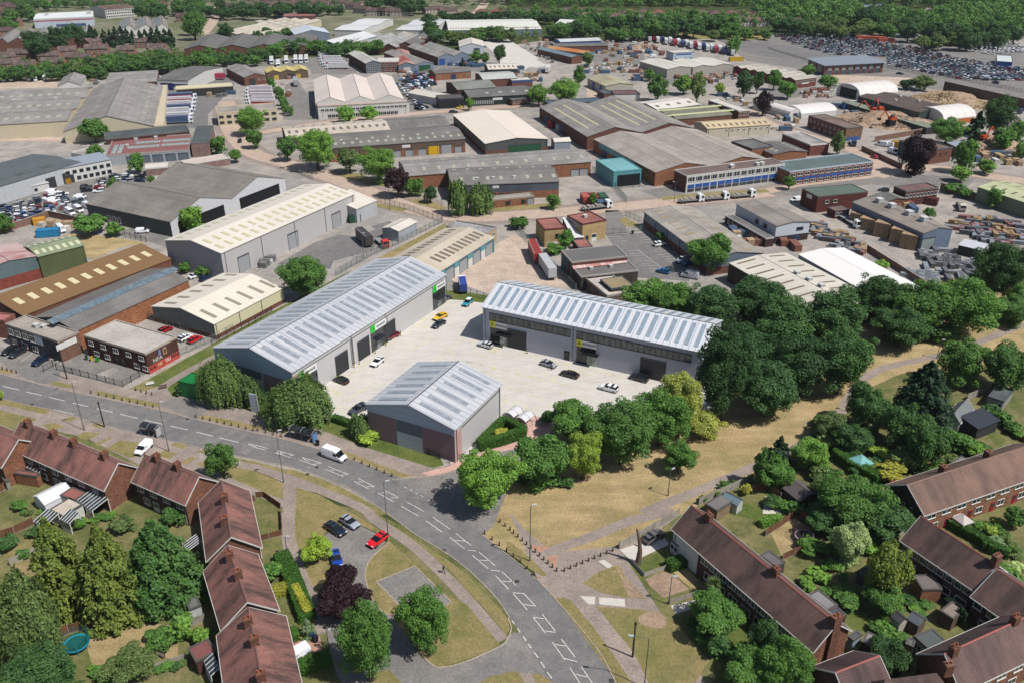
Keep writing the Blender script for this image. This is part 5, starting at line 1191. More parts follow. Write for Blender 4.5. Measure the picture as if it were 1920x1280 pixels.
B('warehouse','long cream shed with row of brown rooflights and small windows','building',(1327,242),(1445,234),(1432,221),4.6,'gable',1.4,'x',1,flat((206,198,176)),sheet((222,200,160),'X',1.5,.15),lights=[(0,11,.04,.96,.2,.6,1.1)],lightm=DRL,feats=(win('f',8,.3,.95,2.8,1.2,.8),pipes('f',4,4.5)))
B('workshop','flat grey roof on brick right of the weathered double gables','building',*P('02',1800,1122),*P('03',40,1100),*P('02',1850,1040),5,'flat',wall=BO,roofm=FG)
B('warehouse','pale left block of the large beige-walled warehouse','building',*P('02',1165,522,1356,506,1192,444),5.6,'gable',1.2,'y',1,flat((176,170,160)),sheet((226,220,206),'Y',1.6,.12));B('warehouse','pale right block of the large beige-walled warehouse','building',*P('02',1358,508,1662,488,1520,438),5.6,'gable',1.2,'y',2,flat((182,176,166)),sheet((232,226,212),'Y',1.6,.12))
B('workshop_terrace','stepped terrace of red brick workshops with pale multi-ridge roofs','building',(1375,126),(1491,151),(1535,148),5,'gable',1.1,'y',7,brick((160,76,66)),sheet((206,198,184),'Y',1.4,.3),feats=(win('r',8,.1,.9,3,1.4,1.2),('sign_board','band','r',1,.5,.5,2.1,6,.7,WH)),depth=18)
B('workshop','blue-grey roofed brick workshop pointing at the tyre stacks','building',*P('02',448,432,526,424,330,356),4.6,'gable',1,'y',1,BR,sheet((130,150,160),'Y',1,.3));B('workshop','cream, orange and blue roofed workshop beside the blue-grey one','building',*P('02',560,406,614,396,410,340),4.6,'gable',1.4,'y',1,TEAL,sheet((204,170,120),'Y',1,.8,(206,120,60)))
B('warehouse','white-fronted shed at the back of the builders yards','building',*P('02',365,318,672,306,630,284),4.6,'gable',1,'x',1,BLU,sheet((220,222,220),'X',1.5,.2));B('warehouse','dark grey flat shed in front of white-fronted shed','building',*P('02',320,352,722,345,690,322),4,'gable',.8,'x',1,BR,DX)
B('warehouse','cream corrugated shed with blue door amid builders yards','building',*P('02',702,648,910,634,792,574),4.8,'gable',1.2,'y',1,flat((186,180,166)),sheet((206,196,160),'Y',1.3,.5),lights=[(0,6,.1,.9,.3,.7,.8),(1,6,.1,.9,.3,.7,.8)],lightm=GRL,feats=(shut('l',2,.25,.65,3,3.6,BLU),))
B('store','blue flat-roofed store in front of the cream corrugated shed','building',*P('02',690,708,762,704,720,676),3,'flat',wall=BR,roofm=FD);B('office','dark maroon flat roof beside the blue flat-roofed store','building',*P('02',770,712,960,708,930,680),3.5,'flat',wall=WHW,roofm=felt((110,84,82),.3));B('warehouse','blue flat roof behind the twin-gable brick works','building',*P('02',290,790,700,760,640,735),5,'flat',wall=DKW,roofm=felt((84,96,110),.3))
B('portable_office','double-stacked blue and white site cabin in the builders yard','building',*P('02',1212,400,1368,392,1362,372),5.4,'flat',wall=sheet((196,210,226),'X',2),roofm=FW,parapet=.1,feats=(band('sign_band','f',3.8,.9,BLU,.7),win('f',4,.15,.85,.9,1.4,1)))
# --- right
B('office','slate monopitch-roofed office with brick piers by the car compound','building',*P('03',430,492,870,470,790,432),6.4,'mono',1.2,'x',1,glass_dark((70,80,92)),felt((136,144,154),.15,1.1),1.6,feats=(('pier','band','f',9,.03,.97,0,1.5,6.2,BR),('pier','band','l',3,.1,.9,0,2.4,6.2,BR),('panel','band','f',8,.09,.91,3,3,1.2,WH)))
AR=sheet((238,230,224),'X',5,.05);ARY=sheet((238,230,224),'Y',5,.05)
B('fabric_store','largest white barrel-roofed store with dark open end','building',*P('03',690,716,976,690,850,640),3,'arch',4.5,'x',1,WHW,AR,feats=(('opening_shade','band','l',1,.5,.5,.1,.7,5,flat((20,20,22))),));B('fabric_store','white barrel-roofed store with orange side at the rubble yard','building',*P('03',1320,900,1560,872,1455,808),3,'arch',4.2,'x',1,WHW,AR,feats=(band('orange_panel','f',.2,2.4,flat((196,110,60)),.5,.7),));B('fabric_store','low white barrel-roofed shed beside the rubble yard entrance','building',*P('03',250,856,515,830,465,782),2.5,'arch',2.6,'x',1,WHW,AR);B('fabric_store','white panelled barrel shed seen end-on left of the low one','building',*P('03',160,862,252,850,80,762),2.5,'arch',2.4,'y',1,WHW,ARY,feats=(('door','door','f',1,.5,.5,0,3,3,SH),))  # near-black panel on the end wall gives the shade within the largest store
B('warehouse','long brown-black roofed recycling shed with dark green wall','building',*P('03',676,724,1136,846,1346,802),5.2,'gable',.9,'x',2,sheet((70,84,82),'X',1),felt((96,84,78),.5,1.2),.1,vents=((.45,.3,1.2),(.6,.7,1.2),(.3,.7,1.2)));B('canopy_shed','long low green-grey canopy roof beside the rubble heap','building',*P('03',556,768,1190,962,1252,944),3.2,'flat',wall=DKW,roofm=felt((128,134,116),.3),parapet=.1)
B('office','two-storey brick office beside the rubble heap and diggers','building',*P('03',305,870,590,966,682,944),6,'flat',wall=[BR,brick((170,120,86)),BR,BR],roofm=FBR,parapet=.2,feats=(win('f',9,.08,.92,3.6,1.2,1),win('f',6,.2,.9,.9,1.2,1),band('hoarding','r',.1,1.6,BLU,.8)))
B('workshop','patched grey flat roof with white edge by the junction','building',*P('03',320,1092,459,1080,248,994),4.8,'flat',wall=brick((160,84,74)),roofm=felt((142,138,134),.7,1.4),para=WH);B('workshop','dark grey pitched roof with pale rooflights left of patched roof','building',*P('03',40,1162,296,1138,205,1062),3.8,'gable',1,'y',1,BO,DY,lights=[(0,4,.2,.8,.3,.5,1.6),(1,4,.2,.8,.3,.5,1.6)],lightm=GRL)
B('workshop','dark-walled block with brick front behind the purple tree','building',*P('03',1222,1132,1386,1110,1125,1042),6,'flat',wall=[BR,BR,DKW,sheet((62,70,74),'Y',1)],roofm=FBR,feats=(win('f',3,.25,.75,3.5,1.6,1.1,BR),));B('workshop','low blue-grey roofed brick building behind the round dark tree','building',*P('03',1440,1118,1590,1102,1500,1070),4,'mono',.8,'x',1,BR,felt((140,150,160),.2))
B('warehouse','saw-tooth blue-grey roofs in woodland at top right','building',*P('03',718,80,1012,64,985,36),5,'gable',1.6,'y',5,BR,sheet((150,160,172),'Y',1.5,.2));B('warehouse','lower purple-grey roofs below the saw-tooth roofs in woodland','building',*P('03',915,120,1112,105,1070,82),5,'gable',1.4,'y',3,BR,sheet((160,160,176),'Y',1.5,.2));B('warehouse','grey roofs beside cars in the woodland at top right','building',*P('03',1165,75,1335,98,1360,80),4,'gable',1.4,'x',2,BR,GX)
B('warehouse','dark pointed roof half hidden in woodland at top right','building',*P('03',610,150,720,158,730,125),4,'gable',2,'y',1,BR,DY)
B('car_wash','blue and white canopy of the car wash in the van compound','building',*P('03',1715,462,1835,470,1862,425),4,'flat',wall=[BLU,flat((120,150,180)),WHW,WHW],roofm=felt((206,214,216),.1,1.05),parapet=.2)
# --- middle left
B('warehouse','twin grey corrugated gables with white ends over an open loading bay','building',(319,417),(534,335.5),(404,304),5.4,'gable',4.4,'y',2,[flat((212,212,214)),BD,BD,flat((72,82,82))],fibre((136,130,122),'Y'),.15,trim=flat((90,84,80)),feats=(('opening_shade','band','f',2,.24,.75,.1,21.,4.4,flat((22,24,26))),win('l',3,.62,.74,.8,1.6,2.2),('door','door','l',1,.95,.95,0,1.6,3,BLU)))  # black panels on the front wall stand for the shade in the bays
B('warehouse','tall plain grey warehouse with white roof and cream rooflights','building',(414,475),(664,364),(587.5,340),8.8,'gable',2.0,'x',1,[sheet((196,192,190),'X',1,.05,None,.5,.93),CLAD,CLAD,sheet((164,166,172),'Y',1,.05,None,.5,.93)],sheet((236,226,212),'X',1.6,.08),.3,trim=flat((200,190,178)),lights=[(0,17,.04,.97,.12,.40,1.3),(0,17,.04,.97,.52,.8,1.3),(1,17,.04,.97,.2,.48,1.3)],lightm=flat((206,198,164),.5),feats=(shut('f',1,.13,.13,4.6,5,SH),shut('f',1,.48,.48,4.6,5,SH),shut('f',1,.83,.83,4.6,5,SH),pipes('f',5,8.6)))  # left wall sheeting coloured darker, a shaded copy of the front
B('warehouse','white lean-to annex at the far end of the tall grey warehouse','building',*P('11',752,290,903,226,735,130),5.2,'gable',2.2,'x',1,sheet((192,194,196),'X',1),WX,ridge_at=.72)
B('shed','white box shed beside the dismantled lorries','building',*P('11',1068,456,1205,386,1085,363),3.8,'gable',.7,'x',1,sheet((178,184,190),'X',1),WX)
B('warehouse','beige-roofed row of workshops with turquoise and white fronts','building',(822,511),(926,446),(836,428),4.8,'gable',1.8,'x',1,[flat((222,220,214)),BO,BO,WHW],sheet((216,202,180),'X',1.3,.2),.2,trim=flat((190,180,164)),lights=[(0,11,.18,.94,.3,.72,1.2),(1,11,.14,.92,.3,.6,1.2)],lightm=DRL,feats=(band('fascia','f',2.9,1.7,TEAL,.99),shut('f',4,.18,.9,4.2,4.0,SH),('panel','band','f',1,.97,.97,0,2.2,2.9,TEAL),pipes('f',5,4.8)))
B('office','brick end block with patched grey flat roof at the workshop row','building',*P('11',1732,478,1804,430,1512,372),4.4,'flat',wall=BT,roofm=felt((140,138,138),.8,1.35),para=FL,feats=(win('f',2,.3,.7,2.4,1.6,1),))
B('warehouse','cream-roofed gable warehouse with pale yellow wall beside new unit','building',(401,608),(530,541),(440,503),4.4,'gable',2.0,'x',1,[flat((222,214,178),.7,.2,0,.05),CRM,CRM,flat((122,134,128))],sheet((240,230,212),'X',1.6,.08),.2,trim=flat((206,196,180)),lights=[(0,6,.1,.95,.15,.62,1.1),(1,6,.1,.95,.2,.6,1.1)],lightm=flat((160,148,130),.5),plinth=(BR,1.2),feats=(pipes('f',4,4.2),))
B('warehouse','long brown roof with eleven cream rooflight bars','building',(43,592),(320,486),(284,465),4.0,'mono',2.2,'x',1,BR,sheet((140,108,72),'X',1.4,.15,(120,90,58)),.2,lights=[(0,11,.07,.93,.38,.66,1.6)],lightm=flat((226,212,168),.5))
B('warehouse','grey roof with long glazed ridge strip and orange brick wall','building',(142.5,621),(353,526),(298,497),5.4,'gable',2.0,'x',1,[brick((206,122,74)),BO,BO,flat((70,66,64))],fibre((122,118,114),'X'),.2,lights=[(0,1,.5,.5,.66,.93,40)],lightm=SKL)
B('warehouse','olive green clad shed with pale green roof by the dry lawn','building',*P('10',285,648,627,562,445,508),7,'gable',1.2,'x',1,sheet((94,104,68),'X',.8),sheet((150,160,126),'X',1.2,.2),lights=[(0,7,.05,.95,.2,.6,1),(1,7,.05,.95,.2,.6,1)],lightm=flat((214,214,180),.5))
B('warehouse','shed with red and white patterned roof at left edge','building',(-40,510),(72,480),(6,464),7,'gable',1.0,'y',1,[sheet((104,122,124),'X',.8),GNW,GNW,GNW],sheet((176,112,104),'Y',.8,.9,(214,190,184)),plinth=(brick((176,78,60)),3.2))
B('office','grey-roofed office with white sign beside the orange brick warehouse','building',(10,609),(108,641),(144,622),5.6,'flat',wall=[flat((56,60,68)),brick((160,110,84)),BR,BR],roofm=felt((168,158,148),.6,1.15),para=FL,feats=(win('f',4,.08,.5,3.2,2.0,1.7),('sign_board','band','f',1,.62,.62,3.0,2.6,2.2,flat((206,210,224))),('sign_board','band','r',1,.35,.35,3.4,5.5,1.5,WH),win('f',3,.1,.5,.6,2.0,1.4)),vents=((.4,.5,1.2),(.5,.6,1)))
B('shed','small red-roofed building at left edge by the grey-roofed office','building',*P('10',-150,1110,30,1130,125,1085),5,'flat',wall=brick((170,96,80)),roofm=felt((178,116,110),.2),para=FR)
GB=B('office','two-storey dark brick office with graffiti on its end wall','building',(157,630),(272,664),(331.5,633),5.4,'flat',wall=brick((118,70,58)),roofm=felt((186,178,170),.6,1.15),para=flat((190,178,162)),parapet=.3,feats=(win('f',5,.1,.92,3.3,1.7,1.2),win('f',2,.16,.34,.8,1.8,1.2),win('f',2,.82,.95,.8,1.8,1.2),('door','door','f',2,.5,.6,0,1.4,2.4,flat((40,36,38)))))
w,d,h=GB['_dims']
q=MB();q.box(w+.02,w+.06,.1,d-.1,0,1.9,flat((206,92,78),.8,.1,0,.3));q.build('painted_band',GB)
text_part(GB,'NFA',1.5,(w+.08,d*.32,2.7),(math.pi/2,0,math.pi/2),flat((206,200,190),.8),'graffiti',.01,.03)
for s_,yy,zz,cc,sz in(('SUR',.14,1.1,(50,40,44),1.1),('NE',.36,1.2,(226,206,140),1.0),('OLI',.62,1.2,(236,232,230),1.1),('PONE',.86,1.3,(60,44,40),1.0)):text_part(GB,s_,sz,(w+.1,d*yy,zz),(math.pi/2,0,math.pi/2),flat(cc,.8),'graffiti',.01,.02)
q=MB();q.box(w+.05,w+.08,d*.52,d*.62,3.0,4.6,flat((226,196,150)));q.box(w+.081,w+.1,d*.535,d*.605,3.2,4.4,brick((118,70,58)));q.build('picture_frame',GB)
q=MB();q.hexa([(w+.05,d*.36,3.4),(w+.08,d*.36,3.4),(w+.08,d*.45,3.4),(w+.05,d*.45,3.4),(w+.05,d*.39,4.8),(w+.08,d*.39,4.8),(w+.08,d*.44,4.8),(w+.05,d*.44,4.8)],flat((110,140,190)));q.build('graffiti',GB)
# --- middle right
B('office','left wing of the tan brick office with flat red-brown roof','building',*P('12',245,446,402,432,350,355),6,'flat',wall=BT,roofm=FR,para=flat((110,60,54)),parapet=.25,feats=(win('f',1,.62,.62,3,1.4,1.3,SHD),('plant_unit','band','f',3,.2,.55,.3,1.2,1.4,WH)))
B('office','right wing of the tan brick office with taller red-brown roof','building',*P('12',530,406,707,373,600,308),6.4,'flat',wall=BT,roofm=FR,para=flat((110,60,54)),parapet=.25,feats=(win('f',1,.2,.2,.9,1.2,1.4,SHD),('door','door','f',1,.5,.5,0,2,2.6,WH),win('l',5,.2,.8,4.6,1.4,1.4)),vents=((.5,.6,1.2),))
B('stair_block','sloping white-glazed link between the tan brick wings','building',*P('12',455,508,538,500,520,415),2.2,'mono',3.4,'x',1,brick((110,60,54)),flat((226,224,224),.4),.1);B('porch','low red-brown roofed porch before the tan brick office','building',*P('12',500,580,605,572,560,515),2.6,'flat',wall=brick((110,60,54)),roofm=FR,parapet=.15)
B('hall','rear high part of dark hall beside the car park','building',*P('12',450,690,865,645,757,563),6.2,'flat',wall=[flat((110,70,60)),brick((86,74,66)),brick((86,74,66)),flat((52,76,82))],roofm=felt((112,110,108),.3,1.15),para=flat((176,168,160)),parapet=.2)
B('hall','lower front part of dark hall with rusty red sheet strip','building',*P('12',518,798,946,750,868,664),4.4,'flat',wall=brick((86,74,66)),roofm=felt((116,112,108),.3,1.15),para=flat((176,168,160)),parapet=.2,vents=((.27,.5,1),(.62,.5,1)))
B('rusty_canopy','rusty red sheeted strip between the two levels of dark hall','building',*P('12',462,740,866,690,862,646),4.6,'mono',1.3,'x',1,BD,sheet((186,112,100),'X',.9,.9,(226,206,200)),.02)
B('annex','patched white-grey flat annex half hidden by trees near dark hall','building',*P('12',548,808,716,945,860,868),3.6,'flat',wall=brick((140,112,92)),roofm=felt((190,180,172),.8,1.15),para=FL,feats=(win('f',3,.1,.4,1.4,1,1,SHD),));B('annex','ochre-roofed hut standing on the patched annex','building',*P('12',745,888,912,862,840,790),4.6,'flat',wall=brick((80,60,52)),roofm=felt((150,134,104),.2),parapet=.1)
B('warehouse','long grey roof with ochre rooflights over slate-blue cladding','building',(1208,398),(1328,487),(1437,479),5.2,'gable',1.4,'x',1,[BGW,BGW,BR,BR],fibre((170,162,152),'X'),.2,plinth=(BR,2.4),lights=[(0,8,.06,.95,.25,.6,.9),(1,9,.06,.95,.3,.6,.9)],lightm=flat((170,150,112),.5),feats=(pipes('f',6,5),))
B('warehouse','beige flat-pitched roof with dark slots below the long grey roof','building',(1367,494),(1534,590),(1650,565),5.6,'gable',.9,'x',1,brick((92,76,68)),sheet((228,220,204),'X',2.2,.15),.1,lights=[(0,9,.05,.95,.15,.75,.7),(1,9,.05,.95,.2,.75,.7)],lightm=flat((128,112,92),.6),vents=((.42,.55,1.4),(.55,.55,1.4),(.68,.55,1.4)))
B('warehouse','brilliant white membrane roof beside the scaffolding yard','building',(1497.5,478),(1676,578),(1731,544),5.6,'gable',.8,'x',1,WHW,felt((244,240,234),.08,1.02),.1,depth=16.5,trim=flat((226,224,222)))
B('office','white-clad upper storey over brick base with grey roof','building',(1381,383),(1456,424),(1517,415),6.2,'gable',.8,'x',1,sheet((206,212,220),'X',1.2,.05),fibre((150,142,134),'X'),.3,plinth=(brick((80,60,56)),2.4),feats=(win('f',2,.55,.75,3.6,2,1.4,SHD),win('r',1,.72,.72,3.8,2.6,1,SHD),win('r',2,.2,.66,.7,2.4,1.2,BLU)))
B('office','low brick lean-to wing along the white-clad office','building',*P('12',1600,340,1905,512,1942,490),3.0,'flat',wall=brick((92,62,60)),roofm=FG,para=flat((196,190,184)),parapet=.15,feats=(win('f',9,.1,.9,.8,1.4,1.4),))
B('workshop','dark red brick block with green felt roof beside the scaffolders yard','building',*P('13',375,198,751,161,622,103),6.0,'flat',wall=brick((128,62,52)),roofm=felt((98,112,102),.25,1.15),para=flat((110,104,96)),parapet=.2,feats=(win('f',2,.2,.36,3.2,1.5,1.2),shut('f',1,.77,.77,1.4,3.4,BGW),('sign_board','band','l',1,.5,.5,4,3.2,1.4,WH)))
B('gatehouse','small brick gatehouse with white window band','building',*P('13',505,306,613,294,590,262),2.8,'flat',wall=brick((128,62,52)),roofm=FBR,parapet=.15,feats=(win('f',4,.15,.85,1,1.2,1.1),))
B('office','brick office with red-grey roof and white windows at concrete wall','building',*P('13',1035,160,1279,131,1192,95),5.6,'flat',wall=brick((120,66,56)),roofm=felt((120,92,88),.4,1.2),para=FG,feats=(win('f',9,.06,.94,3.2,1.1,1.4),));B('shed','low dark pitched shed between two brick offices','building',*P('13',870,240,1052,216,985,166),3.4,'gable',1,'y',1,BR,DY,lights=[(1,4,.2,.8,.3,.5,1.4)],lightm=GRL)
B('warehouse','blue-grey clad scaffolding warehouse with four roof vents','building',(1599,380),(1732,438),(1801,436),6.2,'gable',1.3,'x',1,sheet((112,128,150),'X',1.2,.15),fibre((150,140,130),'X'),.2,vents=((.18,.5,2),(.36,.5,2),(.6,.5,2),(.8,.5,2)),feats=(band('grille','f',3.0,1.0,DKW,.5,.35),('opening_shade','band','f',1,.66,.66,.1,3.,4.6,flat((24,24,26))),shut('r',1,.22,.22,5,4.2,flat((150,158,156)))))  # dark doorway panel is painted shade, the wall behind it is closed
B('warehouse','pale green roofed shed behind a concrete wall at right edge','building',*P('13',1575,124,1990,262,2180,200),5.4,'gable',1.2,'x',1,sheet((124,136,112),'X',1),sheet((206,210,164),'X',1.4,.15),lights=[(0,5,.15,.9,.3,.6,1),(1,5,.1,.9,.3,.7,1)],lightm=DRL)
B('canopy_shed','white canopy roof on posts over green nets','building',*P('13',1430,560,1600,600,1560,545),3,'mono',.4,'x',1,DKW,flat((206,208,214)),.2)
# ---------------------------------------------------------------- brick houses
RT=tiles((158,112,101),'X',(82,66,62));RTY=tiles((158,112,101),'Y',(82,66,62));RTD=tiles((116,92,84),'X',(76,64,60));RD=flat((136,100,94),.8);RTB=tiles((132,106,92),'X',(104,84,76));RTP=tiles((106,84,80),'Y',(66,54,54))
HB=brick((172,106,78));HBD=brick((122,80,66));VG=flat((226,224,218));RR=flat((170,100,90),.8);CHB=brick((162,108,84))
def hw(face,n,u0=.08,u1=.92):return(win(face,n,u0,u1,3.2,1.3,1.1),win(face,n,u0,u1,.8,1.5,1.3))
def dr(face,n,u0,u1,c=(220,220,216)):return('front_door','door',face,n,u0,u1,0,1.0,2.1,flat(c,.5))
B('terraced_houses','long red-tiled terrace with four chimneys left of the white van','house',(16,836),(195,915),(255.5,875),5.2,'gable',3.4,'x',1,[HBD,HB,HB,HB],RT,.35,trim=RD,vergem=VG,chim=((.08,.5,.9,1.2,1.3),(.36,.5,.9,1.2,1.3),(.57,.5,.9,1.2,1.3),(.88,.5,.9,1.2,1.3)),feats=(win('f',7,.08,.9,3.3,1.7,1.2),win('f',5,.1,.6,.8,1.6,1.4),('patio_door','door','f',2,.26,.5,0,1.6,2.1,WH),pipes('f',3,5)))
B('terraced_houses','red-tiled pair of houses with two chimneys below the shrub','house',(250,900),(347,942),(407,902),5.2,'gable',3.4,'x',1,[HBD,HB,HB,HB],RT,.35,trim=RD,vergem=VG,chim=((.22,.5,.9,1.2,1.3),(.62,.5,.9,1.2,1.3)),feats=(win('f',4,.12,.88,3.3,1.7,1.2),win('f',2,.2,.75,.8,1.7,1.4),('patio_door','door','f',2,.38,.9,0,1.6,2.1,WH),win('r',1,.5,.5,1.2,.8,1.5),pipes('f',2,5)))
B('terraced_houses','red-tiled house with brick gable right of the tall blue-green cedar','house',(390,1047),(487,1023),(428,929),5.2,'gable',3.4,'y',1,HB,RTY,.35,trim=RD,vergem=VG,chim=((.28,.42,1.2,.9,1.4),(.62,.5,1.2,.9,1.4)),feats=(win('r',3,.15,.85,3.3,1.6,1.2),win('r',2,.2,.8,.8,1.8,1.4),dr('r',1,.5,.5),win('l',3,.2,.8,3.3,1.6,1.2)))
B('terraced_houses','middle red-tiled house of three above the clipped golden hedge','house',(417,1176),(519,1141),(463,1046),5.2,'gable',3.4,'y',1,HB,RTY,.35,trim=RD,vergem=VG,chim=((.42,.5,1.2,.9,1.4),(.80,.46,1.2,.9,1.4)),feats=(win('r',3,.15,.85,3.3,1.6,1.2),win('r',2,.2,.8,.8,1.8,1.4),dr('r',1,.5,.5),win('l',3,.2,.8,3.3,1.6,1.2)))
B('terraced_houses','red-tiled house at bottom edge behind the small white van','house',(432,1348),(567,1306),(487,1170),5.2,'gable',3.4,'y',1,HB,RTY,.35,trim=RD,vergem=VG,chim=((.55,.5,1.2,.9,1.4),(.82,.46,1.2,.9,1.4),(.12,.5,1.2,.9,1.4)),feats=(win('r',4,.12,.92,3.3,1.6,1.2),win('r',3,.2,.9,.8,1.8,1.4),dr('r',1,.5,.5),win('l',4,.2,.8,3.3,1.6,1.2)))
B('terraced_houses','end of a red-tiled terrace cut by the left edge','house',(-140,810),(3,872),(25,818),5.2,'gable',3.4,'x',1,[HBD,brick((186,112,76)),HB,HB],RT,.35,trim=RD,vergem=VG,depth=8.5)
# right
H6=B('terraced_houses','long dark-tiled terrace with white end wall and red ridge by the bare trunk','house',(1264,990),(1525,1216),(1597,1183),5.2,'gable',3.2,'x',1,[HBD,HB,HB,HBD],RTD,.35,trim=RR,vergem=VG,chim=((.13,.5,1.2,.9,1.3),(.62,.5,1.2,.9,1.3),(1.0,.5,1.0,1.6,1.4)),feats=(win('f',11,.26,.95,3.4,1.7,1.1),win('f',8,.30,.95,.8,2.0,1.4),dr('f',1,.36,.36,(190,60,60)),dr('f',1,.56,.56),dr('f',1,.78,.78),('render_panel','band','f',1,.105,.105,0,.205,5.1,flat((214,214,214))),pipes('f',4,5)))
for u in(.795,.84):
  w,d,h=H6['_dims'];o=MB();o.box(-.45,.45,-.6,.6,0,.12,flat((210,210,210)));o.box(-.36,.36,-.5,.5,.12,.16,glass_dark((60,90,130)));r=o.build('roof_window',H6);r.location=(u*w,d*.25+.6,h+1.9);r.rotation_euler=(math.atan2(3.2,d/2),0,0)
B('porch','white porch with dark flat roof on the end of the dark terrace','house',*P('32',1195,205,1245,252,1297,238),2.6,'flat',wall=flat((222,222,222)),roofm=felt((60,62,66),.2),parapet=.1,feats=(win('f',2,.3,.75,1,1,1.1),dr('r',1,.5,.5)))
B('corner_house','hipped dark-tiled house at bottom right with brick chimney behind it','house',(1527,1250),(1600,1330),(1665,1288),5,'gable',3.0,'y',1,HBD,RTP,.35,trim=RR,vergem=VG)
B('corner_house','dark-tiled house at bottom edge right of the hipped one','house',(1640,1330),(1790,1310),(1770,1262),5,'hip',3.0,'x',1,HBD,RTD,.35,trim=flat((160,150,140)),chim=((.95,.5,1.2,.9,1.5),))
B('terraced_houses','dark-tiled terrace with red ridge at bottom right corner','house',(1802,1292),(1960,1216),(1884,1154),5.2,'gable',3.4,'x',1,HB,tiles((118,96,90),'X',(92,74,72)),.35,trim=RR,vergem=VG,chim=((.06,.46,1.2,.9,1.6),(.80,.5,1.2,.9,1.4)),feats=(win('f',5,.1,.9,3.3,1.8,1.2),win('f',4,.2,.9,.8,1.8,1.2)))
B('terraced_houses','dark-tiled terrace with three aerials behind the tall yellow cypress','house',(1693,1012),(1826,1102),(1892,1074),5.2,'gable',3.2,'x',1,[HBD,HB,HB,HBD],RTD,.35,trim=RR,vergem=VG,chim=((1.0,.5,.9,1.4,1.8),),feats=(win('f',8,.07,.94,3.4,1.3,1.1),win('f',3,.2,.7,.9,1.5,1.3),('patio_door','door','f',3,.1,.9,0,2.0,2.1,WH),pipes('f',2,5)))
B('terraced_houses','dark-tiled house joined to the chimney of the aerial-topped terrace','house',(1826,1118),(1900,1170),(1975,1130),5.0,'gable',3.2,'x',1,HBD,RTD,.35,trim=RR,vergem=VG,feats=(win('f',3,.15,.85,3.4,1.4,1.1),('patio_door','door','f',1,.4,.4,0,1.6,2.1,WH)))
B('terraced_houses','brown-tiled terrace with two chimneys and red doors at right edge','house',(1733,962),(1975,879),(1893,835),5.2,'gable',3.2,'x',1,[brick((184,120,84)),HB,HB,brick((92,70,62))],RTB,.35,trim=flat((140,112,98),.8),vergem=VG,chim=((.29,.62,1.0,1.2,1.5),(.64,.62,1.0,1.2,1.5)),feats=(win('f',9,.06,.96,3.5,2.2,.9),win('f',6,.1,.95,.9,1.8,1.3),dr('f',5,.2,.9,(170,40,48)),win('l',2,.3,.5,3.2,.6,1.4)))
B('bungalow','grey-roofed outbuilding with white walls beside the dark pavilion','house',*P('23',1330,560,1440,600,1590,520),3.0,'gable',1.6,'y',1,WHW,felt((120,124,124),.2,1.1),.3,trim=FG,vergem=VG)
B('pavilion','black-roofed open garden pavilion near the right edge','pavilion',*P('23',1575,652,1730,590,1610,520),2.8,'mono',.6,'x',1,DKW,felt((58,62,72),.1,1.1),.3)
B('garage','dark flat-roofed concrete garage under the right-edge trees','garage',*P('23',1650,410,1770,450,1850,430),2.6,'flat',wall=flat((150,148,140),.9),roofm=FD,parapet=.1,feats=(('door','door','f',1,.8,.8,0,1,2,WH),),depth=7)
def shed(t,a,b,c,h,label,roofc=(120,110,104),wallc=(150,120,96),roof='flat',rise=.6,name='garden_shed',ridge='x',feats=()):
  return B(name,label,'shed',*P(t,*a,*b,*c),h,roof,rise,ridge,1,flat(wallc,.85,.1,0,.3)if isinstance(wallc,tuple)else wallc,felt(roofc,.35,1.2),.15,trim=flat([min(255,v*.8)for v in roofc].__class__((90,88,84))if False else(96,92,88)),parapet=.1,feats=feats)
shed('20',(105,985),(270,1010),(300,985),2.6,'brown flat lean-to roof with slatted canopy behind long terrace',(150,96,86),BO,name='lean_to')
shed('20',(450,1150),(560,1190),(625,1120),2.6,'red felt lean-to roof beside the white garden marquee',(156,100,92),WHW,name='lean_to')
shed('20',(370,1260),(470,1310),(570,1195),2.6,'cream flat-roofed extension beside the glazed lean-to',(196,184,168),WHW,name='extension')
shed('30',(1410,1020),(1470,1120),(1600,1010),2.8,'maroon flat-roofed lean-to behind bottom-left houses',(130,84,80),BD,name='lean_to');shed('30',(1390,660),(1420,730),(1500,680),2.4,'small white-walled shed with items on roof under cedar',(110,112,106),(206,210,204))
shed('22',(1450,1215),(1540,1270),(1680,1190),2.4,'dilapidated slatted grey shed roof beside the park fence',(120,114,112),(150,128,104));shed('22',(1580,1170),(1690,1225),(1740,1190),2.2,'small glazed greenhouse beside the slatted shed',(120,140,150),(200,204,196),'gable',.8,'greenhouse')
shed('23',(115,1100),(240,1200),(375,1140),2.4,'dark peeling-roofed shed under the bushes by soil garden',(96,88,88),(90,76,66),'gable',1.0)
shed('33',(-60,320),(60,410),(125,370),2.3,'grey peeling flat shed beside black trampoline garden',(110,106,108),(90,84,80));shed('33',(300,620),(445,735),(520,690),2.8,'long grey flat-roofed extension behind the dark terrace',(140,136,136),HBD,name='extension')
shed('33',(445,735),(520,800),(580,760),2.6,'small dark flat-roofed extension below the long grey one',(84,86,90),HBD,name='extension');shed('33',(600,930),(640,960),(705,915),2.6,'glass-sided extension with purple flowers',(90,94,100),(150,170,180),name='conservatory')
shed('33',(705,970),(790,1010),(870,950),2.3,'mossy pale-roofed shed by the white-flowered bush',(150,140,134),(100,90,80));shed('33',(930,780),(990,830),(1040,795),2.4,'small dark-roofed summerhouse with pale walls',(84,84,86),(206,198,180),'gable',.7,'summerhouse')
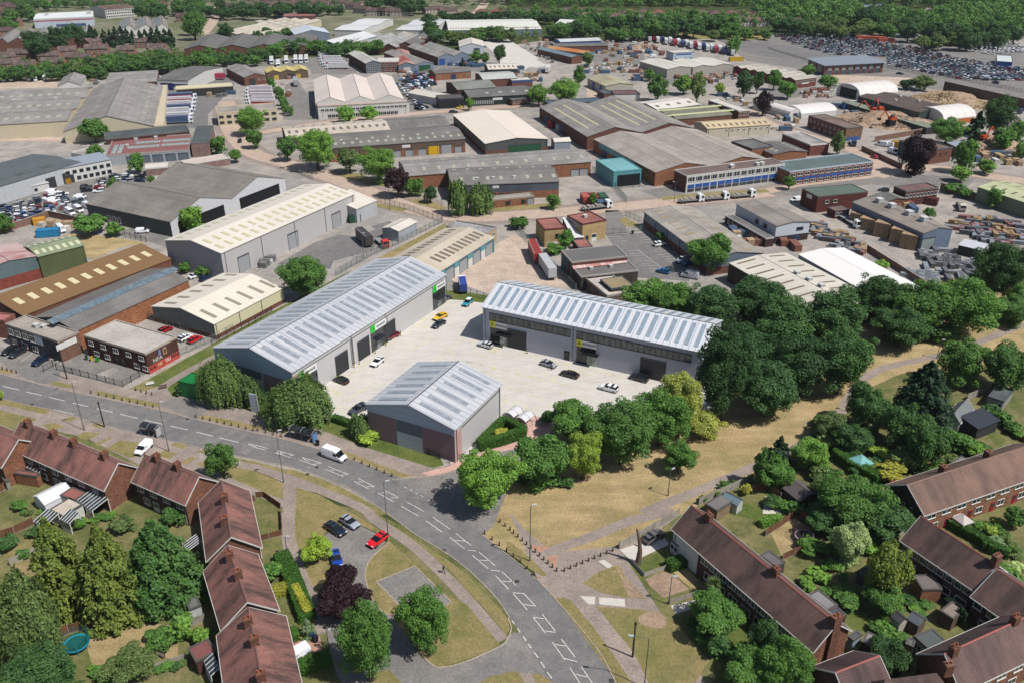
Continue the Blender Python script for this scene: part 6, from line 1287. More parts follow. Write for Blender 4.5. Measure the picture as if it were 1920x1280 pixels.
shed('33',(1050,800),(1130,850),(1190,800),2.3,'grey pitched playhouse beside the summerhouse',(104,108,114),(120,100,90),'gable',.8);shed('33',(1095,925),(1200,1020),(1330,960),2.6,'green-grey flat-roofed garden room with pale walls',(92,98,96),(176,190,176),feats=(win('f',2,.35,.7,.9,1.6,.9),),name='garden_room')
shed('33',(1290,735),(1390,800),(1480,730),2.5,'tan flat-roofed shed by the washing line',(140,128,116),(110,92,80));shed('33',(1090,470),(1160,580),(1270,520),2.8,'brick outhouse with white-edged flat roof beside aerial terrace',(120,110,106),BO,name='outhouse')
shed('33',(670,440),(730,480),(760,390),2.3,'dark shed half under the tall yellow cypress',(80,84,84),(96,100,96));shed('33',(1030,985-960*0),(1090,1010),(1160,980),2.2,'narrow lean-to beside the painted garden room',(110,106,100),(150,140,120))
shed('23',(1030,1020),(1070,1060),(1180,1000),2.2,'dark tarpaulin shed near the red-leaved shrub',(84,84,86),(90,90,90));shed('23',(1370,905),(1440,940),(1520,890),2.2,'grey shed behind the brown-tiled terrace',(130,124,122),(120,104,92))
shed('23',(1525,880),(1580,905),(1640,865),2.3,'white-topped shed behind the brown-tiled terrace',(214,206,196),(180,170,160));shed('20',(0,1000),(40,1050),(70,1040),2.0,'small glass-topped shed at left edge',(110,130,140),(150,150,140))
# glazed lean-to conservatory and marquee behind the long terrace
def conservatory(t,a,b,c,label,h=2.4):
  A_,B_,C_=[W(*q,h)for q in P(t,*a,*b,*c)];ux=(B_-A_);w=ux.length;ux.normalize();uy=Vector((-ux.y,ux.x,0));d=abs((C_-B_).dot(uy))
  r=thing('conservatory',label,'conservatory',(A_.x,A_.y,0),math.atan2(ux.y,ux.x));q=MB();fr=WH
  for x in(0,w):q.box(x-.06,x+.06,0,.12,0,h,fr);q.box(x-.06,x+.06,d-.12,d,0,h+.8,fr)
  q.box(0,w,-.02,.1,0,.7,fr);q.box(0,w,-.02,.1,h-.1,h,fr)
  n=max(4,int(w/.8))
  for i in range(n+1):
    x=w*i/n;q.hexa([(x-.05,0,h),(x+.05,0,h),(x+.05,d,h+.8),(x-.05,d,h+.8),(x-.05,0,h+.1),(x+.05,0,h+.1),(x+.05,d,h+.9),(x-.05,d,h+.9)],fr);q.box(x-.04,x+.04,-.01,.05,.7,h-.1,fr)
  q.build('frame',r);q=MB();q.hexa([(0,0,h-.02),(w,0,h-.02),(w,d,h+.78),(0,d,h+.78),(0,0,h+.02),(w,0,h+.02),(w,d,h+.82),(0,d,h+.82)],glass_dark((70,78,84)));q.box(.05,w-.05,.02,.04,.7,h-.1,glass_dark((80,90,96)));q.build('glazing',r);return r
conservatory('20',(580,1190),(690,1270),(785,1180),'dark-glazed white-framed conservatory behind long terrace');conservatory('20',(180,935),(290,985),(330,945),'white slatted canopy over patio behind long terrace')
conservatory('30',(250,70),(330,110),(430,30),'dark glass conservatory roof above the yellow conifers');conservatory('30',(1370,240),(1410,290),(1500,220),'white conservatory half under the cedar branches');conservatory('30',(1530,1120),(1580,1230),(1640,1160),'blue-glazed lean-to behind house at bottom edge');conservatory('30',(450,50),(520,85),(600,30),'small black-framed greenhouse beside round green bush')
A_=B('marquee','white garden marquee with arched windows behind long terrace','marquee',*P('20',250,1160,335,1225,520,1105),2.2,'gable',.9,'y',1,flat((232,232,236),.6,.2,0,.02),flat((238,238,240),.5,.2,0,.03),.1,trim=WH)
# --- small houses far away: one roof each
def far_house(cx,cy,w,d,ang,label,roofc=(130,108,98),wallc=(168,122,100),hip=False,h=4.8,rise=2.6,group=None,name='house'):
  p=W(cx,cy,h+1);rz=R(ang);root=thing(name,label,'house',(p.x,p.y,0),rz,group)
  g_=sum(roofc)/3;roofc=tuple(int(v+(g_-v)*.3)for v in roofc);wm,rm=flat(wallc,.85,.1),tiles(roofc,'X')
  q=MB();q.box(-w/2,w/2,-d/2,d/2,0,h,wm)
  if not hip:
    for s in(-1,1):q.poly([(s*w/2,-d/2,h),(s*w/2,d/2,h),(s*w/2,0,h+rise)][::s],wm)
  q.build('wall',root);q=MB();o=.35
  if hip:
    k=d/2;a=[(-w/2-o,-d/2-o,h-.1),(w/2+o,-d/2-o,h-.1),(w/2+o,d/2+o,h-.1),(-w/2-o,d/2+o,h-.1)];r0,r1=(-max(.1,w/2-k),0,h+rise),(max(.1,w/2-k),0,h+rise)
    for f in([a[0],a[1],r1,r0],[a[1],a[2],r1],[a[2],a[3],r0,r1],[a[3],a[0],r0],a[::-1]):q.poly(f,rm)
  else:
    zz=h-o*rise/(d/2)
    q.prism([(-d/2-o,zz),(0,h+rise),(0,h+rise+.15),(-d/2-o,zz+.15)],-w/2-o,w/2+o,rm,'x');q.prism([(0,h+rise),(d/2+o,zz),(d/2+o,zz+.15),(0,h+rise+.15)],-w/2-o,w/2+o,rm,'x')
  q.build('roof',root)
  n=max(2,int(w/3.2))
  for i in range(n):
    for zz in(.9,3.0):facade_item(root,'window','win',1.5,1.1,WH,(-w/2+w*(i+.5)/n,-d/2-.03,zz),0)
  q=MB();q.box(-.4,.4,-.4,.4,0,1.6,CHB);c=q.build('chimney',root);c.location=(w*.25,0,h+rise-.6)
  return root
def row(items,text,**kw):
  for i,it in enumerate(sorted(items)):
    far_house(it[0],it[1],it[2],it[3],it[4],text.format(ORD[i]),*it[5:],group=kw.get('group'),**{k:v for k,v in kw.items()if k!='group'})
G_='small brick houses of the upper-left estate'
for x,y,w,d,a,t in((110,150,10,8,10,'tan brick house alone at left below the superstore'),(690,300,12,9,60,'tall gabled brick house before the conifer belt'),(370,400,14,8,5,'grey-roofed house above the small lane at upper left'),(505,365,12,8,20,'house with tan gable left of the tall gabled one'),(400,450,14,9,15,'lowest brick house of the cluster beside white cars'),(600,415,22,9,-12,'longest brown-roofed terrace of the upper-left estate'),(725,350,16,8,10,'house just below the tall gabled brick one'),(945,360,12,8,10,'small house right of centre in the upper-left cluster'),(870,408,14,7,5,'low brown roof beside the tree bank'),(1110,295,18,12,0,'largest hip-roofed brick house near the white lane'),(1180,345,14,8,0,'brown-roofed house before the largest hip-roofed one'),(1200,378,14,8,10,'gabled house at right end of the upper-left cluster'),(45,410,12,9,25,'red brick house at left edge above the hedge'),(190,470,13,9,10,'brick house with rounded red gable at left'),(70,458,14,8,15,'low red roof at left edge above the tree bank'),(150,385,16,7,0,'dark-roofed house behind the round tree at left')):
  q_=P('00',x,y)[0];far_house(q_[0],q_[1],w,d,a,t,hip=(w==18),group=G_)
row([(*P('01',1525,105)[0],12,9,0,(190,96,76)),(*P('01',1690,80)[0],12,10,0,(170,100,86)),(*P('01',1800,80)[0],12,10,0,(180,96,80)),(*P('01',1895,75)[0],12,10,0,(120,112,112)),(*P('02',95,75)[0],13,10,0,(116,108,108)),(*P('02',235,100)[0],13,10,0,(176,92,76))],'{} hip-roofed semi from left above the long white roof',hip=True,group='hip-roofed houses above the long white roof')
row([(*P('02',x,y)[0],11,8,0,c,(206,196,182))for x,y,c in((365,75,(120,98,90)),(445,72,(120,98,90)),(530,70,(140,96,86)),(640,80,(120,98,90)),(722,80,(110,92,86)))],'{} pale gabled house from left in the far tree gap',group='pale gabled houses in the far tree gap')
row([(*P('02',x,y)[0],13,10,0,c,(226,214,204))for x,y,c in((880,80,(160,100,90)),(982,82,(140,100,92)),(1095,85,(186,96,80)),(1425,85,(150,100,90)),(1530,92,(140,98,90)),(1645,90,(160,100,88)),(1752,95,(150,98,88)),(1860,95,(150,98,88)))],'{} white-walled red-hipped semi from left along far wood edge',hip=True,group='white-walled semis along the far wood edge')
row([(*P('02',x,145)[0],16,8,0,(150,112,100),(226,214,204))for x in(1760,1880)]+[(*P('03',60,140)[0],16,8,0,(140,104,96),(200,190,180)),(*P('03',185,150)[0],16,8,0,(120,92,84),(200,190,180))],'{} low brown-roofed house from left under the far semis',group='low houses under the far semis')
row([(*P('00',x,y)[0],16,9,a,(112,84,78))for x,y,a in((30,30,5),(110,45,5),(20,90,0),(760,10,0),(900,15,0),(1180,20,0),(1400,30,0),(1700,40,-4),(1800,45,-4),(1880,40,-4),(1390,115,0),(25,220,10))],'{} brown-roofed house from left along the upper-left skyline',group='brown-roofed houses along the upper-left skyline')
row([(*P('01',x,y)[0],18,9,a,(118,92,84),(190,176,160))for x,y,a in((60,20,0),(200,20,0),(330,18,0),(480,15,0),(620,12,0),(740,30,-25),(800,55,-30),(900,72,0),(980,72,0),(1075,75,0),(1320,60,30),(1440,70,20))],'{} far terrace block from left beyond the white depots',group='far terrace blocks beyond the white depots')
row([(*P('02',x,y)[0],18,9,0,(140,104,96),(206,190,176))for x,y in((-60,70),(600,110),(760,115))]+[(*P('03',x,y)[0],18,9,0,(150,110,100),(206,190,176))for x,y in((1580,5),(1680,0),(1780,10),(1880,15),(1450,2))],'{} reddish far roof from left amid the distant trees',group='reddish far roofs amid distant trees')
# ---------------------------------------------------------------- trees one by one: tile, centre, size in tile pixels, leaf, shape, label
def T(t,cx,cy,w,h,k,label,shape=None,**kw):
  p=P(t,cx,cy)[0];return tree(p[0],p[1],w/4,h/4,k,shape,label,**kw)
def Sh(t,cx,cy,w,h,k,label,**kw):
  p=P(t,cx,cy)[0];return shrub(p[0],p[1],w/4,h/4,k,label,**kw)
T('20',1650,275,310,360,'willow','weeping olive-green birch beside the green kiosk','willow');T('20',1850,350,190,230,'willow','smaller weeping birch just right of the kiosk one','willow')
T('21',325,425,470,370,'willow','large drooping tree behind the curved-roof bus shelter','willow');T('21',775,620,165,190,'willow','thin drooping tree at the corner of small gabled unit','willow')
Sh('21',825,720,180,100,'lime','bright green bush below the thin drooping tree');T('20',1660,880,240,280,'mid','ragged green tree on the verge below the main road','open')
T('21',1735,1025,510,500,'light','round light green maple at the junction corner','big');T('22',455,600,380,330,'mid','maple behind the cycle shelters','round');T('22',225,885,430,410,'mid','dense green maple right of the junction maple','round')
T('22',540,850,310,380,'lime','yellow-green maple at front of the maple clump','big');T('22',830,680,560,520,'mid','largest maple on the field edge','big');T('22',1120,560,490,480,'mid','dark round maple touching the yellow tree','big')
T('22',1265,470,370,500,'yellow','yellow-leaved tree against the right-hand unit','big');T('22',1455,610,290,210,'yellow','low yellow foliage skirt on the field edge','open',clear=0);T('22',1255,860,245,215,'mid','small lollipop tree alone on the dry field','round',clear=.25)
dk=[(1215,560,100,70,'mid','bushy green tree at left end of the park wood'),(1268,556,115,90,'mid','second green tree of the park wood above the white roof'),(1330,475,86,84,'mid','single round tree at the corner of the office car park'),(1335,570,125,120,'wood','dark tree behind the right end of the white roof'),(1425,560,150,130,'dark','tall dark tree before the beige slotted roof'),(1395,650,160,140,'dark','very dark tree overhanging the right-hand unit'),(1480,600,150,140,'wood','dark tree before the brilliant white roof'),(1560,600,150,150,'wood','broad dark tree in the middle of park wood'),(1358,690,130,200,'dark','dark tree closest to the yellow tree'),(1440,715,150,140,'wood','large tree with shadowy base at the field edge'),(1510,670,150,150,'dark','dense dark tree over the field bend'),(1580,676,130,150,'wood','tree above the bend of the park path'),(1650,560,120,110,'dark','dark tree behind the park wood near the white roof'),(1695,612,120,90,'wood','tree at the right end of park wood by path'),(1735,575,150,130,'mid','mid-green tree below the scaffolding bundles'),(1810,575,160,140,'mid','bright broad tree left of the park clearing'),(1875,505,120,130,'dark','big dark tree by the green nets'),(1895,582,80,60,'mid','round tree above the grey path at right edge'),(1920,560,70,60,'mid','green tree cut by the right edge above path')]
for cx,cy,w,h,k,lb in dk:tree(cx,cy+(12 if 100<w and cx<1560 else 0),w*.9,h*.84,k,'big' if w>100 else None,lb,group='trees of the park wood')
for a in(('23',1180,380,470,500,'conifer','huge black-green conifer beside the grey bungalow','conifer'),('23',1470,165,330,330,'mid','round tree behind the black-green conifer'),('23',1800,200,340,360,'spruce','fluffy blue-green tree above the concrete garage'),('23',740,480,290,330,'wood','tree left of the black-green conifer'),('23',990,630,300,350,'spruce','feathery blue-green tree in the middle garden'),('23',1190,770,300,380,'spruce','second feathery tree above the grey pergola'),('23',480,650,230,230,'scrub','pale green tree on the park path corner'),('23',640,730,300,250,'wood','dark tree behind the turquoise gazebo'),('23',795,670,70,290,'wood','slim column tree among the garden trees','column'),('23',90,810,190,220,'conifer','small dark fir at the garden fence corner','conifer'),('23',60,990,260,260,'mid','bright leafy tree above the peeling shed'),('23',330,840,280,250,'light','light green bushes along the park path'),('23',1020,880,200,190,'scrub','apple tree behind the turquoise gazebo','open'),('23',620,1190,560,230,'mid','wide leafy thicket in the overgrown garden'),('23',450,1110,230,190,'scrub','pale thicket beside the peeling shed'),('23',1440,760,180,140,'mid','leafy bush left of the black pavilion'),('23',1560,820,150,120,'light','light bush behind the brown-tiled terrace'),('33',420,60,280,220,'wood','dark tree beside the black trampoline'),('33',620,230,260,330,'blossom','pale blossom-covered tree in the right-hand gardens'),('33',860,60,400,300,'wood','large dark tree above the aerial-topped terrace'),('33',880,185,190,170,'mid','green tree below the large dark one'),('33',890,430,320,420,'golden','tall golden cypress in the right-hand gardens','column'),('33',870,660,300,190,'mid','leafy growth at the foot of the golden cypress'),('33',140,1130,440,460,'mid','large green tree at bottom beside the dark terrace','big'),('33',900,1080,330,310,'dark','dark shrub tree with white blossom near bottom right'),('32',1520,770,390,270,'mid','broad dark bush in front of the dark terrace'),('32',1890,980,220,330,'wood','tree beside the front doors of dark terrace'),('32',1790,1170,380,300,'mid','leafy tree at bottom over the pavement fork'),('22',1880,950,150,270,'mid','tree at the corner of the park path and gardens'),('31',455,280,215,215,'lime','small yellow-green tree beside the blue car','round'),('31',640,510,240,260,'purple','upper half of the copper-leaved tree by the car court','round'),('31',645,655,365,310,'purple','broad copper-purple tree over the footpath','round'),('31',830,970,440,600,'mid','tall green lime tree right of the copper tree','big'),('31',1260,800,440,500,'mid','tall green tree on the teardrop verge','big'),('31',380,865,120,150,'grey','silvery blue spruce by the block-paved drive','conifer'),('30',420,380,460,690,'golden','left tall golden-green cypress in the garden','conifer'),('30',800,430,500,700,'golden','right tall golden-green cypress in the garden','conifer'),('30',1190,350,580,660,'spruce','spreading blue-green cedar beside the houses','conifer'),('30',130,760,520,640,'scrub','large weeping willow at the left edge','willow'),('30',300,1270,640,260,'wood','broad dark green tree at bottom left corner','big'),('30',980,1140,340,290,'scrub','olive-green fruit tree on the brown lawn'),('30',1290,30,180,130,'spruce','blue-green bush behind the two-chimney pair of houses'),('33',1850,40,160,160,'mid','tree at right edge above the topiary garden')):
  T(a[0],a[1],a[2],a[3],a[4],a[5],a[6],a[7]if len(a)>7 else None)
for a in(('23',850,840,170,110,'lime','yellow-green shrub right of the turquoise gazebo'),('23',900,975,250,140,'yhedge','golden shrubs above the red-leaved one'),('23',980,1055,160,90,'red','crimson-leaved shrub by the brown-tiled terrace'),('33',330,250,210,160,'mid','shrub below the black trampoline'),('33',480,400,140,110,'light','upper end of the leafy row above long grey extension'),('33',380,470,170,130,'light','middle of the leafy row above long grey extension'),('33',290,530,140,110,'light','lower end of the leafy row above long grey extension'),('33',610,665,210,110,'mid','clipped green mound above the daisy lawn'),('33',870,870,170,140,'mid','shrub left of the summerhouse'),('32',1540,1000,200,190,'wood','bush before the emerald lawn'),('32',1710,750,110,120,'scrub','small bush against the dark terrace'),('22',1755,1110,85,90,'yhedge','bright yellow round shrub at the park path'),('31',110,450,170,150,'mid','dark laurel bush beside the clipped hedge'),('31',182,860,60,120,'hedge','small clipped column shrub on the front lawn'),('31',335,925,40,50,'yhedge','tiny golden shrub beside the blue spruce'),('30',1200,960,240,180,'mid','shrub on the brown lawn above the bench'),('30',1345,860,190,200,'light','leafy shrub near the pink fence panels'),('30',1490,930,150,140,'light','shrub beside the pink fence panels'),('30',920,90,190,150,'scrub','round domed bush above the cypresses'),('30',600,85,95,90,'mid','small round bush beside the black greenhouse'),('30',180,310,110,90,'mid','shrub by the grey fence at left'),('30',60,230,150,130,'wood','ivy clump on the fence at left edge'),('20',150,1230,110,90,'mid','small bush left of the white marquee'),('20',5,400,40,80,'lime','green shrub cut by left edge below road'),('33',1585,190,80,70,'yhedge','golden ball shrub in the topiary garden'),('33',1780,180,80,70,'hedge','dark green clipped ball in the topiary garden'),('33',1720,235,150,90,'grey','low silver mound in the topiary garden'),('33',1560,90,110,80,'mid','green shrub beside the white parasol'),('33',1500,130,110,60,'grey','grey-green mound by the long dark hedge'),('33',1660,130,120,90,'lime','lime shrub above the silver mound'),('33',1840,500,150,130,'mid','bush at right edge below the white flowers'),('33',1870,400,110,70,'blossom','white-flowering bush at right edge'),('33',1400,670,110,70,'blossom','pinkish flowering bush under aerial terrace'),('33',1180,690,110,80,'mid','shrub beside the orange fence panels'),('33',1450,780,70,150,'conifer','small dark pointed conifer near washing line'),('33',640,1010,110,90,'scrub','flowering shrub by glass-sided extension'),('22',265,565,120,110,'hedge','clipped dome bush beside the cycle shelters'),('12',410,520,110,170,'mid','ivy-like bush climbing the tan brick office'),('12',310,590,150,70,'mid','low bush before the tan brick office'),('12',1120,500,80,80,'mid','round shrub by the car park fence'),('12',50,395,160,70,'hedge','hedge-like shrub at the blue gate'),('10',685,400,240,170,'mid','big dome-shaped bush above the dry lawn'),('10',860,440,120,110,'mid','smaller bush beside the dome-shaped one'),('10',1385,730,100,90,'mid','left bush at the foot of the tall grey shed'),('10',1510,755,120,90,'mid','right bush at the foot of the tall grey shed'),('20',1350,360,80,90,'dark','dark bush against the green kiosk'),('13',865,710,110,90,'light','weedy bush on the wall by the white roof'),('13',1400,130,150,80,'mid','left hedge bush by the pale green shed'),('13',1480,170,110,80,'mid','right hedge bush by the pale green shed'),('21',1830,690,130,50,'yhedge','yellow-flowering bed inside the clipped hedge')):
  Sh(*a)
for t,cx,cy,w,h,k,lb,*sh in(('00',700,980,200,170,'mid','lone tree before the cream gable wall'),('00',720,1145,140,90,'mid','small round tree below the lone tree'),('00',1025,1225,120,140,'mid','tree before the glazed-strip workshop'),('00',1640,1090,120,130,'mid','tree on the road island beside a red car'),('00',1765,1170,95,95,'light','light green tree at the road bend'),('00',1880,905,240,200,'light','bright green tree by the cream office'),('00',1910,1045,130,130,'mid','darker tree below the bright green one'),('01',450,1120,310,300,'light','big bright tree left of the brown-fronted warehouse'),('01',230,1120,140,170,'mid','darker tree left of the big bright one'),('01',700,1200,190,190,'scrub','olive birch before the brown-fronted warehouse','open'),('01',910,1235,290,270,'light','yellow-green tree right of the olive birch'),('01',672,860,135,115,'light','left round tree before the three-ridge warehouse'),('01',850,855,145,105,'light','right round tree before the three-ridge warehouse'),('01',1605,780,60,90,'light','small tree beside the black store'),('01',1650,430,95,85,'mid','round tree right of the speckled gables'),('01',1718,440,75,75,'mid','second round tree right of the speckled gables'),('01',1825,410,95,130,'dark','dark tree at the edge of white sand yard'),('01',1550,465,40,60,'conifer','tiny pointed fir before the small brick office','conifer'),('11',365,800,390,320,'mid','big dense tree behind the long left-hand unit','big'),('11',1060,90,190,210,'purple','dark purple tree at the road bend'),('11',1150,120,100,140,'mid','green tree right of the purple tree'),('11',1215,125,100,130,'mid','small tree right of the purple one'),('11',1310,180,100,120,'dark','dark tree on the grass triangle'),('11',1510,190,150,270,'willow','left tall birch before the slate-clad warehouse','willow'),('11',1680,200,200,230,'willow','right broad birch before the slate-clad warehouse','willow'),('12',310,235,110,110,'mid','small tree on the verge right of the birches'),('12',605,215,60,90,'mid','tree growing between the red and green containers'),('10',1435,365,180,190,'light','leafy tree at the corner of the open loading bay'),('10',855,120,95,120,'mid','small tree amid the parked cars'),('10',1135,70,60,60,'mid','tiny tree beyond the parked cars'),('10',30,400,120,140,'mid','tree at the left edge beside the green fence'),('02',200,710,180,160,'light','left of the two bright willows at road corner'),('02',400,680,250,190,'light','right and broader bright willow at road corner'),('02',1095,660,150,180,'mid','tree left of the long white lorry'),('02',1290,640,150,130,'light','light tree in the pallet yard row'),('02',1395,660,110,200,'scrub','olive tree in the pallet yard row'),('02',1560,668,75,85,'lime','small vivid green tree in the pallet yard row'),('02',1745,640,135,180,'dark','large dark tree right of the pallet yard'),('02',1845,620,90,150,'dark','slimmer dark tree right of the pallet yard'),('02',1890,770,130,180,'purple','purple-black tree by the junction lorries'),('02',1665,340,110,120,'mid','round tree at the corner of the test track'),('02',1030,560,75,90,'mid','small tree left of the beige-walled warehouse'),('02',505,575,90,150,'mid','tree above the bright willows'),('02',570,450,90,100,'scrub','scrubby tree in the builders yards'),('03',50,600,110,140,'mid','tree left of the stepped brick terrace'),('03',150,680,140,120,'mid','bushy tree below the stepped brick terrace'),('03',303,535,105,85,'mid','round tree left of the slate office'),('03',1040,635,100,60,'dark','left dark shrub tree above the barrel roof'),('03',1150,620,150,80,'scrub','olive shrub tree above the rubble heap'),('03',450,620,140,50,'mid','hedge-like tree before the slate office car park'),('03',1350,980,280,180,'mid','broad round tree below the orange-sided store'),('03',1570,960,180,240,'conifer','pointed dark conifer right of the round tree','conifer'),('03',1740,870,260,300,'dark','massive dark tree at right edge by the wall'),('03',1770,1045,160,160,'mid','left bright tree above the orange digger'),('03',1870,1000,130,180,'mid','right bright tree above the orange digger'),('03',1130,1150,240,300,'purple','large purple-black tree before brick block'),('03',1485,1170,160,240,'mid','round dark tree beside the blue-grey roof'),('03',1640,1255,140,100,'light','light tree at the bend right of centre'),('03',530,1080,110,160,'scrub','ragged tree beside the concrete mixer lorry'),('03',1900,1140,110,130,'mid','tree at the right edge above the pale green shed'),('13',1450,30,150,110,'light','light tree by the concrete wall at right'),('13',1710,210,140,140,'mid','tree before the pale green shed'),('13',1210,320,90,80,'mid','small tree beside the maroon container'),('13',160,90,90,100,'mid','bush-like tree at the blue office ramp'),('00',1450,190,160,200,'mid','tree beside the concrete lane at top left'),('00',1690,240,150,90,'dark','dark tree before the cream ribbed roof')):
  T(t,cx,cy,w,h,k,lb,sh[0]if sh else None)
  # belts and copses: (tile, points, count, w, h, leaf, shape, text)
BELTS=[]
def belt(t,pts,n,w,h,ks,text,group,shape=None,jit=.3):BELTS.append((w*h,t,pts,n,w,h,ks,text,group,shape,jit))
def plant_belts(cap):
  left,mass=cap,{}
  for _,t,pts,n,w,h,ks,text,group,shape,jit in sorted(BELTS,key=lambda b:-b[0]):
    p=[Vector(q)for q in P(t,*pts)];tot=sum((b-a).length for a,b in zip(p[:-1],p[1:]));out=[];ms=None if n<=left else mass
    if ms is None:left-=n
    for i in range(n):
      d=tot*(i+.5)/n
      for a,b in zip(p[:-1],p[1:]):
        if d<=(b-a).length:q=a+(b-a)*d/(b-a).length;break
        d-=(b-a).length
      s=random.uniform(.8,1.25);out.append((q.x+random.uniform(-jit,jit)*w/4,q.y+random.uniform(-jit,jit)*h/4,w*s,h*s))
    out.sort()
    for i,(x,y,w_,h_)in enumerate(out):tree(x,y,w_/4,h_/4,random.choice(ks),shape,text.format(ORD[i]),group=group,mass=ms)
  flush_mass(mass,'smaller far-off trees between the distant roofs and along the railway')
belt('00',(240,330,400,320),3,200,190,('dark',),'{} big dark tree left of the conifer belt','big dark trees left of the conifer belt')
belt('00',(520,300,640,300),3,130,140,('dark',),'{} dark tree from left behind the brown-roofed terraces','dark trees behind the brown-roofed terraces')
belt('00',(660,270,900,275,1300,290),14,80,130,('conifer',),'{} conifer from left in the tall dark conifer belt','tall dark conifer belt','conifer',.1)
belt('00',(1440,60,1500,130,1440,230),7,110,90,('mid','wood'),'{} tree from left in the avenue beside the concrete lane','avenue beside the concrete lane')
belt('00',(0,545,250,550,500,530,700,515),16,120,70,('mid','wood','scrub'),'{} tree from left along the railway bank at left','trees along the railway bank at left')
belt('00',(700,490,1000,450,1300,445),16,150,95,('mid','wood','scrub'),'{} tree from left on the wooded bank below the brick estate','trees on the wooded bank below the brick estate')
belt('00',(720,540,1000,500,1400,470,1700,450,1920,430),18,120,90,('mid','wood'),'{} tree from left behind the long grey lorry sheds','trees behind the long grey lorry sheds')
belt('00',(1000,60,1250,70,1400,60,1550,50),10,130,110,('mid','wood'),'{} tree from left behind the white apartment block','trees behind the white apartment block')
belt('00',(60,110,200,120,240,110),5,90,100,('mid','wood'),'{} tree from left beside the superstore','trees beside the superstore')
belt('00',(0,160,90,200),3,100,90,('mid',),'{} tree from left at the upper left edge','trees at the upper left edge');belt('00',(40,40,500,20,900,35),10,80,60,('mid','wood'),'{} small tree from left along the upper-left skyline','small trees on the upper-left skyline')
belt('00',(1560,60,1700,80,1900,80),8,110,90,('wood','dark'),'{} dark tree from left behind the cream ribbed roof','dark trees behind the cream ribbed roof')
belt('01',(0,75,250,70,500,75),12,100,90,('wood','dark'),'{} dark tree from left behind the red-fronted depot','dark trees behind the red-fronted depot')
belt('01',(560,50,620,60),2,90,80,('wood',),'{} tree from left above the white double-ridge depot','trees above the white double-ridge depot')
belt('01',(0,260,250,260),5,80,70,('mid','wood'),'{} round tree from left between cream and grey depots','round trees between cream and grey depots')
belt('01',(0,400,200,380,300,340,500,370,700,370,900,370),18,110,90,('mid','wood'),'{} tree from left before the grey four-ridge warehouses','trees before the grey four-ridge warehouses')
belt('01',(1280,150,1330,200,1370,240,1350,310),6,110,100,('dark','wood'),'{} tree from left beside the very long white roof','trees beside the very long white roof')
belt('01',(1440,290,1700,270,1920,260),14,110,70,('mid','scrub','wood'),'{} scrub tree from left below the very long white roof','scrub trees below the very long white roof')
belt('01',(100,600,150,680,180,720,230,830,260,870),8,60,70,('mid',),'{} small tree from left along the trailer lane','small trees along the trailer lane')
belt('01',(870,30,1150,40,1250,30),8,130,80,('dark','wood'),'{} tree from left on the skyline at top centre','trees on the skyline at top centre')
belt('01',(1380,128,1650,120,1900,125),16,70,50,('dark',),'{} clipped tree from left in row below the red-roofed semis','tree row below the red-roofed semis')
belt('02',(30,135,200,130,400,135,700,150),14,100,50,('wood','dark'),'{} tree from left beneath the pale gabled houses','trees beneath the pale gabled houses')
belt('02',(300,230,500,220,650,230),8,160,110,('wood','mid'),'{} tree from left around the white rounded roof','trees around the white rounded roof')
belt('02',(700,190,900,205,1100,205,1400,200,1720,205),20,160,95,('wood','dark','mid'),'{} tree from left in the thick belt below the white semis','thick tree belt below the white semis')
belt('02',(690,270,850,270,950,280),5,110,80,('mid','scrub'),'{} shrub tree from left before the trailer rows','shrub trees before the trailer rows');belt('02',(1500,260,1800,250,1920,250),7,90,60,('mid','scrub'),'{} shrub tree from left along the test track top','shrub trees along the test track top')
belt('02',(1160,180,1380,130),4,90,90,('mid',),'{} tree from left in the gap between the semis','trees in the gap between the semis')
belt('03',(20,200,300,215,600,215,1000,210),20,140,90,('scrub','wood','mid'),'{} tree from left above the car compound','trees above the car compound')
belt('03',(750,110,850,100,900,120),4,150,130,('dark','wood'),'{} tree from left beside the saw-tooth woodland roofs','trees beside the saw-tooth woodland roofs')
belt('03',(1060,200,1200,240,1400,260,1600,250,1900,250),18,170,140,('wood','mid','dark'),'{} large tree from left above the van compound','large trees above the van compound')
belt('03',(1150,290,1250,310,1380,310),5,110,90,('dark','scrub'),'{} tree from left between the compounds','trees between the compounds')
belt('13',(1750,790,1850,830,1920,800),3,200,170,('wood','dark'),'{} tree from left right of the green nets','trees right of the green nets','big')
belt('23',(880,0,1000,-20,1200,-30,1400,-40),5,150,100,('wood','mid'),'{} tree from left along the park path top','trees along the park path top')
belt('22',(60,1010,300,1060,430,1050),5,110,70,('wood',),'{} low shrub from left at the foot of maple clump','low shrubs at the foot of the maple clump','shrub')
plant_belts(296-sum(1 for o in C.objects if o.name.startswith('tree')))
wood_mass('woodland','continuous woodland along the horizon at the top',[[(905,12),(905,-30),(1960,-30),(1960,20),(1440,14)]],'wood',9,4,7,3,130)
wood_mass('woodland','thick woodland filling the upper right corner',[P('03',-80,200,-80,20,600,10,620,90,700,170,1060,130,1100,190,1000,215,500,200),P('03',1100,190,1330,120,1420,40,1200,-60,2000,-60,2000,290,1600,300,1400,260,1150,220)],'mid',8,4,7,4,130)
wood_mass('scrub','scrub along the railway below the long white roof',[P('01',1380,330,1440,260,1920,250)+P('02',300,240,700,250,960,270,700,320,200,300,0,320),P('02',950,275,1440,255,1920,240,1920,262,1200,270)],'scrub',8,1.5,3.5,5,80)
wood_mass('scrub','low scrub on the railway bank at left',[P('00',-60,570,-60,480,400,500,700,480,1350,410,1920,380,1920,450,1000,540,780,590,640,600)]+[P('01',0,380,0,440,480,420,960,400,1240,370,1200,350,600,370)],'mid',8,1.5,3.5,6,80)
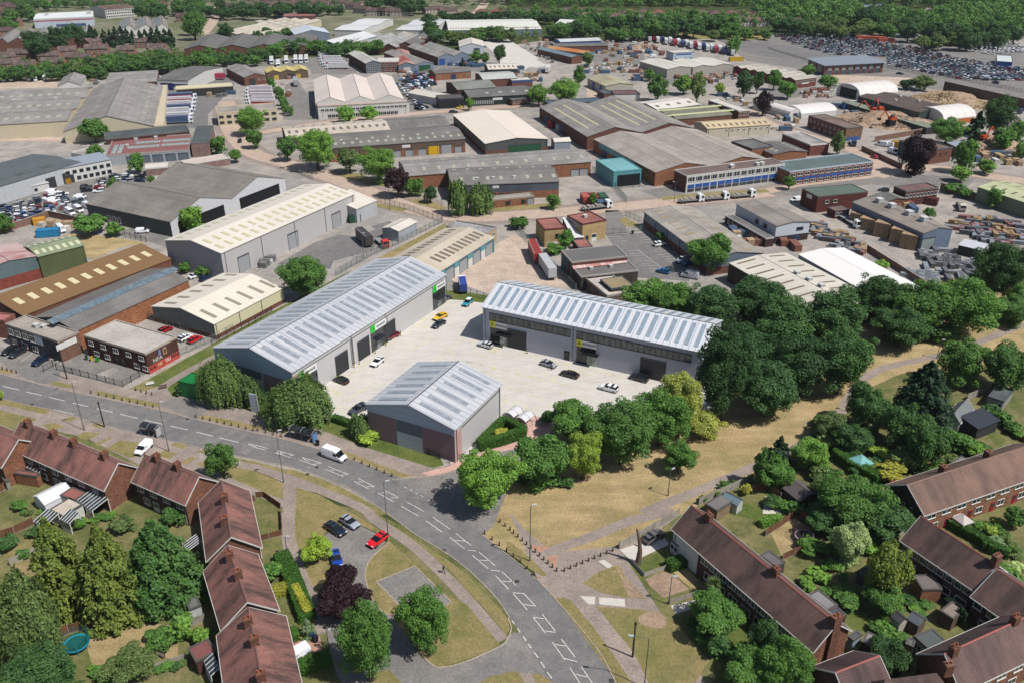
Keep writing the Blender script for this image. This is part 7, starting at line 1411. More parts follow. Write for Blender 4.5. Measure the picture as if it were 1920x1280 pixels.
wood_mass('woodland','far trees between rooftops at top left',[[(-40,6),(-40,-30),(900,-30),(900,2),(500,5),(200,3)]],'wood',11,3.5,6,8,110)
wood_mass('woodland','trees between the far houses at top left',[[(-40,26),(-40,-20),(905,-20),(905,16),(600,18),(500,12),(330,14),(200,18)],P('00',560,60,760,120,1000,110,1300,110,1560,120,1560,60,1300,40,900,60)],'wood',17,3,5,9,120)
wood_mass('woodland','tree cover under the far semis at top centre',[P('02',-200,110,700,125,1300,140,1900,185,1920,215,1200,200,700,205,400,190,0,140),P('02',0,58,0,40,1920,45,1920,68)],'mid',10,3,5,10,130)
# hedges
hedge(P('31',190,340,260,480,310,600,390,820),2.6,1.6,'hedge','tall clipped green hedge beside the long footpath');hedge(P('31',100,640,300,560),2.0,1.3,'yhedge','golden clipped hedge across the front garden');hedge(P('31',262,1225,400,1165,560,1110),2.2,1.5,'hedge','clipped green hedge below the small white van')
hedge(P('31',300,600,400,800),1.2,1.9,'yhedge','golden strip of hedge along the footpath');hedge(P('31',250,960,320,910),2.2,1.3,'hedge','square clipped bush by the block-paved drive');hedge(P('32',1165,430,1370,355),2.0,1.5,'hedge','dark clipped hedge between two front lawns')
hedge(P('33',1330,90,1600,240,1640,290,1800,340),1.6,1.8,'hedge','long dark hedge of the topiary garden');hedge(P('23',500,860,600,940,720,1010,830,1070),2.2,2.2,'hedge','tall dark hedge beside the turquoise gazebo');hedge([(899,843),(940,832),(984,818)],1.6,2.2,'hedge','clipped hedge along the railings by the entrance')
hedge([(899,840),(944,795)],1.6,2.0,'hedge','clipped hedge between the small unit and planting');hedge([(944,794),(984,814)],1.4,2.0,'hedge','clipped hedge behind the cycle shelters');hedge(P('21',575,590,720,640),1.4,1.4,'hedge','clipped hedge beside the drooping tree car bays')
hedge(P('33',90,60,-60,110),1.4,1.4,'light','leafy hedge left of the black trampoline garden');hedge(P('21',-20,320,60,460,180,520),1.6,1.4,'dark','dark hedge in front of long left-hand unit')
GS=('mid','wood','scrub','light','mid')
for t,pts,n,w,h,x in(('22',(1420,1170,1600,1090,1800,1010),5,70,60,'along the park side of the slatted fence'),('23',(20,1180,200,1260,420,1250),8,120,100,'around the peeling-roofed shed'),('23',(380,950,520,1050,700,1150,850,1220),10,130,110,'in the overgrown garden'),('23',(640,960,780,900,900,900,1000,980),8,110,90,'around the turquoise gazebo'),('23',(1350,700,1500,740,1650,820,1700,860),8,120,90,'below the black pavilion'),('23',(1620,480,1800,600,1900,700),6,110,90,'right of the black pavilion'),('23',(1100,960,1250,940,1400,860),6,110,80,'behind the brown-tiled terrace'),('33',(450,130,520,250,560,330),6,120,100,'beside the pale blossom tree'),('33',(700,100,760,200,760,300),6,120,100,'between the blossom tree and aerial-topped terrace'),('33',(430,560,560,620,620,560,560,480),7,90,70,'above the long grey extension'),('33',(1000,620,1080,700,1180,740),6,90,70,'left of the orange fence panels'),('33',(860,960,960,900,1040,960),5,90,70,'around the summerhouse path'),('33',(1640,60,1740,120,1850,260,1900,330),9,90,70,'in the topiary garden'),('33',(1780,380,1830,450,1900,560),6,100,80,'at the right edge below the topiary'),('32',(1320,780,1400,900,1500,1040,1600,1080),8,80,70,'round the emerald lawn'),('20',(60,1220,200,1270,330,1270),4,60,50,'below the white marquee'),('30',(200,120,330,200,420,160),5,80,70,'before the dark glass conservatory'),('30',(660,60,780,40,860,40),4,80,60,'right of the black greenhouse'),('30',(460,1010,600,930,740,900),5,70,60,'along the white-posted fence'),('30',(1160,1180,1290,1150,1380,1130),4,90,60,'under the pale low fence'),('30',(700,1130,760,1240,860,1250),4,110,90,'beside the olive fruit tree'),('23',(1050,650,1120,760,1100,840),4,140,120,'between the feathery blue-green trees'),('23',(380,560,420,700,520,780),5,130,110,'on the park path corner')):shrubs(t,pts,n,w,h,GS,x)
# bare cut trunk and the spiky palm
p=W(*P('32',945,385)[0]);r=thing('tree','bare pollarded trunk without leaves beside the driveway','tree',p);q=MB();bm_=bark((120,104,90))
q.tube((0,0,-.2),(.2,0,4),.75,.5,bm_,10);q.tube((.2,0,3.6),(-.1,.2,7),.5,.36,bm_,10);q.tube((-.1,.2,6.6),(-.8,.4,9.5),.34,.22,bm_,8);q.tube((0,.2,6.5),(.7,0,8.2),.3,.2,bm_,8);q.tube((.1,0,5),(-1.2,-.3,5.8),.22,.12,bm_,6);q.build('trunk',r);r.scale=(.78,.78,.76)
p=W(*P('32',1500,650)[0]);r=thing('palm_tree','spiky-headed palm before the dark-tiled terrace','palm',p);q=MB();q.tube((0,0,0),(0,0,3.2),.2,.14,bark(),8);q.build('trunk',r);q=MB();lm_=leaf('scrub')
r.scale=(1,1,1)
for i in range(150):
  a,e=random.random()*6.28,random.uniform(-.5,1.4);d=Vector((math.cos(a)*math.cos(e),math.sin(a)*math.cos(e),math.sin(e)));s_=Vector((-math.sin(a),math.cos(a),0))*.06;c_=Vector((0,0,3.2));m_=c_+d*.9;t_=c_+d*1.7+Vector((0,0,-.35))
  q.poly([c_-s_,c_+s_,m_+s_*1.2,m_-s_*1.2],lm_);q.poly([m_-s_*1.2,m_+s_*1.2,t_],lm_)
q.build('crown',r)
# ---------------------------------------------------------------- vehicles in the photo, then the crowded yards
bk,dg,sv,wt,nv,rd_,bl_=(28,30,34),(70,74,80),(150,154,158),(232,234,236),(30,44,84),(150,24,30),(60,90,150)
for a in((708,682,695,692,'hatch',wt,'white hatchback driving across the forecourt'),(640,716,622,709,'hatch',bk,'black hatchback beside the drooping tree on the forecourt'),(672,771,655,780,'estate',dg,'dark grey car half hidden by the small gabled unit'),(736,633,720,641,'hatch',(124,22,34),'dark red hatchback parked at door number three'),(835,563,850,556,'estate',dg,'charcoal car parked at door number four'),(877,571,868,579,'hatch',(44,140,156),'teal car with white roof near the boundary fence'),(826,597,812,604,'saloon',(220,176,30),'yellow saloon on the forecourt'),(823,611,810,619,'saloon',(46,52,62),'slate-blue saloon below the yellow one'),(910,650,896,646,'hatch',(206,208,210),'pale silver hatchback in front of number five'),(1028,686,1045,691,'hatch',(150,154,158),'silver hatchback between numbers five and six'),(1068,705,1050,700,'saloon',(44,34,36),'blackish-brown saloon in front of number six'),(1141,731,1122,726,'estate',wt,'white crossover car before the maples'),(1198,712,1180,707,'estate',bk,'black off-roader beside the yellow tree'),(629,995,646,1006,'saloon',(26,36,48),'blue-black saloon parked in the residents court'),(656,983,672,993,'hatch',(150,156,168),'silver-grey hatchback next to the blue-black saloon'),(709,1016,694,1027,'hatch',(214,24,36),'bright red hatchback at the edge of residents court'),(631,1051,635,1066,'hatch',(24,66,150),'blue hatchback above the copper-leaved tree'),(1225,1010,1243,1000,'estate',(96,92,92),'grey estate car on the drive beside the bare trunk'),(20,660,6,668,'saloon',bk,'leftmost black car outside the grey-roofed office'),(34,665,20,673,'saloon',(40,44,50),'second black car outside the grey-roofed office'),(77,680,64,688,'estate',(24,36,64),'navy estate by the railing of the grey-roofed office'),(311,622,322,617,'hatch',rd_,'upper red car behind the graffiti building'),(348,636,362,629,'hatch',wt,'white car behind the graffiti building'),(366,640,378,634,'hatch',(190,30,36),'lower red car behind the graffiti building'),(368,520,380,516,'saloon',wt,'white car at the foot of the tall grey warehouse'),(385,525,394,520,'hatch',nv,'navy car at the foot of the tall grey warehouse'),(1237,461,1256,458,'estate',wt,'white off-roader in the office car park'),(1243,512,1226,508,'hatch',(28,104,160),'bright blue car below the marked bays'),(1278,491,1262,497,'estate',wt,'white people carrier beside the round tree'),(1288,497,1270,502,'hatch',(40,70,130),'blue car in the shade of the round tree'),(450,267,449,273,'hatch',bk,'black car on the estate road at the bend'),(399,276,404,272,'hatch',rd_,'red car beside the road island tree'),(86,354,98,350,'hatch',rd_,'red car by the white lean-to'),(106,346,118,343,'hatch',dg,'grey car by the yellow skip'),(1639,297,1630,293,'hatch',(200,30,60),'crimson car turning at the right-hand junction'),(757,214,750,216,'hatch',bk,'black car before the three-ridge warehouse'),(862,204,855,206,'saloon',(200,170,60),'yellow car by the black store'),(850,212,860,212,'saloon',(40,60,56),'dark green car below the black store'),(1627,137,1618,135,'hatch',rd_,'red car before the slate office'),(1687,140,1698,141,'saloon',bk,'black car in the empty lot by the slate office'),(1866,157,1853,154,'estate',nv,'navy car at the right edge lot'),(1657,359,1648,358,'hatch',(60,64,70),'black and white car before the two brick offices')):
  car_at(*a[:7],parts=2 if a[1]>540 else 1,roofc=wt if 'teal' in a[6]else None)
for a in((627,858,655,868,'van',wt,'white high-roof van driving on the main road'),(271,844,258,856,'small_van',wt,'white people-carrier van on the verge by the long terrace'),(556,1233,538,1243,'small_van',wt,'small white van on the block-paved drive'),(268,437,285,436,'small_van',wt,'white van with open side by the fence of dry lawn'),(1293,521,1275,518,'van',(196,198,202),'silver van at the bottom of the office car park'),(1492,378,1478,380,'small_van',wt,'white van outside the dark red brick block'),(99,365,110,361,'van',wt,'upper white van among the parked cars at left'),(100,381,112,377,'van',wt,'middle white van among the parked cars at left'),(151,375,162,370,'van',wt,'right white van among the parked cars at left'),(132,402,144,408,'van',wt,'first tipper-like white van by the grey shed'),(148,397,160,403,'van',wt,'second white van by the grey shed'),(166,391,180,396,'van',wt,'third white van by the grey shed'),(115,434,124,441,'van',wt,'white pickup van beside the orange skips'),(304,343,316,341,'van',wt,'white van beyond the parked cars'),(1652,274,1640,272,'van',wt,'left white van in the brick-walled yard'),(1665,275,1656,273,'van',wt,'right white van in the brick-walled yard'),(1674,288,1686,292,'van',wt,'large white van in the brick-walled yard'),(1845,149,1832,148,'van',wt,'white van at the edge of the car compound'),(1222,108,1212,108,'van',wt,'white van below the blue and white site cabin')):
  car_at(*a,parts=2 if a[1]>540 else 1)
RW=(206,208,212);RSt=(170,34,60)
lorry(1003,484,1012,505,'box',wt,(164,60,52),'red box trailer with blue roof in the turning yard',L=13,name='trailer',cat='trailer');lorry(1026,512,1038,530,'box',wt,(198,200,200),'long white box trailer beside the palisade fence',L=12.5,name='trailer',cat='trailer')
lorry(684,456,700,470,'box',wt,(78,70,68),'dismantled dark box lorry body in the asphalt yard',L=10,name='stripped_lorry');lorry(716,460,728,470,'flat+cab',(190,50,50),wt,'stripped lorry chassis beside the dismantled body',L=8.5);lorry(1118,393,1150,389,'flat+cab+load',wt,wt,'flatbed lorry with crates near the tan brick office',L=12)
for x,y,l in((1295,380,'leftmost'),(1342,376,'middle'),(1392,371,'rightmost')):lorry(x,y,x+25,y-2,'flat+cab+load',wt,wt,l+' of three flatbed lorries parked along estate road',L=10,group='flatbed lorries along the estate road')
lorry(1594,420,1610,430,'flat+cab',wt,wt,'long low flatbed lorry beside the scaffolding warehouse',L=12);lorry(1800,392,1806,402,'flat+cab+load',(206,196,180),wt,'crane lorry loaded with crates in the scaffolders yard',L=9)
lorry(1027,136,1024,142,'box',wt,(228,228,226),'single white box trailer in the concrete yard',L=12,name='trailer',cat='trailer');lorry(555,160,556,166,'box',wt,(170,174,178),'grey box trailer left of the three-ridge warehouse',L=13,name='trailer',cat='trailer')
lorry(1598,272,1601,278,'flat+cab',(40,60,90),wt,'blue-cabbed lorry by the brick office corner',L=9);lorry(1546,247,1556,254,'flat+cab+load',(150,150,110),wt,'concrete mixer-like lorry below the brick office',L=9);lorry(1900,212,1910,214,'flat+cab',(60,70,110),wt,'dark lorry in the yard at the right edge',L=9)
lorry(868,545,866,535,'box+cab',wt,(60,80,160),'small box lorry with blue side behind the boundary fence',L=6)
for i,(x,y)in enumerate(P('00',35,605,88,603,222,600,270,602,342,596)):lorry(x,y,x-1,y+6,'box+cab',wt,(226,228,228),ORD[i]+' white box van from left by the railway bank',L=7.5,name='box_van',cat='van',group='white box vans by the railway bank')
k=0
for x,y in P('00',1360,752,1350,782,1345,815,1340,842,1325,868,1320,905,1315,930):lorry(x,y,x+20,y-1,'box+cab',wt,(220,218,220)if k%3 else(70,90,130),ORD[k]+' articulated lorry from top beside the cream strip',L=13,group='articulated lorries beside the cream strip',stripe=RSt if k<2 else None);k+=1
for k,(x,y)in enumerate(P('01',40,700,40,725,45,752,55,778,60,802)):lorry(x,y,x-20,y,'box+cab',wt,(222,216,220),ORD[k]+' red-striped lorry from top near the cream office',L=13,group='red-striped lorries near the cream office',stripe=RSt)
for k,(x,y)in enumerate(P('01',560,425,565,445,570,465,580,485,600,502,620,520)):lorry(x,y,x-20,y,'box+cab',wt,(232,230,232),ORD[k]+' white lorry from top in the lorry park',L=13,group='white lorries in the lorry park',stripe=RSt if k in(2,4)else None)
for k,(x,y)in enumerate(P('01',230,470,300,465,340,465,380,462,120,475,170,500)):lorry(x,y,x,y+6,'box+cab',wt,(230,230,226),ORD[k]+' white lorry behind the yellow-roofed row',L=11,group='white lorries behind the yellow-roofed row')
for k,(x,y)in enumerate(P('00',1590,560,1600,580,1610,600,1510,550)):lorry(x,y,x+20,y,'box',wt,((90,120,170),(226,228,230),(190,60,90),(220,220,220))[k],ORD[k]+' trailer from top behind the blue sign shed',L=13,name='trailer',cat='trailer',group='trailers behind the blue sign shed')
for k in range(22):
  x,y=P('02',1000+31*k,295+5.2*k+(k%2)*10)[0];lorry(x,y,x+3,y+8,'box',wt,((226,228,228),(226,228,228),(170,40,70),(232,232,230),(44,60,120))[k%5],f"{ORD[k if k % 5 in (0, 1, 3) and k < 20 else k // 5] if k < 20 else ('last but one', 'last')[k - 20]} {'red ' if k % 5 == 2 else 'navy ' if k % 5 == 4 else ''}trailer from left in the mixed row by the test track",L=13,name='trailer',cat='trailer',group='long mixed row of trailers')
def inside(q,x,y):
  r=False
  for i in range(len(q)):
    a,b=q[i],q[i-1]
    if(a.y>y)!=(b.y>y)and x<(b.x-a.x)*(y-a.y)/(b.y-a.y)+a.x:r=not r
  return r
def slots(poly,head,dx,dy,fill,gap=0):
  """parking slots in rows over a polygon: list of (x, y, heading)"""
  q=[W(*p)for p in poly];c=sum(q,Vector())/len(q);M=Matrix.Rotation(head,3,'Z');Rm=max((p-c).length for p in q);out=[]
  for i in range(int(-Rm/dx),int(Rm/dx)):
    if gap and i%gap==0:continue
    for j in range(int(-Rm/dy),int(Rm/dy)):
      p=c+M@Vector((i*dx,j*dy,0))
      if inside(q,p.x,p.y)and random.random()<fill:out.append((p.x+random.uniform(-.3,.3),p.y+random.uniform(-.3,.3),head+random.choice((0,math.pi))+random.uniform(-.05,.05)))
  return sorted(out,key=lambda s:s[1])
def fill_cars(sl,cap,where,group,cols=CARCOLS,var=None):
  rest=MB()
  for i,(x,y,h)in enumerate(sl):
    c=random.choice(cols)
    if i<cap:small_car(x,y,h,c,cname(c)+' car '+where,group,var)
    else:
      me=simple_car(0 if var is None else var);M=Matrix.Translation((x,y,.02))@Matrix.Rotation(h,4,'Z');off=len(rest.v);rest.v+=[tuple(M@v.co)for v in me.vertices]
      for f in me.polygons:rest.f.append(tuple(off+v for v in f.vertices));m=me.materials[f.material_index];rest.mi.append(rest.mat(carpaint(c)if f.material_index==0 else m))
  if rest.v:rest.build('parked_cars',label='mass of parked cars '+where,kind='stuff')
g1='cars in the crowded yard at left'
fill_cars(slots(P('10',-20,290,200,240,440,170,620,250,400,330,230,400,-20,400),R(28),4.8,2.4,.95),90,'in the crowded yard at left',g1)
fill_cars(slots(P('10',560,150,860,30,1090,60,1080,100,960,110,800,180,600,165),R(20),4.8,2.5,.9),45,'in the upper row beside the pale office','cars in the upper row beside the pale office')
fill_cars(slots(P('01',1040,640,1090,635,1290,820,1200,830,1150,760),R(-35),5.2,2.8,.8),26,'in the strip beside the three-ridge warehouse','cars beside the three-ridge warehouse',[(232,234,236)]*4+[(60,90,150),(28,30,34)],None)
fill_cars(slots(P('01',1080,600,1300,570,1360,640,1260,660,1300,740,1220,740),R(-40),6.2,3.0,.85),40,'among the salvage vehicles','salvage vehicles in the centre yard',[(36,70,52),(30,44,84),(60,90,150),(232,234,236),(150,24,30)],2)
cc=slots(P('03',70,285,600,270,860,320,1230,385,1400,440,1960,530,1960,610,1480,605,900,492,880,430,480,412,250,355),R(-20),4.9,2.4,.96,0)
fill_cars(cc,40,'in the vast compound at top right','cars in the vast compound')
fill_cars(slots(P('03',-20,262,300,270,600,262,600,272,300,284,-20,284),R(80),5,2.6,.9),0,'along the top edge of the test track','row along test track')
fill_cars(slots(P('03',1500,380,1580,330,1700,320,1920,330,1920,410,1640,410),R(60),7,3.0,.75,3),10,'in the van compound at the right edge','vans in the van compound',[(232,234,236)]*6+[(200,202,204)],2)
# stacks, skips, containers and rubble
def stack(x,y,rz,w,d,h,c,name,label,cat,group,layers=4):
  def mk():
    q=MB();m=flat(c,.85,.15,0,.3);e=flat([v*.6 for v in c],.9)if isinstance(c,list)else flat(tuple(int(v*.6)for v in c),.9)
    for i in range(layers):
      z0,z1=h*i/layers,h*(i+.82)/layers;q.box(-w/2,w/2,-d/2,d/2,z0,z1,m)
      if i<layers-1:
        for k in(-.4,0,.4):q.box(k*w-.06,k*w+.06,-d/2+.03,d/2-.03,z1,h*(i+1)/layers,e)
    return q.mesh(name)
  return link(name,unit((name,w,d,h,c,layers),mk),None,(x,y,.03),rz,label=label,cat=cat,group=group)
def litter(poly,n,specs,where,group,head=0.0):
  q=[W(*p)for p in poly];xs=[p.x for p in q];ys=[p.y for p in q];got={};k=0
  for _ in range(n*12):
    if k>=n:break
    x,y=random.uniform(min(xs),max(xs)),random.uniform(min(ys),max(ys))
    if inside(q,x,y):got.setdefault(random.choice(specs),[]).append((x/(y+50),x,y));k+=1
  for(nm,adj,c,w,d,h,ly),pl in got.items():
    for i,(_,x,y)in enumerate(sorted(pl)):
      o=ORD[i]+' ' if len(pl)<=20 and len(pl)>1 else '';lb=f"{o}{adj} {nm.replace('_', ' ')}{' from left' if o else ''} {where}"
      stack(x,y,head+random.choice((0,math.pi/2))+random.uniform(-.1,.1),w,d,h,c,nm,lb,nm.replace('_',' '),group,ly)
BS=[('brick_pack','reddish',(180,148,130),2.4,2.0,2.0,3),('machine_crate','grey',(132,132,130),3.0,2.0,2.0,2),('board_stack','whitish',(212,210,204),2.6,1.6,1.2,3),('pallet_stack','pale brown',(190,164,130),2.6,2.2,2.4,5),('stone_pack','pale grey',(200,196,186),2.4,2.0,1.5,2),('container','rust-red',(140,96,82),6.0,2.4,2.5,1),('container','blue',(84,106,132),6.0,2.4,2.5,1),('board_stack','white',(226,224,218),4.0,1.8,1.4,3)]
MS=[('pole_bundle','silver-grey',(150,154,160),6.0,1.4,1.2,4),('pole_bundle','dark grey',(112,114,118),4.2,1.4,1.6,4),('frame_stack','reddish',(158,116,114),4.0,1.2,1.3,3),('board_stack','timber',(176,148,112),3.6,1.4,1.6,5)]
litter(P('02',30,330,280,290,330,470,270,480),46,BS[:5],'along the edge of the sand yard','packs along the edge of the sand yard');litter(P('02',420,500,800,480,990,500,1000,600,900,640,820,560,560,560),60,BS,'in the centre builders yard','stock in the centre builders yard')
litter(P('02',600,360,900,330,980,470,640,480),46,BS,'in the upper builders yard','stock in the upper builders yard');litter(P('02',1170,590,1560,560,1680,540,1700,600,1440,640,1180,620),50,BS[:6],'before the large beige-walled warehouse','stock before the beige-walled warehouse')
litter(P('02',850,300,960,290,1200,400,1150,430,900,430),24,BS[5:],'by the site cabins','containers by the site cabins');litter(P('13',310,390,480,430,740,590,720,630,560,600,360,490),60,MS,'on the scaffolders boundary','bundles on the scaffolders boundary',R(-30))
litter(P('13',1050,640,1300,600,1560,700,1600,860,1300,830,1180,740),48,MS[:2],'in the lower scaffolders yard','bundles in the lower scaffolders yard',R(-12));litter(P('13',1340,400,1560,330,1920,420,1920,560,1700,560,1440,470),70,MS,'in the right scaffolders yard','bundles in the right scaffolders yard',R(-20))
litter(P('13',1020,770,1200,780,1270,850,1150,850),14,MS[:1],'behind the white membrane roof','bundles behind the white membrane roof',R(-20));litter(P('03',1740,540-400+1000,1920,1120,1900,1250,1700,1240),12,BS[:5],'beside the orange digger','heaps beside the orange digger')
for k,(x,y,h)in enumerate(((1700,400,4),(1730,425,4),(1750,448,4.2),(790/4+1440,452,4),(850/4+1440,435,5),(980/4+1440,456,5),(1060/4+1440,464,5))):
  x=(670,700,740,790,850,970,1050)[k]/4+1440;y=(395,405,440,430,490,540,580)[k]/4+320;p=W(x,y);stack(p.x,p.y,R(-38),5,3.4,h,(176,150,120),'crate_stack',ORD[k]+' tall crate stack from left along the scaffolding warehouse','crate stack','crate stacks along the scaffolding warehouse',7)
def box_at(px,py,w,d,h,rz,c,name,label,cat):
  p=W(px,py);r=thing(name,label,cat,(p.x,p.y,0),R(rz));q=MB();m=sheet(c,'X',.6,.2);q.box(-w/2,w/2,-d/2,d/2,.12,h,m);q.build('body',r);q=MB();t=flat(tuple(int(v*.8)for v in c),.6)
  for s in(-1,1):q.box(-w/2-.05,w/2+.05,s*d/2-.06,s*d/2+.06,h,h+.12,t);q.box(s*w/2-.06,s*w/2+.06,-d/2,d/2,0,h,t)
  q.build('frame',r);return r
box_at(367,738,4.6,4.2,4.0,-22,(22,130,62),'kiosk','bright green box kiosk below the weeping birch','kiosk');box_at(665,416,4,2.6,2.6,25,(34,84,62),'skip','green covered skip beside the tall grey warehouse','skip')
for x,c,l in((1098,(190,96,84),'salmon-red'),(1112,(176,56,60),'crimson'),(1130,(60,96,70),'green')):box_at(x,379,3,6,2.6,8,c,'container',l+' container behind the crate lorry','container')
box_at(92,443,7,3,2.4,12,(44,140,190),'container','sky-blue covered skip left of the dry lawn','container');box_at(75,420,4,3,2,30,(220,160,50),'skip','orange-yellow skip by the green fence','skip');box_at(124,344,4,2.4,2,10,(216,160,40),'skip','yellow skip below the pale office','skip')
box_at(1735,382,8,2.6,2.6,-40,(110,50,52),'container','maroon container in the scaffolders yard','container');box_at(1632,76,22,5,3,-14,(196,96,70),'container','left row of orange containers above the compound','container');box_at(1661,80,12,5,3,-10,(196,96,70),'container','right orange container above the compound','container')
box_at(1035,240,4,3,3,60,(176,50,46),'container','red container beside the twin-gable works','container');box_at(1050,246,4,3,3.4,60,(214,214,214),'container','white container beside the twin-gable works','container');box_at(1594,205,9,3,2.6,5,(44,96,150),'container','blue container above the rubble heap','container')
box_at(1380,115,10,3,2.6,5,(214,176,40),'container','yellow plant row below the trailers','container');box_at(1693,278,10,3,2.6,-32,(196,150,50),'skip','long yellow skip by the brick yard wall','skip')
def mound(px,py,rx,ry,h,m,label,name='rubble_heap'):
  p=W(px,py);q=MB();n=26;rg=np.random.default_rng(int(px));H={}
  for i in range(n+1):
    for j in range(n+1):
      u,v=2*i/n-1,2*j/n-1;r=math.hypot(u,v);H[i,j]=(u*rx,v*ry,max(0,(1-r**1.5))*h*(1+.45*math.sin(5*u+px)*math.sin(4*v))+(rg.random()-.5)*.5*(r<.95)-.05)
  for i in range(n):
    for j in range(n):q.poly([H[i,j],H[i+1,j],H[i+1,j+1],H[i,j+1]],m)
  o=q.build(name,label=label,kind='stuff');o.location=(p.x,p.y,.03)
  q=MB()
  tm=flat((196,172,134),.9,.1,0,.5)if 'timber' in name else m
  for i in range(1100 if 'timber' in name else 260):
    u,v=rg.uniform(-.85,.85,2);r=math.hypot(u,v)
    if r>.9:continue
    z=(1-r**1.5)*h;s=rg.uniform(.2,.7);M=Matrix.Translation((u*rx,v*ry,z))@Matrix.Rotation(rg.uniform(0,6),4,'Z')@Matrix.Rotation(rg.uniform(0,1),4,'X');q.box(-s*1.6,s*1.6,-s*.5,s*.5,-s*.3,s*.3,tm,M)
  q.build('loose_lumps',o)
SO=ground_mat('soil');mound(1645,228,24,16,5,SO,'heap of reddish crushed rubble beside the brick office');mound(1700,235,20,14,3.5,SO,'lower heap of crushed rubble by the green canopy');TP=ground_mat('soil');mound(1775,186,24,10,4,TP,'pile of waste timber behind the brown shed','timber_pile');mound(1815,200,22,10,3.5,TP,'right end of the waste timber pile','timber_pile')
mound(1200,92,14,8,3,SO,'brown earth heap in the builders yards','earth_heap');mound(1862,276,16,10,4,SO,'earth and rubble heap under the orange digger')
litter(P('00',640,620,780,600,790,640,660,650),6,BS[:5],'beside the small grey pitched shed','stock beside the grey pitched shed');litter(P('01',1350,440,1700,490,1700,520,1400,490),12,BS[5:],'by the speckled gables','containers by the speckled gables')
litter(P('01',1040,545,1330,545,1300,575,1080,590),16,BS,'above the salvage vehicles','stock above the salvage vehicles');litter(P('03',500,800,640,760,760,830,640,880),14,BS,'at the top of the rubble yard','stock at the top of the rubble yard')
litter(P('10',400,400,540,420,520,460,300,410),10,BS,'beside the dome-shaped bush','stock beside the dome-shaped bush');litter(P('11',0,690,120,640,150,680,40,740),7,BS[1:3],'at the foot of the tall grey warehouse','packs at the foot of the tall grey warehouse')
litter(P('00',930,640-640+1180,1060,1200,1060,1240,930,1240),3,BS,'by the glazed-strip workshop','stock by the glazed-strip workshop');litter(P('02',230,500,330,560,200,640,120,560),10,BS,'in the concrete yard behind willows','stock in the concrete yard');litter(P('03',200,690,480,680,500,740,240,740),16,BS,'left of the largest barrel roof','stock left of the largest barrel roof')
for t,pts,n,x in(('02',(0,500,120,510,120,600,20,590),8,'beside the white box trailer'),('02',(640,230,900,300,860,320,600,330),14,'behind the blue site cabin'),('03',(0,890,260,890,280,980,60,1000),10,'below the end-on barrel shed'),('13',(780,300,1050,260,1150,330,900,340),10,'behind the scaffolding warehouse'),('01',(1700,640,1920,560,1920,640,1800,660),10,'by the pale grey roof'),('01',(190,600,300,580,300,680,200,760),5,'in the trailer lane'),('00',(1500,660,1760,650,1760,740,1560,760),9,'below the loading canopy'),('12',(620,250,700,230,760,270,640,290),3,'beside the container trio'),('02',(240,850,330,900,520,1020,380,1000),9,'along the twin-gable works'),('12',(1560,520,1900,620,1900,560,1700,440),8,'beside the low brick wing'),('03',(1500,1180,1700,1130,1760,1200,1600,1240),12,'in the earth yard at right'),('02',(1440,700,1500,690,1920,800,1820,830),12,'behind the narrow brick block'),('13',(0,470,250,540,260,600,100,590),6,'on the bare earth by the white roof')):litter(P(t,*pts),n,BS,x,'stock '+x)
def digger(px,py,rz,label):
  p=W(px,py);r=thing('excavator',label,'digger',(p.x,p.y,3),R(rz));o=flat((206,84,44),.5);q=MB()
  for s in(-1,1):q.box(-2,2,s*1.2-.3,s*1.2+.3,-3,.8,BLACK)
  q.build('track',r);q=MB();q.box(-2.2,1.2,-1.3,1.3,1,2.4,o);q.build('body',r);q=MB();q.box(-.2,1.3,.2,1.3,2.4,3.5,glass_dark());q.build('cab',r);q=MB();q.tube((1,-.3,1.8),(4.5,-.3,5.6),.35,.3,o);q.tube((4.5,-.3,5.6),(7,-.3,2.4),.3,.2,o);q.build('boom',r);q=MB();q.box(6.6,7.8,-1,.4,1.2,2.3,BLACK);q.build('bucket',r)
digger(1632,222,160,'left orange digger on the rubble heap');digger(1646,220,100,'middle orange digger with raised boom on the rubble heap');digger(1668,240,200,'orange digger facing down the rubble heap');digger(1840,275,30,'orange digger at the right edge earth heap')
# ---------------------------------------------------------------- posts, shelters, fences, people, garden things
for i,(b,t)in enumerate((((158.5,806),717),((317,845.5),754),((532,904),808),((728,1007),903),((993.5,1051),948))):
  lamp_post(b[0],b[1],t,(.35,.1),'lamp',ORD[i]+' tall dark column from left along the main road',group='tall dark columns along the main road')
for b,t,a,l in(((545.5,797),743,(.3,.3),'grey lamp column beside the curved bus shelter'),((1252.5,928.7),881,(.3,.2),'lone grey lamp column on the dry field'),((540,1043.7),1006,(.3,0),'grey lamp column at the clipped hedge top'),((618,1224),1181,(.3,0),'lamp column between copper tree and block-paved drive'),((1253.7,1132.5),1081,(.3,0),'lamp column at the bare front garden'),((1208,1287),1196,(-2.2,.3),'long-armed lamp column at the bottom edge'),((1587,770),745,(.3,0),'lamp column at the bend of the park path'),((1756,672),638,(.3,0),'lamp column at the top of the park path'),((731,395),352,(.8,.3),'lamp column at the asphalt yard fence'),((829,411),375,(-.6,0),'lamp column at the workshop row entrance'),((682,485),438,(.4,0),'tall lamp column inside the asphalt yard'),((1264,379),342,(-.6,0),'lamp column opposite the flatbed lorries')):
  lamp_post(b[0],b[1],t,a,'lamp',l)
for b,t,l in(((196,800),752,'dark timber pole beside the nearer bus shelter verge'),((1186,1231),1165,'dark timber pole on the verge at bottom centre'),((126,710),655,'dark pole at the railing of the grey-roofed office')):lamp_post(b[0],b[1],t,(0,1),'pole',l)
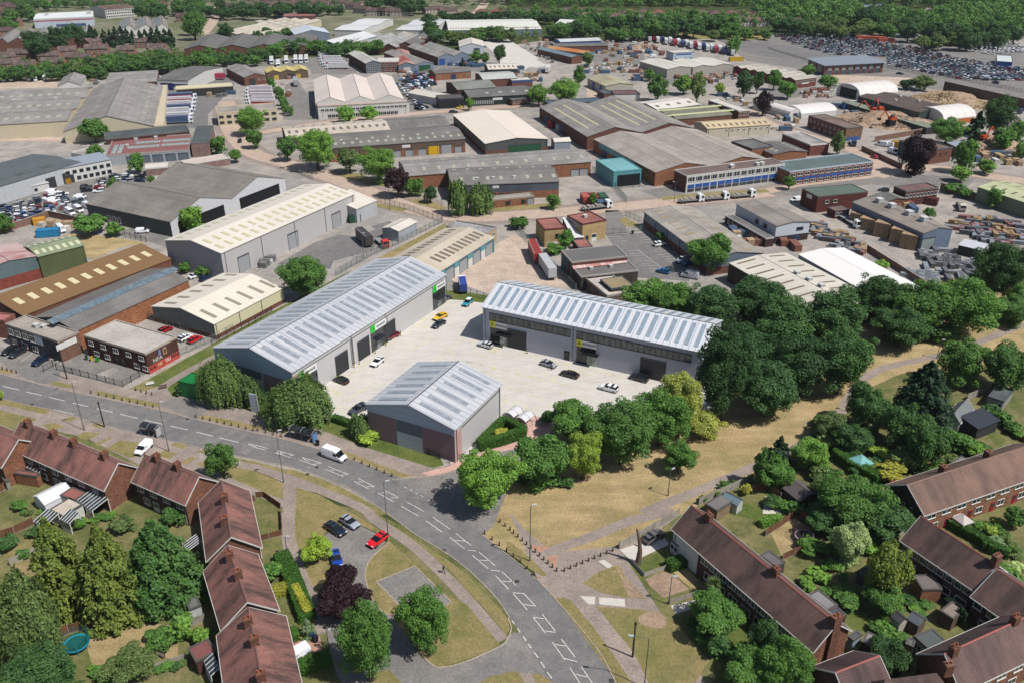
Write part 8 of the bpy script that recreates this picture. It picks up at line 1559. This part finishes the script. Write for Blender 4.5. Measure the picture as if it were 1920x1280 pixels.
def posts(t,a,b,n,where):
  def mk():
    q=MB();q.box(-.1,.1,-.1,.1,-.2,.75,flat((74,60,50),.9));q.box(-.12,.12,-.12,.12,.75,.82,flat((96,80,68),.9));return q.mesh('timber_post')
  a,b=P(t,*a)[0],P(t,*b)[0]
  for i in range(n):
    u=i/max(1,n-1);p=W(a[0]+(b[0]-a[0])*u,a[1]+(b[1]-a[1])*u);link('timber_post',unit('tp',mk),None,(p.x,p.y,0),.3,label=ORD[i]+' short timber post '+where,cat='post',group='short timber posts '+where)
for a in(('20',(685,390),(1150,492),9,'from left before the green kiosk verge'),('20',(1470,568),(1900,668),9,'from left below the kiosk driveway'),('21',(15,670),(190,715),4,'from left before the curved bus shelter'),('21',(740,888),(1020,1012),6,'from left at the unit junction kerb'),('20',(20,212),(125,238),4,'from left at the office forecourt'),('31',(1715,165),(1880,292),4,'from left below the field lamp'),('32',(12,158),(335,442),11,'from top along the path crossing'),('32',(392,442),(755,292),9,'from left along the fenced drive'),('32',(10,332),(165,475),4,'from top at the kerb of road crossing'),('31',(1830,75),(1905,135),3,'from left at the maple shadow'),('20',(1020,368),(1140,402),4,'from left at the graffiti wall corner')):posts(*a)
def shelter(px,py,rz,L,label,ad=None):
  p=W(px,py);r=thing('bus_shelter',label,'bus shelter',(p.x,p.y,.03),R(rz));D,H=1.5,2.5;fr=flat((150,152,156),.4,.4);q=MB()
  for x in(-L/2,0,L/2):
    for y in(0,D):q.box(x-.05,x+.05,y-.05,y+.05,0,H-.3,fr)
    n=8
    for i in range(n):
      a0,a1=math.pi*i/n,math.pi*(i+1)/n;q.hexa([(x-.05,D/2-math.cos(a0)*(D/2+.2),H-.35+.5*math.sin(a0)),(x+.05,D/2-math.cos(a0)*(D/2+.2),H-.35+.5*math.sin(a0)),(x+.05,D/2-math.cos(a1)*(D/2+.2),H-.35+.5*math.sin(a1)),(x-.05,D/2-math.cos(a1)*(D/2+.2),H-.35+.5*math.sin(a1)),(x-.05,D/2-math.cos(a0)*(D/2+.28),H-.25+.5*math.sin(a0)),(x+.05,D/2-math.cos(a0)*(D/2+.28),H-.25+.5*math.sin(a0)),(x+.05,D/2-math.cos(a1)*(D/2+.28),H-.25+.5*math.sin(a1)),(x-.05,D/2-math.cos(a1)*(D/2+.28),H-.25+.5*math.sin(a1))],fr)
  q.build('frame',r);q=MB();pr=[(D/2-math.cos(math.pi*i/8)*(D/2+.2),H-.32+.5*math.sin(math.pi*i/8))for i in range(9)]
  q.prism(pr+[(y,z-.04)for y,z in reversed(pr)],-L/2,L/2,glass_dark((50,52,56)),'x');q.build('roof',r)
  q=MB();q.box(-L/2,L/2,D-.02,D+.02,.3,1.9,glass_dark((190,200,200)));q.build('back_panel',r);q=MB();q.box(-L/2+.3,L/2-.4,D-.5,D-.2,.5,.56,flat((170,80,60)));q.build('bench',r)
  q=MB();q.box(L/2-.04,L/2+.08,.1,D-.1,.25,2.1,flat(ad or(190,190,190),.3));q.build('end_panel',r)
shelter(280,818,-19,4.0,'small bus shelter above the white people-carrier');shelter(566,826,-22,5.6,'long curved-roof bus shelter with blue advert panel beside the drooping tree',(90,140,200))
def cycle(px,py,rz,label):
  p=W(px,py);r=thing('cycle_shelter',label,'cycle shelter',(p.x,p.y,.04),R(rz));L,Rr=3.6,1.9
  for nm,m,t in(('frame',BLK,0),('cover',flat((226,224,226),.2,.5),1)):
    q=MB();xs=((-L/2,L/2),)if t else((-L/2-.06,-L/2+.06),(-.06,.06),(L/2-.06,L/2+.06));a0,a1=(.25,1.0)if t else(-.02,1.0);R2=Rr+.0 if t else Rr+.05
    pr=[(-math.cos(math.pi*(a0+(a1-a0)*i/12))*R2,max(0,math.sin(math.pi*(a0+(a1-a0)*i/12))*2.3))for i in range(11 if t else 12)]
    for x in xs:q.prism(pr+[(y*.97,z*.97)for y,z in reversed(pr)],x[0],x[1],m,'x')
    q.build(nm,r)
  q=MB()
  for i in range(4):q.tube((-1.2+i*.8,-.6,0),(-1.2+i*.8,-.6,.8),.03,.03,CHROME,6);q.tube((-1.2+i*.8,.4,0),(-1.2+i*.8,.4,.8),.03,.03,CHROME,6);q.tube((-1.2+i*.8,-.6,.8),(-1.2+i*.8,.4,.8),.03,.03,CHROME,6)
  q.build('rack',r)
cycle(962,784,55,'left cycle shelter behind the clipped hedge');cycle(984,793,55,'right cycle shelter with white canopy by the dome bush')
p=W(479,772);r=thing('sign_board','tall pale blank hoarding beside the long left-hand unit','sign',(p.x,p.y,0),R(-20));q=MB();q.box(-.9,.9,-.12,.12,.1,4.6,flat((188,198,208),.5));q.build('panel',r);q=MB();q.box(-.95,-.8,-.15,.15,0,4.7,SH);q.box(.8,.95,-.15,.15,0,4.7,SH);q.build('post',r)
FN=[('20',(425,212,925,342,1110,232),1.8,'rail','dark railing around the graffiti building yard'),('20',(330,228,470,150),1.8,'rail','short railing beside the navy estate car'),('20',(1340,115,1600,0,1750,-80),2,'palisade','grey palisade fence behind the graffiti building'),('10',(1110,1115,1350,1190,1600,1255),2,'palisade','railings below the cream-roofed warehouse'),('11',(900,232,1150,300,1400,392,1100,540,870,640,600,790),2.2,'palisade','long palisade fence around the asphalt yard'),('11',(-330,1310,0,1140,120,1060),1.8,'rail','railing between cream-roofed warehouse and long unit'),('11',(1365,895,1560,925,1760,985),2.2,'mesh','green mesh boundary fence at the top of forecourt'),('12',(0,385,70,480,180,600,340,760,480,900),2.2,'palisade','palisade fence beside the two long trailers'),('12',(1000,410,1180,530,1330,650),2,'mesh','green fence along the office car park'),('12',(850,340,985,395),2,'palisade','short palisade fence left of long grey roof'),('12',(700,478,870,470,1005,450),2,'palisade','gate and fence at the top of the office car park'),('21',(850,680,1150,790,1450,912,1500,895,1700,820,1920,742),1.5,'rail','low railings around the small gabled unit'),('22',(0,742,105,700),1.8,'rail','open dark gate beside the cycle shelters'),('13',(1290,145,1600,240,1930,350),2.8,'wall','grey block wall behind the scaffolders yard'),('13',(740,600,960,740,1180,880),2,'wall','wall between white membrane roof and scaffolders'),('10',(0,480,180,420,370,350,580,395),2.4,'wall','grey-green wall below the crowded car yard'),('10',(380,345,620,260,830,195),2.2,'palisade','palisade fence beside the crowded car yard'),('10',(900,490,1100,540),2,'rail','mesh fence behind the dry lawn'),('11',(300,10,430,75),2,'palisade','palisade gate beside the twin white-ended gables'),('12',(600,0,760,120,860,240),2.2,'palisade','fence below the teal box'),('12',(770,140,1005,118),2.6,'rail','blue gate before the open dark shed'),('03',(0,370,300,460),1.5,'rail','fence along the test track'),('03',(890,510,1200,575,1480,610,1920,700),2,'rail','fence along the lower edge of car compound'),('03',(800,1065,1150,1005),2.5,'wall','pale wall below the rubble heap'),('03',(700,1130,1000,1270),2.2,'wall','brick wall of the van yard by the purple tree'),('30',(405,968,520,905,770,850,870,840,1000,765,1165,690),1.8,'board','white-posted fence under the golden cypresses'),('30',(80,400,300,300),1.6,'white','grey board fence at left of golden cypresses'),('30',(0,195,110,160,260,90),1.7,'board','dark board fence by glass conservatory'),('20',(0,1135,160,1020),1.7,'board','brown fence at the left edge garden'),('31',(0,225,200,170,190,0),1.4,'board','dark fence around the small front lawns'),('21',(0,1170,60,1165,190,1255),1.4,'board','dark fence corner below the main road verge'),('20',(1780,1262,1920,1195),1.4,'board','dark fence beside the two-chimney pair'),('20',(800,1255,985,1150),1.7,'board','orange-brown fence between the two terraces'),('30',(1400,860,1540,815),1.6,'white','pink-grey fence panels behind middle house'),('30',(1170,1175,1400,1100),1.2,'white','pale low wall-like fence by the bench lawn'),('32',(805,275,950,195,1060,130,1250,25),1.7,'white','grey board fence along the drive by bare trunk'),('22',(1400,1225,1800,1045),1.8,'white','slatted fence along the park path'),('22',(1800,1130,1920,1110,2010,1190),1.8,'board','fence behind the yellow shrub'),('32',(900,380,990,480,1150,425),.9,'white','low picket fence round the green front lawn'),('32',(1185,685,1300,650,1460,590),1.0,'white','whitish picket fence beside the palm'),('33',(-20,180,90,110,210,20,370,125),1.7,'board','fence around the black trampoline garden'),('33',(110,355,280,280),1.5,'board','fence below the black trampoline lawn'),('33',(960,190,1080,115),1.8,'white','pale fence at the gable of aerial-topped terrace'),('23',(0,1090,120,1180,250,1275),1.8,'board','fence beside the peeling-roofed shed'),('23',(1490,440,1590,400,1650,385),1.8,'white','grey fence beside concrete garage'),('33',(1190,640,1280,590,1345,620),1.5,'board','orange fence panels behind aerial-topped terrace'),('23',(1690,590,1920,760),1.4,'board','fence right of the black pavilion'),('33',(530,-10,700,60),1.6,'board','dark fence behind the pale blossom tree')]
for t,c,h,k,l in FN:fence(P(t,*c),h,k,l)
p=W(*P('03',1310,690)[0]);q_=[W(*v)for v in P('03',1310,690,1500,735,1920,835)]
r=thing('boundary_wall','tall dark brown board wall beside the timber pile','wall',q_[0]);q=MB()
for a,b in zip(q_[:-1],q_[1:]):
  d=b-a;M=Matrix.Translation(a-q_[0])@Matrix.Rotation(math.atan2(d.y,d.x),4,'Z');q.box(0,d.length,-.2,.2,0,6,sheet((96,74,62),'X',1.2,.4),M)
q.build('wall_run',r)
def trampoline(px,py,rad,c,n,label):
  p=W(px,py,.9);r=thing('trampoline',label,'trampoline',(p.x,p.y,0));q=MB();cm,nm_=flat(c,.5),flat(n,.7);k=20
  for i in range(k):
    a,b=2*math.pi*i/k,2*math.pi*(i+1)/k;A,B_=Vector((math.cos(a),math.sin(a),0)),Vector((math.cos(b),math.sin(b),0));q.hexa([tuple(v+Vector((0,0,z)))for z in(.85,.93)for v in(A*rad*.84,A*rad,B_*rad,B_*rad*.84)],cm)
  q.build('rim',r);q=MB();q.poly([(math.cos(2*math.pi*i/k)*rad*.84,math.sin(2*math.pi*i/k)*rad*.84,.88)for i in range(k)],nm_);q.build('mat',r)
  def mk():
    q=MB();q.tube((0,0,0),(0,0,2.6),.04,.04,cm,6);return q.mesh('leg')
  for i in range(6):a=math.pi/3*i;link('leg',unit(('tl',c),mk),r,(math.cos(a)*rad,math.sin(a)*rad,0))
  q=MB()
  for i in range(k*3):
    a=2*math.pi*i/(k*3);q.tube((math.cos(a)*rad*.97,math.sin(a)*rad*.97,.9),(math.cos(a)*rad*.97,math.sin(a)*rad*.97,2.5),.016,.016,nm_,3,False)
  for z in(1.3,1.7,2.1,2.5):
    for i in range(k):a,b=2*math.pi*i/k,2*math.pi*(i+1)/k;q.tube((math.cos(a)*rad*.97,math.sin(a)*rad*.97,z),(math.cos(b)*rad*.97,math.sin(b)*rad*.97,z),.016,.016,nm_,3,False)
  q.build('net',r)
trampoline(143,1205,1.9,(40,150,176),(20,96,92),'turquoise trampoline with green net on the brown lawn');trampoline(1508,1003,1.7,(190,160,176),(30,32,36),'black trampoline with pink rim on the yellow lawn')
def parasol(px,py,w,c,label,name='parasol'):
  p=W(px,py,2.3);r=thing(name,label,name,(p.x,p.y,0),.4);q=MB();m=flat(c,.7,.1,0,.1)
  for i in range(4):
    a,b=[Vector((w*s,w*t,2.1))for s,t in(((-1,-1),(1,-1)),((1,-1),(1,1)),((1,1),(-1,1)),((-1,1),(-1,-1)))[i]];q.poly([a,b,(0,0,3)],m);q.poly([a-Vector((0,0,.25)),b-Vector((0,0,.25)),b,a],m)
  q.build('canopy',r);q=MB()
  for s,t in((-1,-1),(1,-1),(1,1),(-1,1))if name=='gazebo' else((0,0),):q.tube((w*s*.95,w*t*.95,0),(w*s*.95,w*t*.95,2.2 if s else 2.9),.04,.04,WH,6)
  q.build('pole',r)
parasol(1615,861,1.7,(130,190,186),'turquoise garden gazebo beside the tall dark hedge','gazebo');parasol(1806,971,1.3,(206,196,190),'pale parasol before the brown-tiled terrace')
def bin_(px,py,c,label,name='wheelie_bin'):
  p=W(px,py);r=thing(name,label,'bin',(p.x,p.y,.03),.5);q=MB();q.hexa([(-.25,-.3,.05),(.25,-.3,.05),(.25,.3,.05),(-.25,.3,.05),(-.32,-.38,1.0),(.32,-.38,1.0),(.32,.38,1.0),(-.32,.38,1.0)],flat(c,.5));q.build('body',r);q=MB();q.box(-.36,.36,-.42,.42,1.0,1.1,flat(tuple(int(v*.8)for v in c),.5));q.build('lid',r)
for x,y,c,l in((163,674,(30,90,60),'dark green wheelie bin left of the yellow one'),(173,676,(220,190,40),'yellow wheelie bin before the dark brick office'),(184,678,(50,150,50),'light green wheelie bin right of the yellow one'),(586,1196,(40,70,120),'blue wheelie bin beside the blue spruce'),(593,1202,(40,50,60),'dark wheelie bin beside the blue one'),(1186,439,(30,70,54),'green bin at the car park gate')):bin_(x,y,c,l)
bin_(596,834,(34,34,36),'black litter bin right of the curved-roof shelter','litter_bin')
for x,y,h,l in((301,1229,-30,'wooden garden bench on the brown lawn'),(282,722,25,'white bench at the graffiti wall corner'),(306,728,25,'dark bench beside the footpath fork')):
  p=W(x,y);r=thing('bench',l,'bench',(p.x,p.y,.04),R(h));m=flat((226,224,220))if 'white' in l else flat((110,96,86),.8);q=MB();q.box(-.9,.9,-.25,.2,.4,.46,m);q.build('seat',r);q=MB();q.box(-.9,.9,.2,.26,.5,.9,m);q.build('backrest',r)
  for s in(-.8,.8):q=MB();q.box(s-.04,s+.04,-.24,.24,0,.4,m);q.build('leg',r)
  # people
def person(px,py,rz,top,leg_,label,stride=.3):
  p=W(px,py);r=thing('person',label,'person',(p.x,p.y,.05),R(rz));s=stride
  V=[(0,0,.95,.15),(0,0,1.15,.14),(.02,0,1.38,.16),(.03,0,1.5,.06),(.05,0,1.6,.09),(.05,0,1.7,.10),(0,.1,.88,.1),(s*.55,.1,.5,.065),(s,.1,.08,.05),(s+.16,.1,.05,.04),(0,-.1,.88,.1),(-s*.3,-.1,.48,.065),(-s,-.1,.1,.05),(-s+.14,-.1,.04,.04),(0,.2,1.42,.06),(-s*.3,.26,1.15,.045),(-s*.2+.06,.27,.9,.035),(0,-.2,1.42,.06),(s*.3,-.26,1.15,.045),(s*.6,-.25,.93,.035)]
  Ed=[(0,1),(1,2),(2,3),(3,4),(4,5),(0,6),(6,7),(7,8),(8,9),(0,10),(10,11),(11,12),(12,13),(2,14),(14,15),(15,16),(2,17),(17,18),(18,19)]
  for h0 in(16,19):
    b=V[h0]
    for k in range(5):
      i=len(V);o=-.03+.015*k;L_=(.07,.09,.095,.09,.05)[k];V+=[(b[0]+o,b[1],b[2]-.05,.012),(b[0]+o*1.3+.02,b[1],b[2]-.05-L_,.009)];Ed+=[(h0,i),(i,i+1)]
  me=bpy.data.meshes.new('body');me.from_pydata([v[:3]for v in V],Ed,[]);o=bpy.data.objects.new('body',me);C.objects.link(o);o.parent=r;mo=o.modifiers.new('skin','SKIN');o.modifiers.new('sub','SUBSURF').levels=1
  for i,v in enumerate(V):me.skin_vertices[0].data[i].radius=(v[3],v[3]);me.skin_vertices[0].data[i].use_root=i==0
  for m in(flat((206,160,134)),flat(top,.9),flat(leg_,.9)):me.materials.append(m)
  dg_=bpy.context.evaluated_depsgraph_get();m2=bpy.data.meshes.new_from_object(o.evaluated_get(dg_));o.modifiers.clear();o.data=m2
  for m in(flat((206,160,134)),flat(top,.9),flat(leg_,.9)):
    if len(m2.materials)<3:m2.materials.append(m)
  for f in m2.polygons:z=f.center.z;f.material_index=2 if z<.92 and abs(f.center.y)<.2 else(1 if z<1.5 and z>1.0 else 0);f.use_smooth=True
  q=MB();n=10
  for i in range(n):
    for j in range(4):
      g=lambda a,b:(.04+.115*math.cos(a)*math.cos(b),.115*math.sin(a)*math.cos(b),1.70+.12*math.sin(b));a0,a1,b0,b1=6.283*i/n,6.283*(i+1)/n,j*.39,(j+1)*.39;q.poly([g(a0,b0),g(a1,b0),g(a1,b1),g(a0,b1)],flat((50,38,32),.9))
  q.build('hair',r)
person(832,1074,-50,(36,66,74),(40,42,50),'person in dark teal top walking on the footpath by the main road');person(1034,694,80,(40,40,44),(60,60,66),'person in dark clothes standing beside the silver hatchback',.1);person(965,784,100,(120,150,190),(40,44,60),'person in pale blue top at the left cycle shelter',.15)
# ---------------------------------------------------------------- the thin summer haze
hb=MB();hm=bpy.data.materials.new('haze');hm.use_nodes=True;n_=hm.node_tree;n_.nodes.remove(n_.nodes['Principled BSDF']);v_=n_.nodes.new('ShaderNodeVolumePrincipled');v_.inputs['Color'].default_value=(.80,.88,.97,1);v_.inputs['Density'].default_value=.00004;n_.links.new(v_.outputs[0],n_.nodes['Material Output'].inputs['Volume'])
hb.box(-1600,1600,-100,3300,-1.5,103,hm);hb.build('haze',kind='stuff',label='thin summer haze over the whole estate')
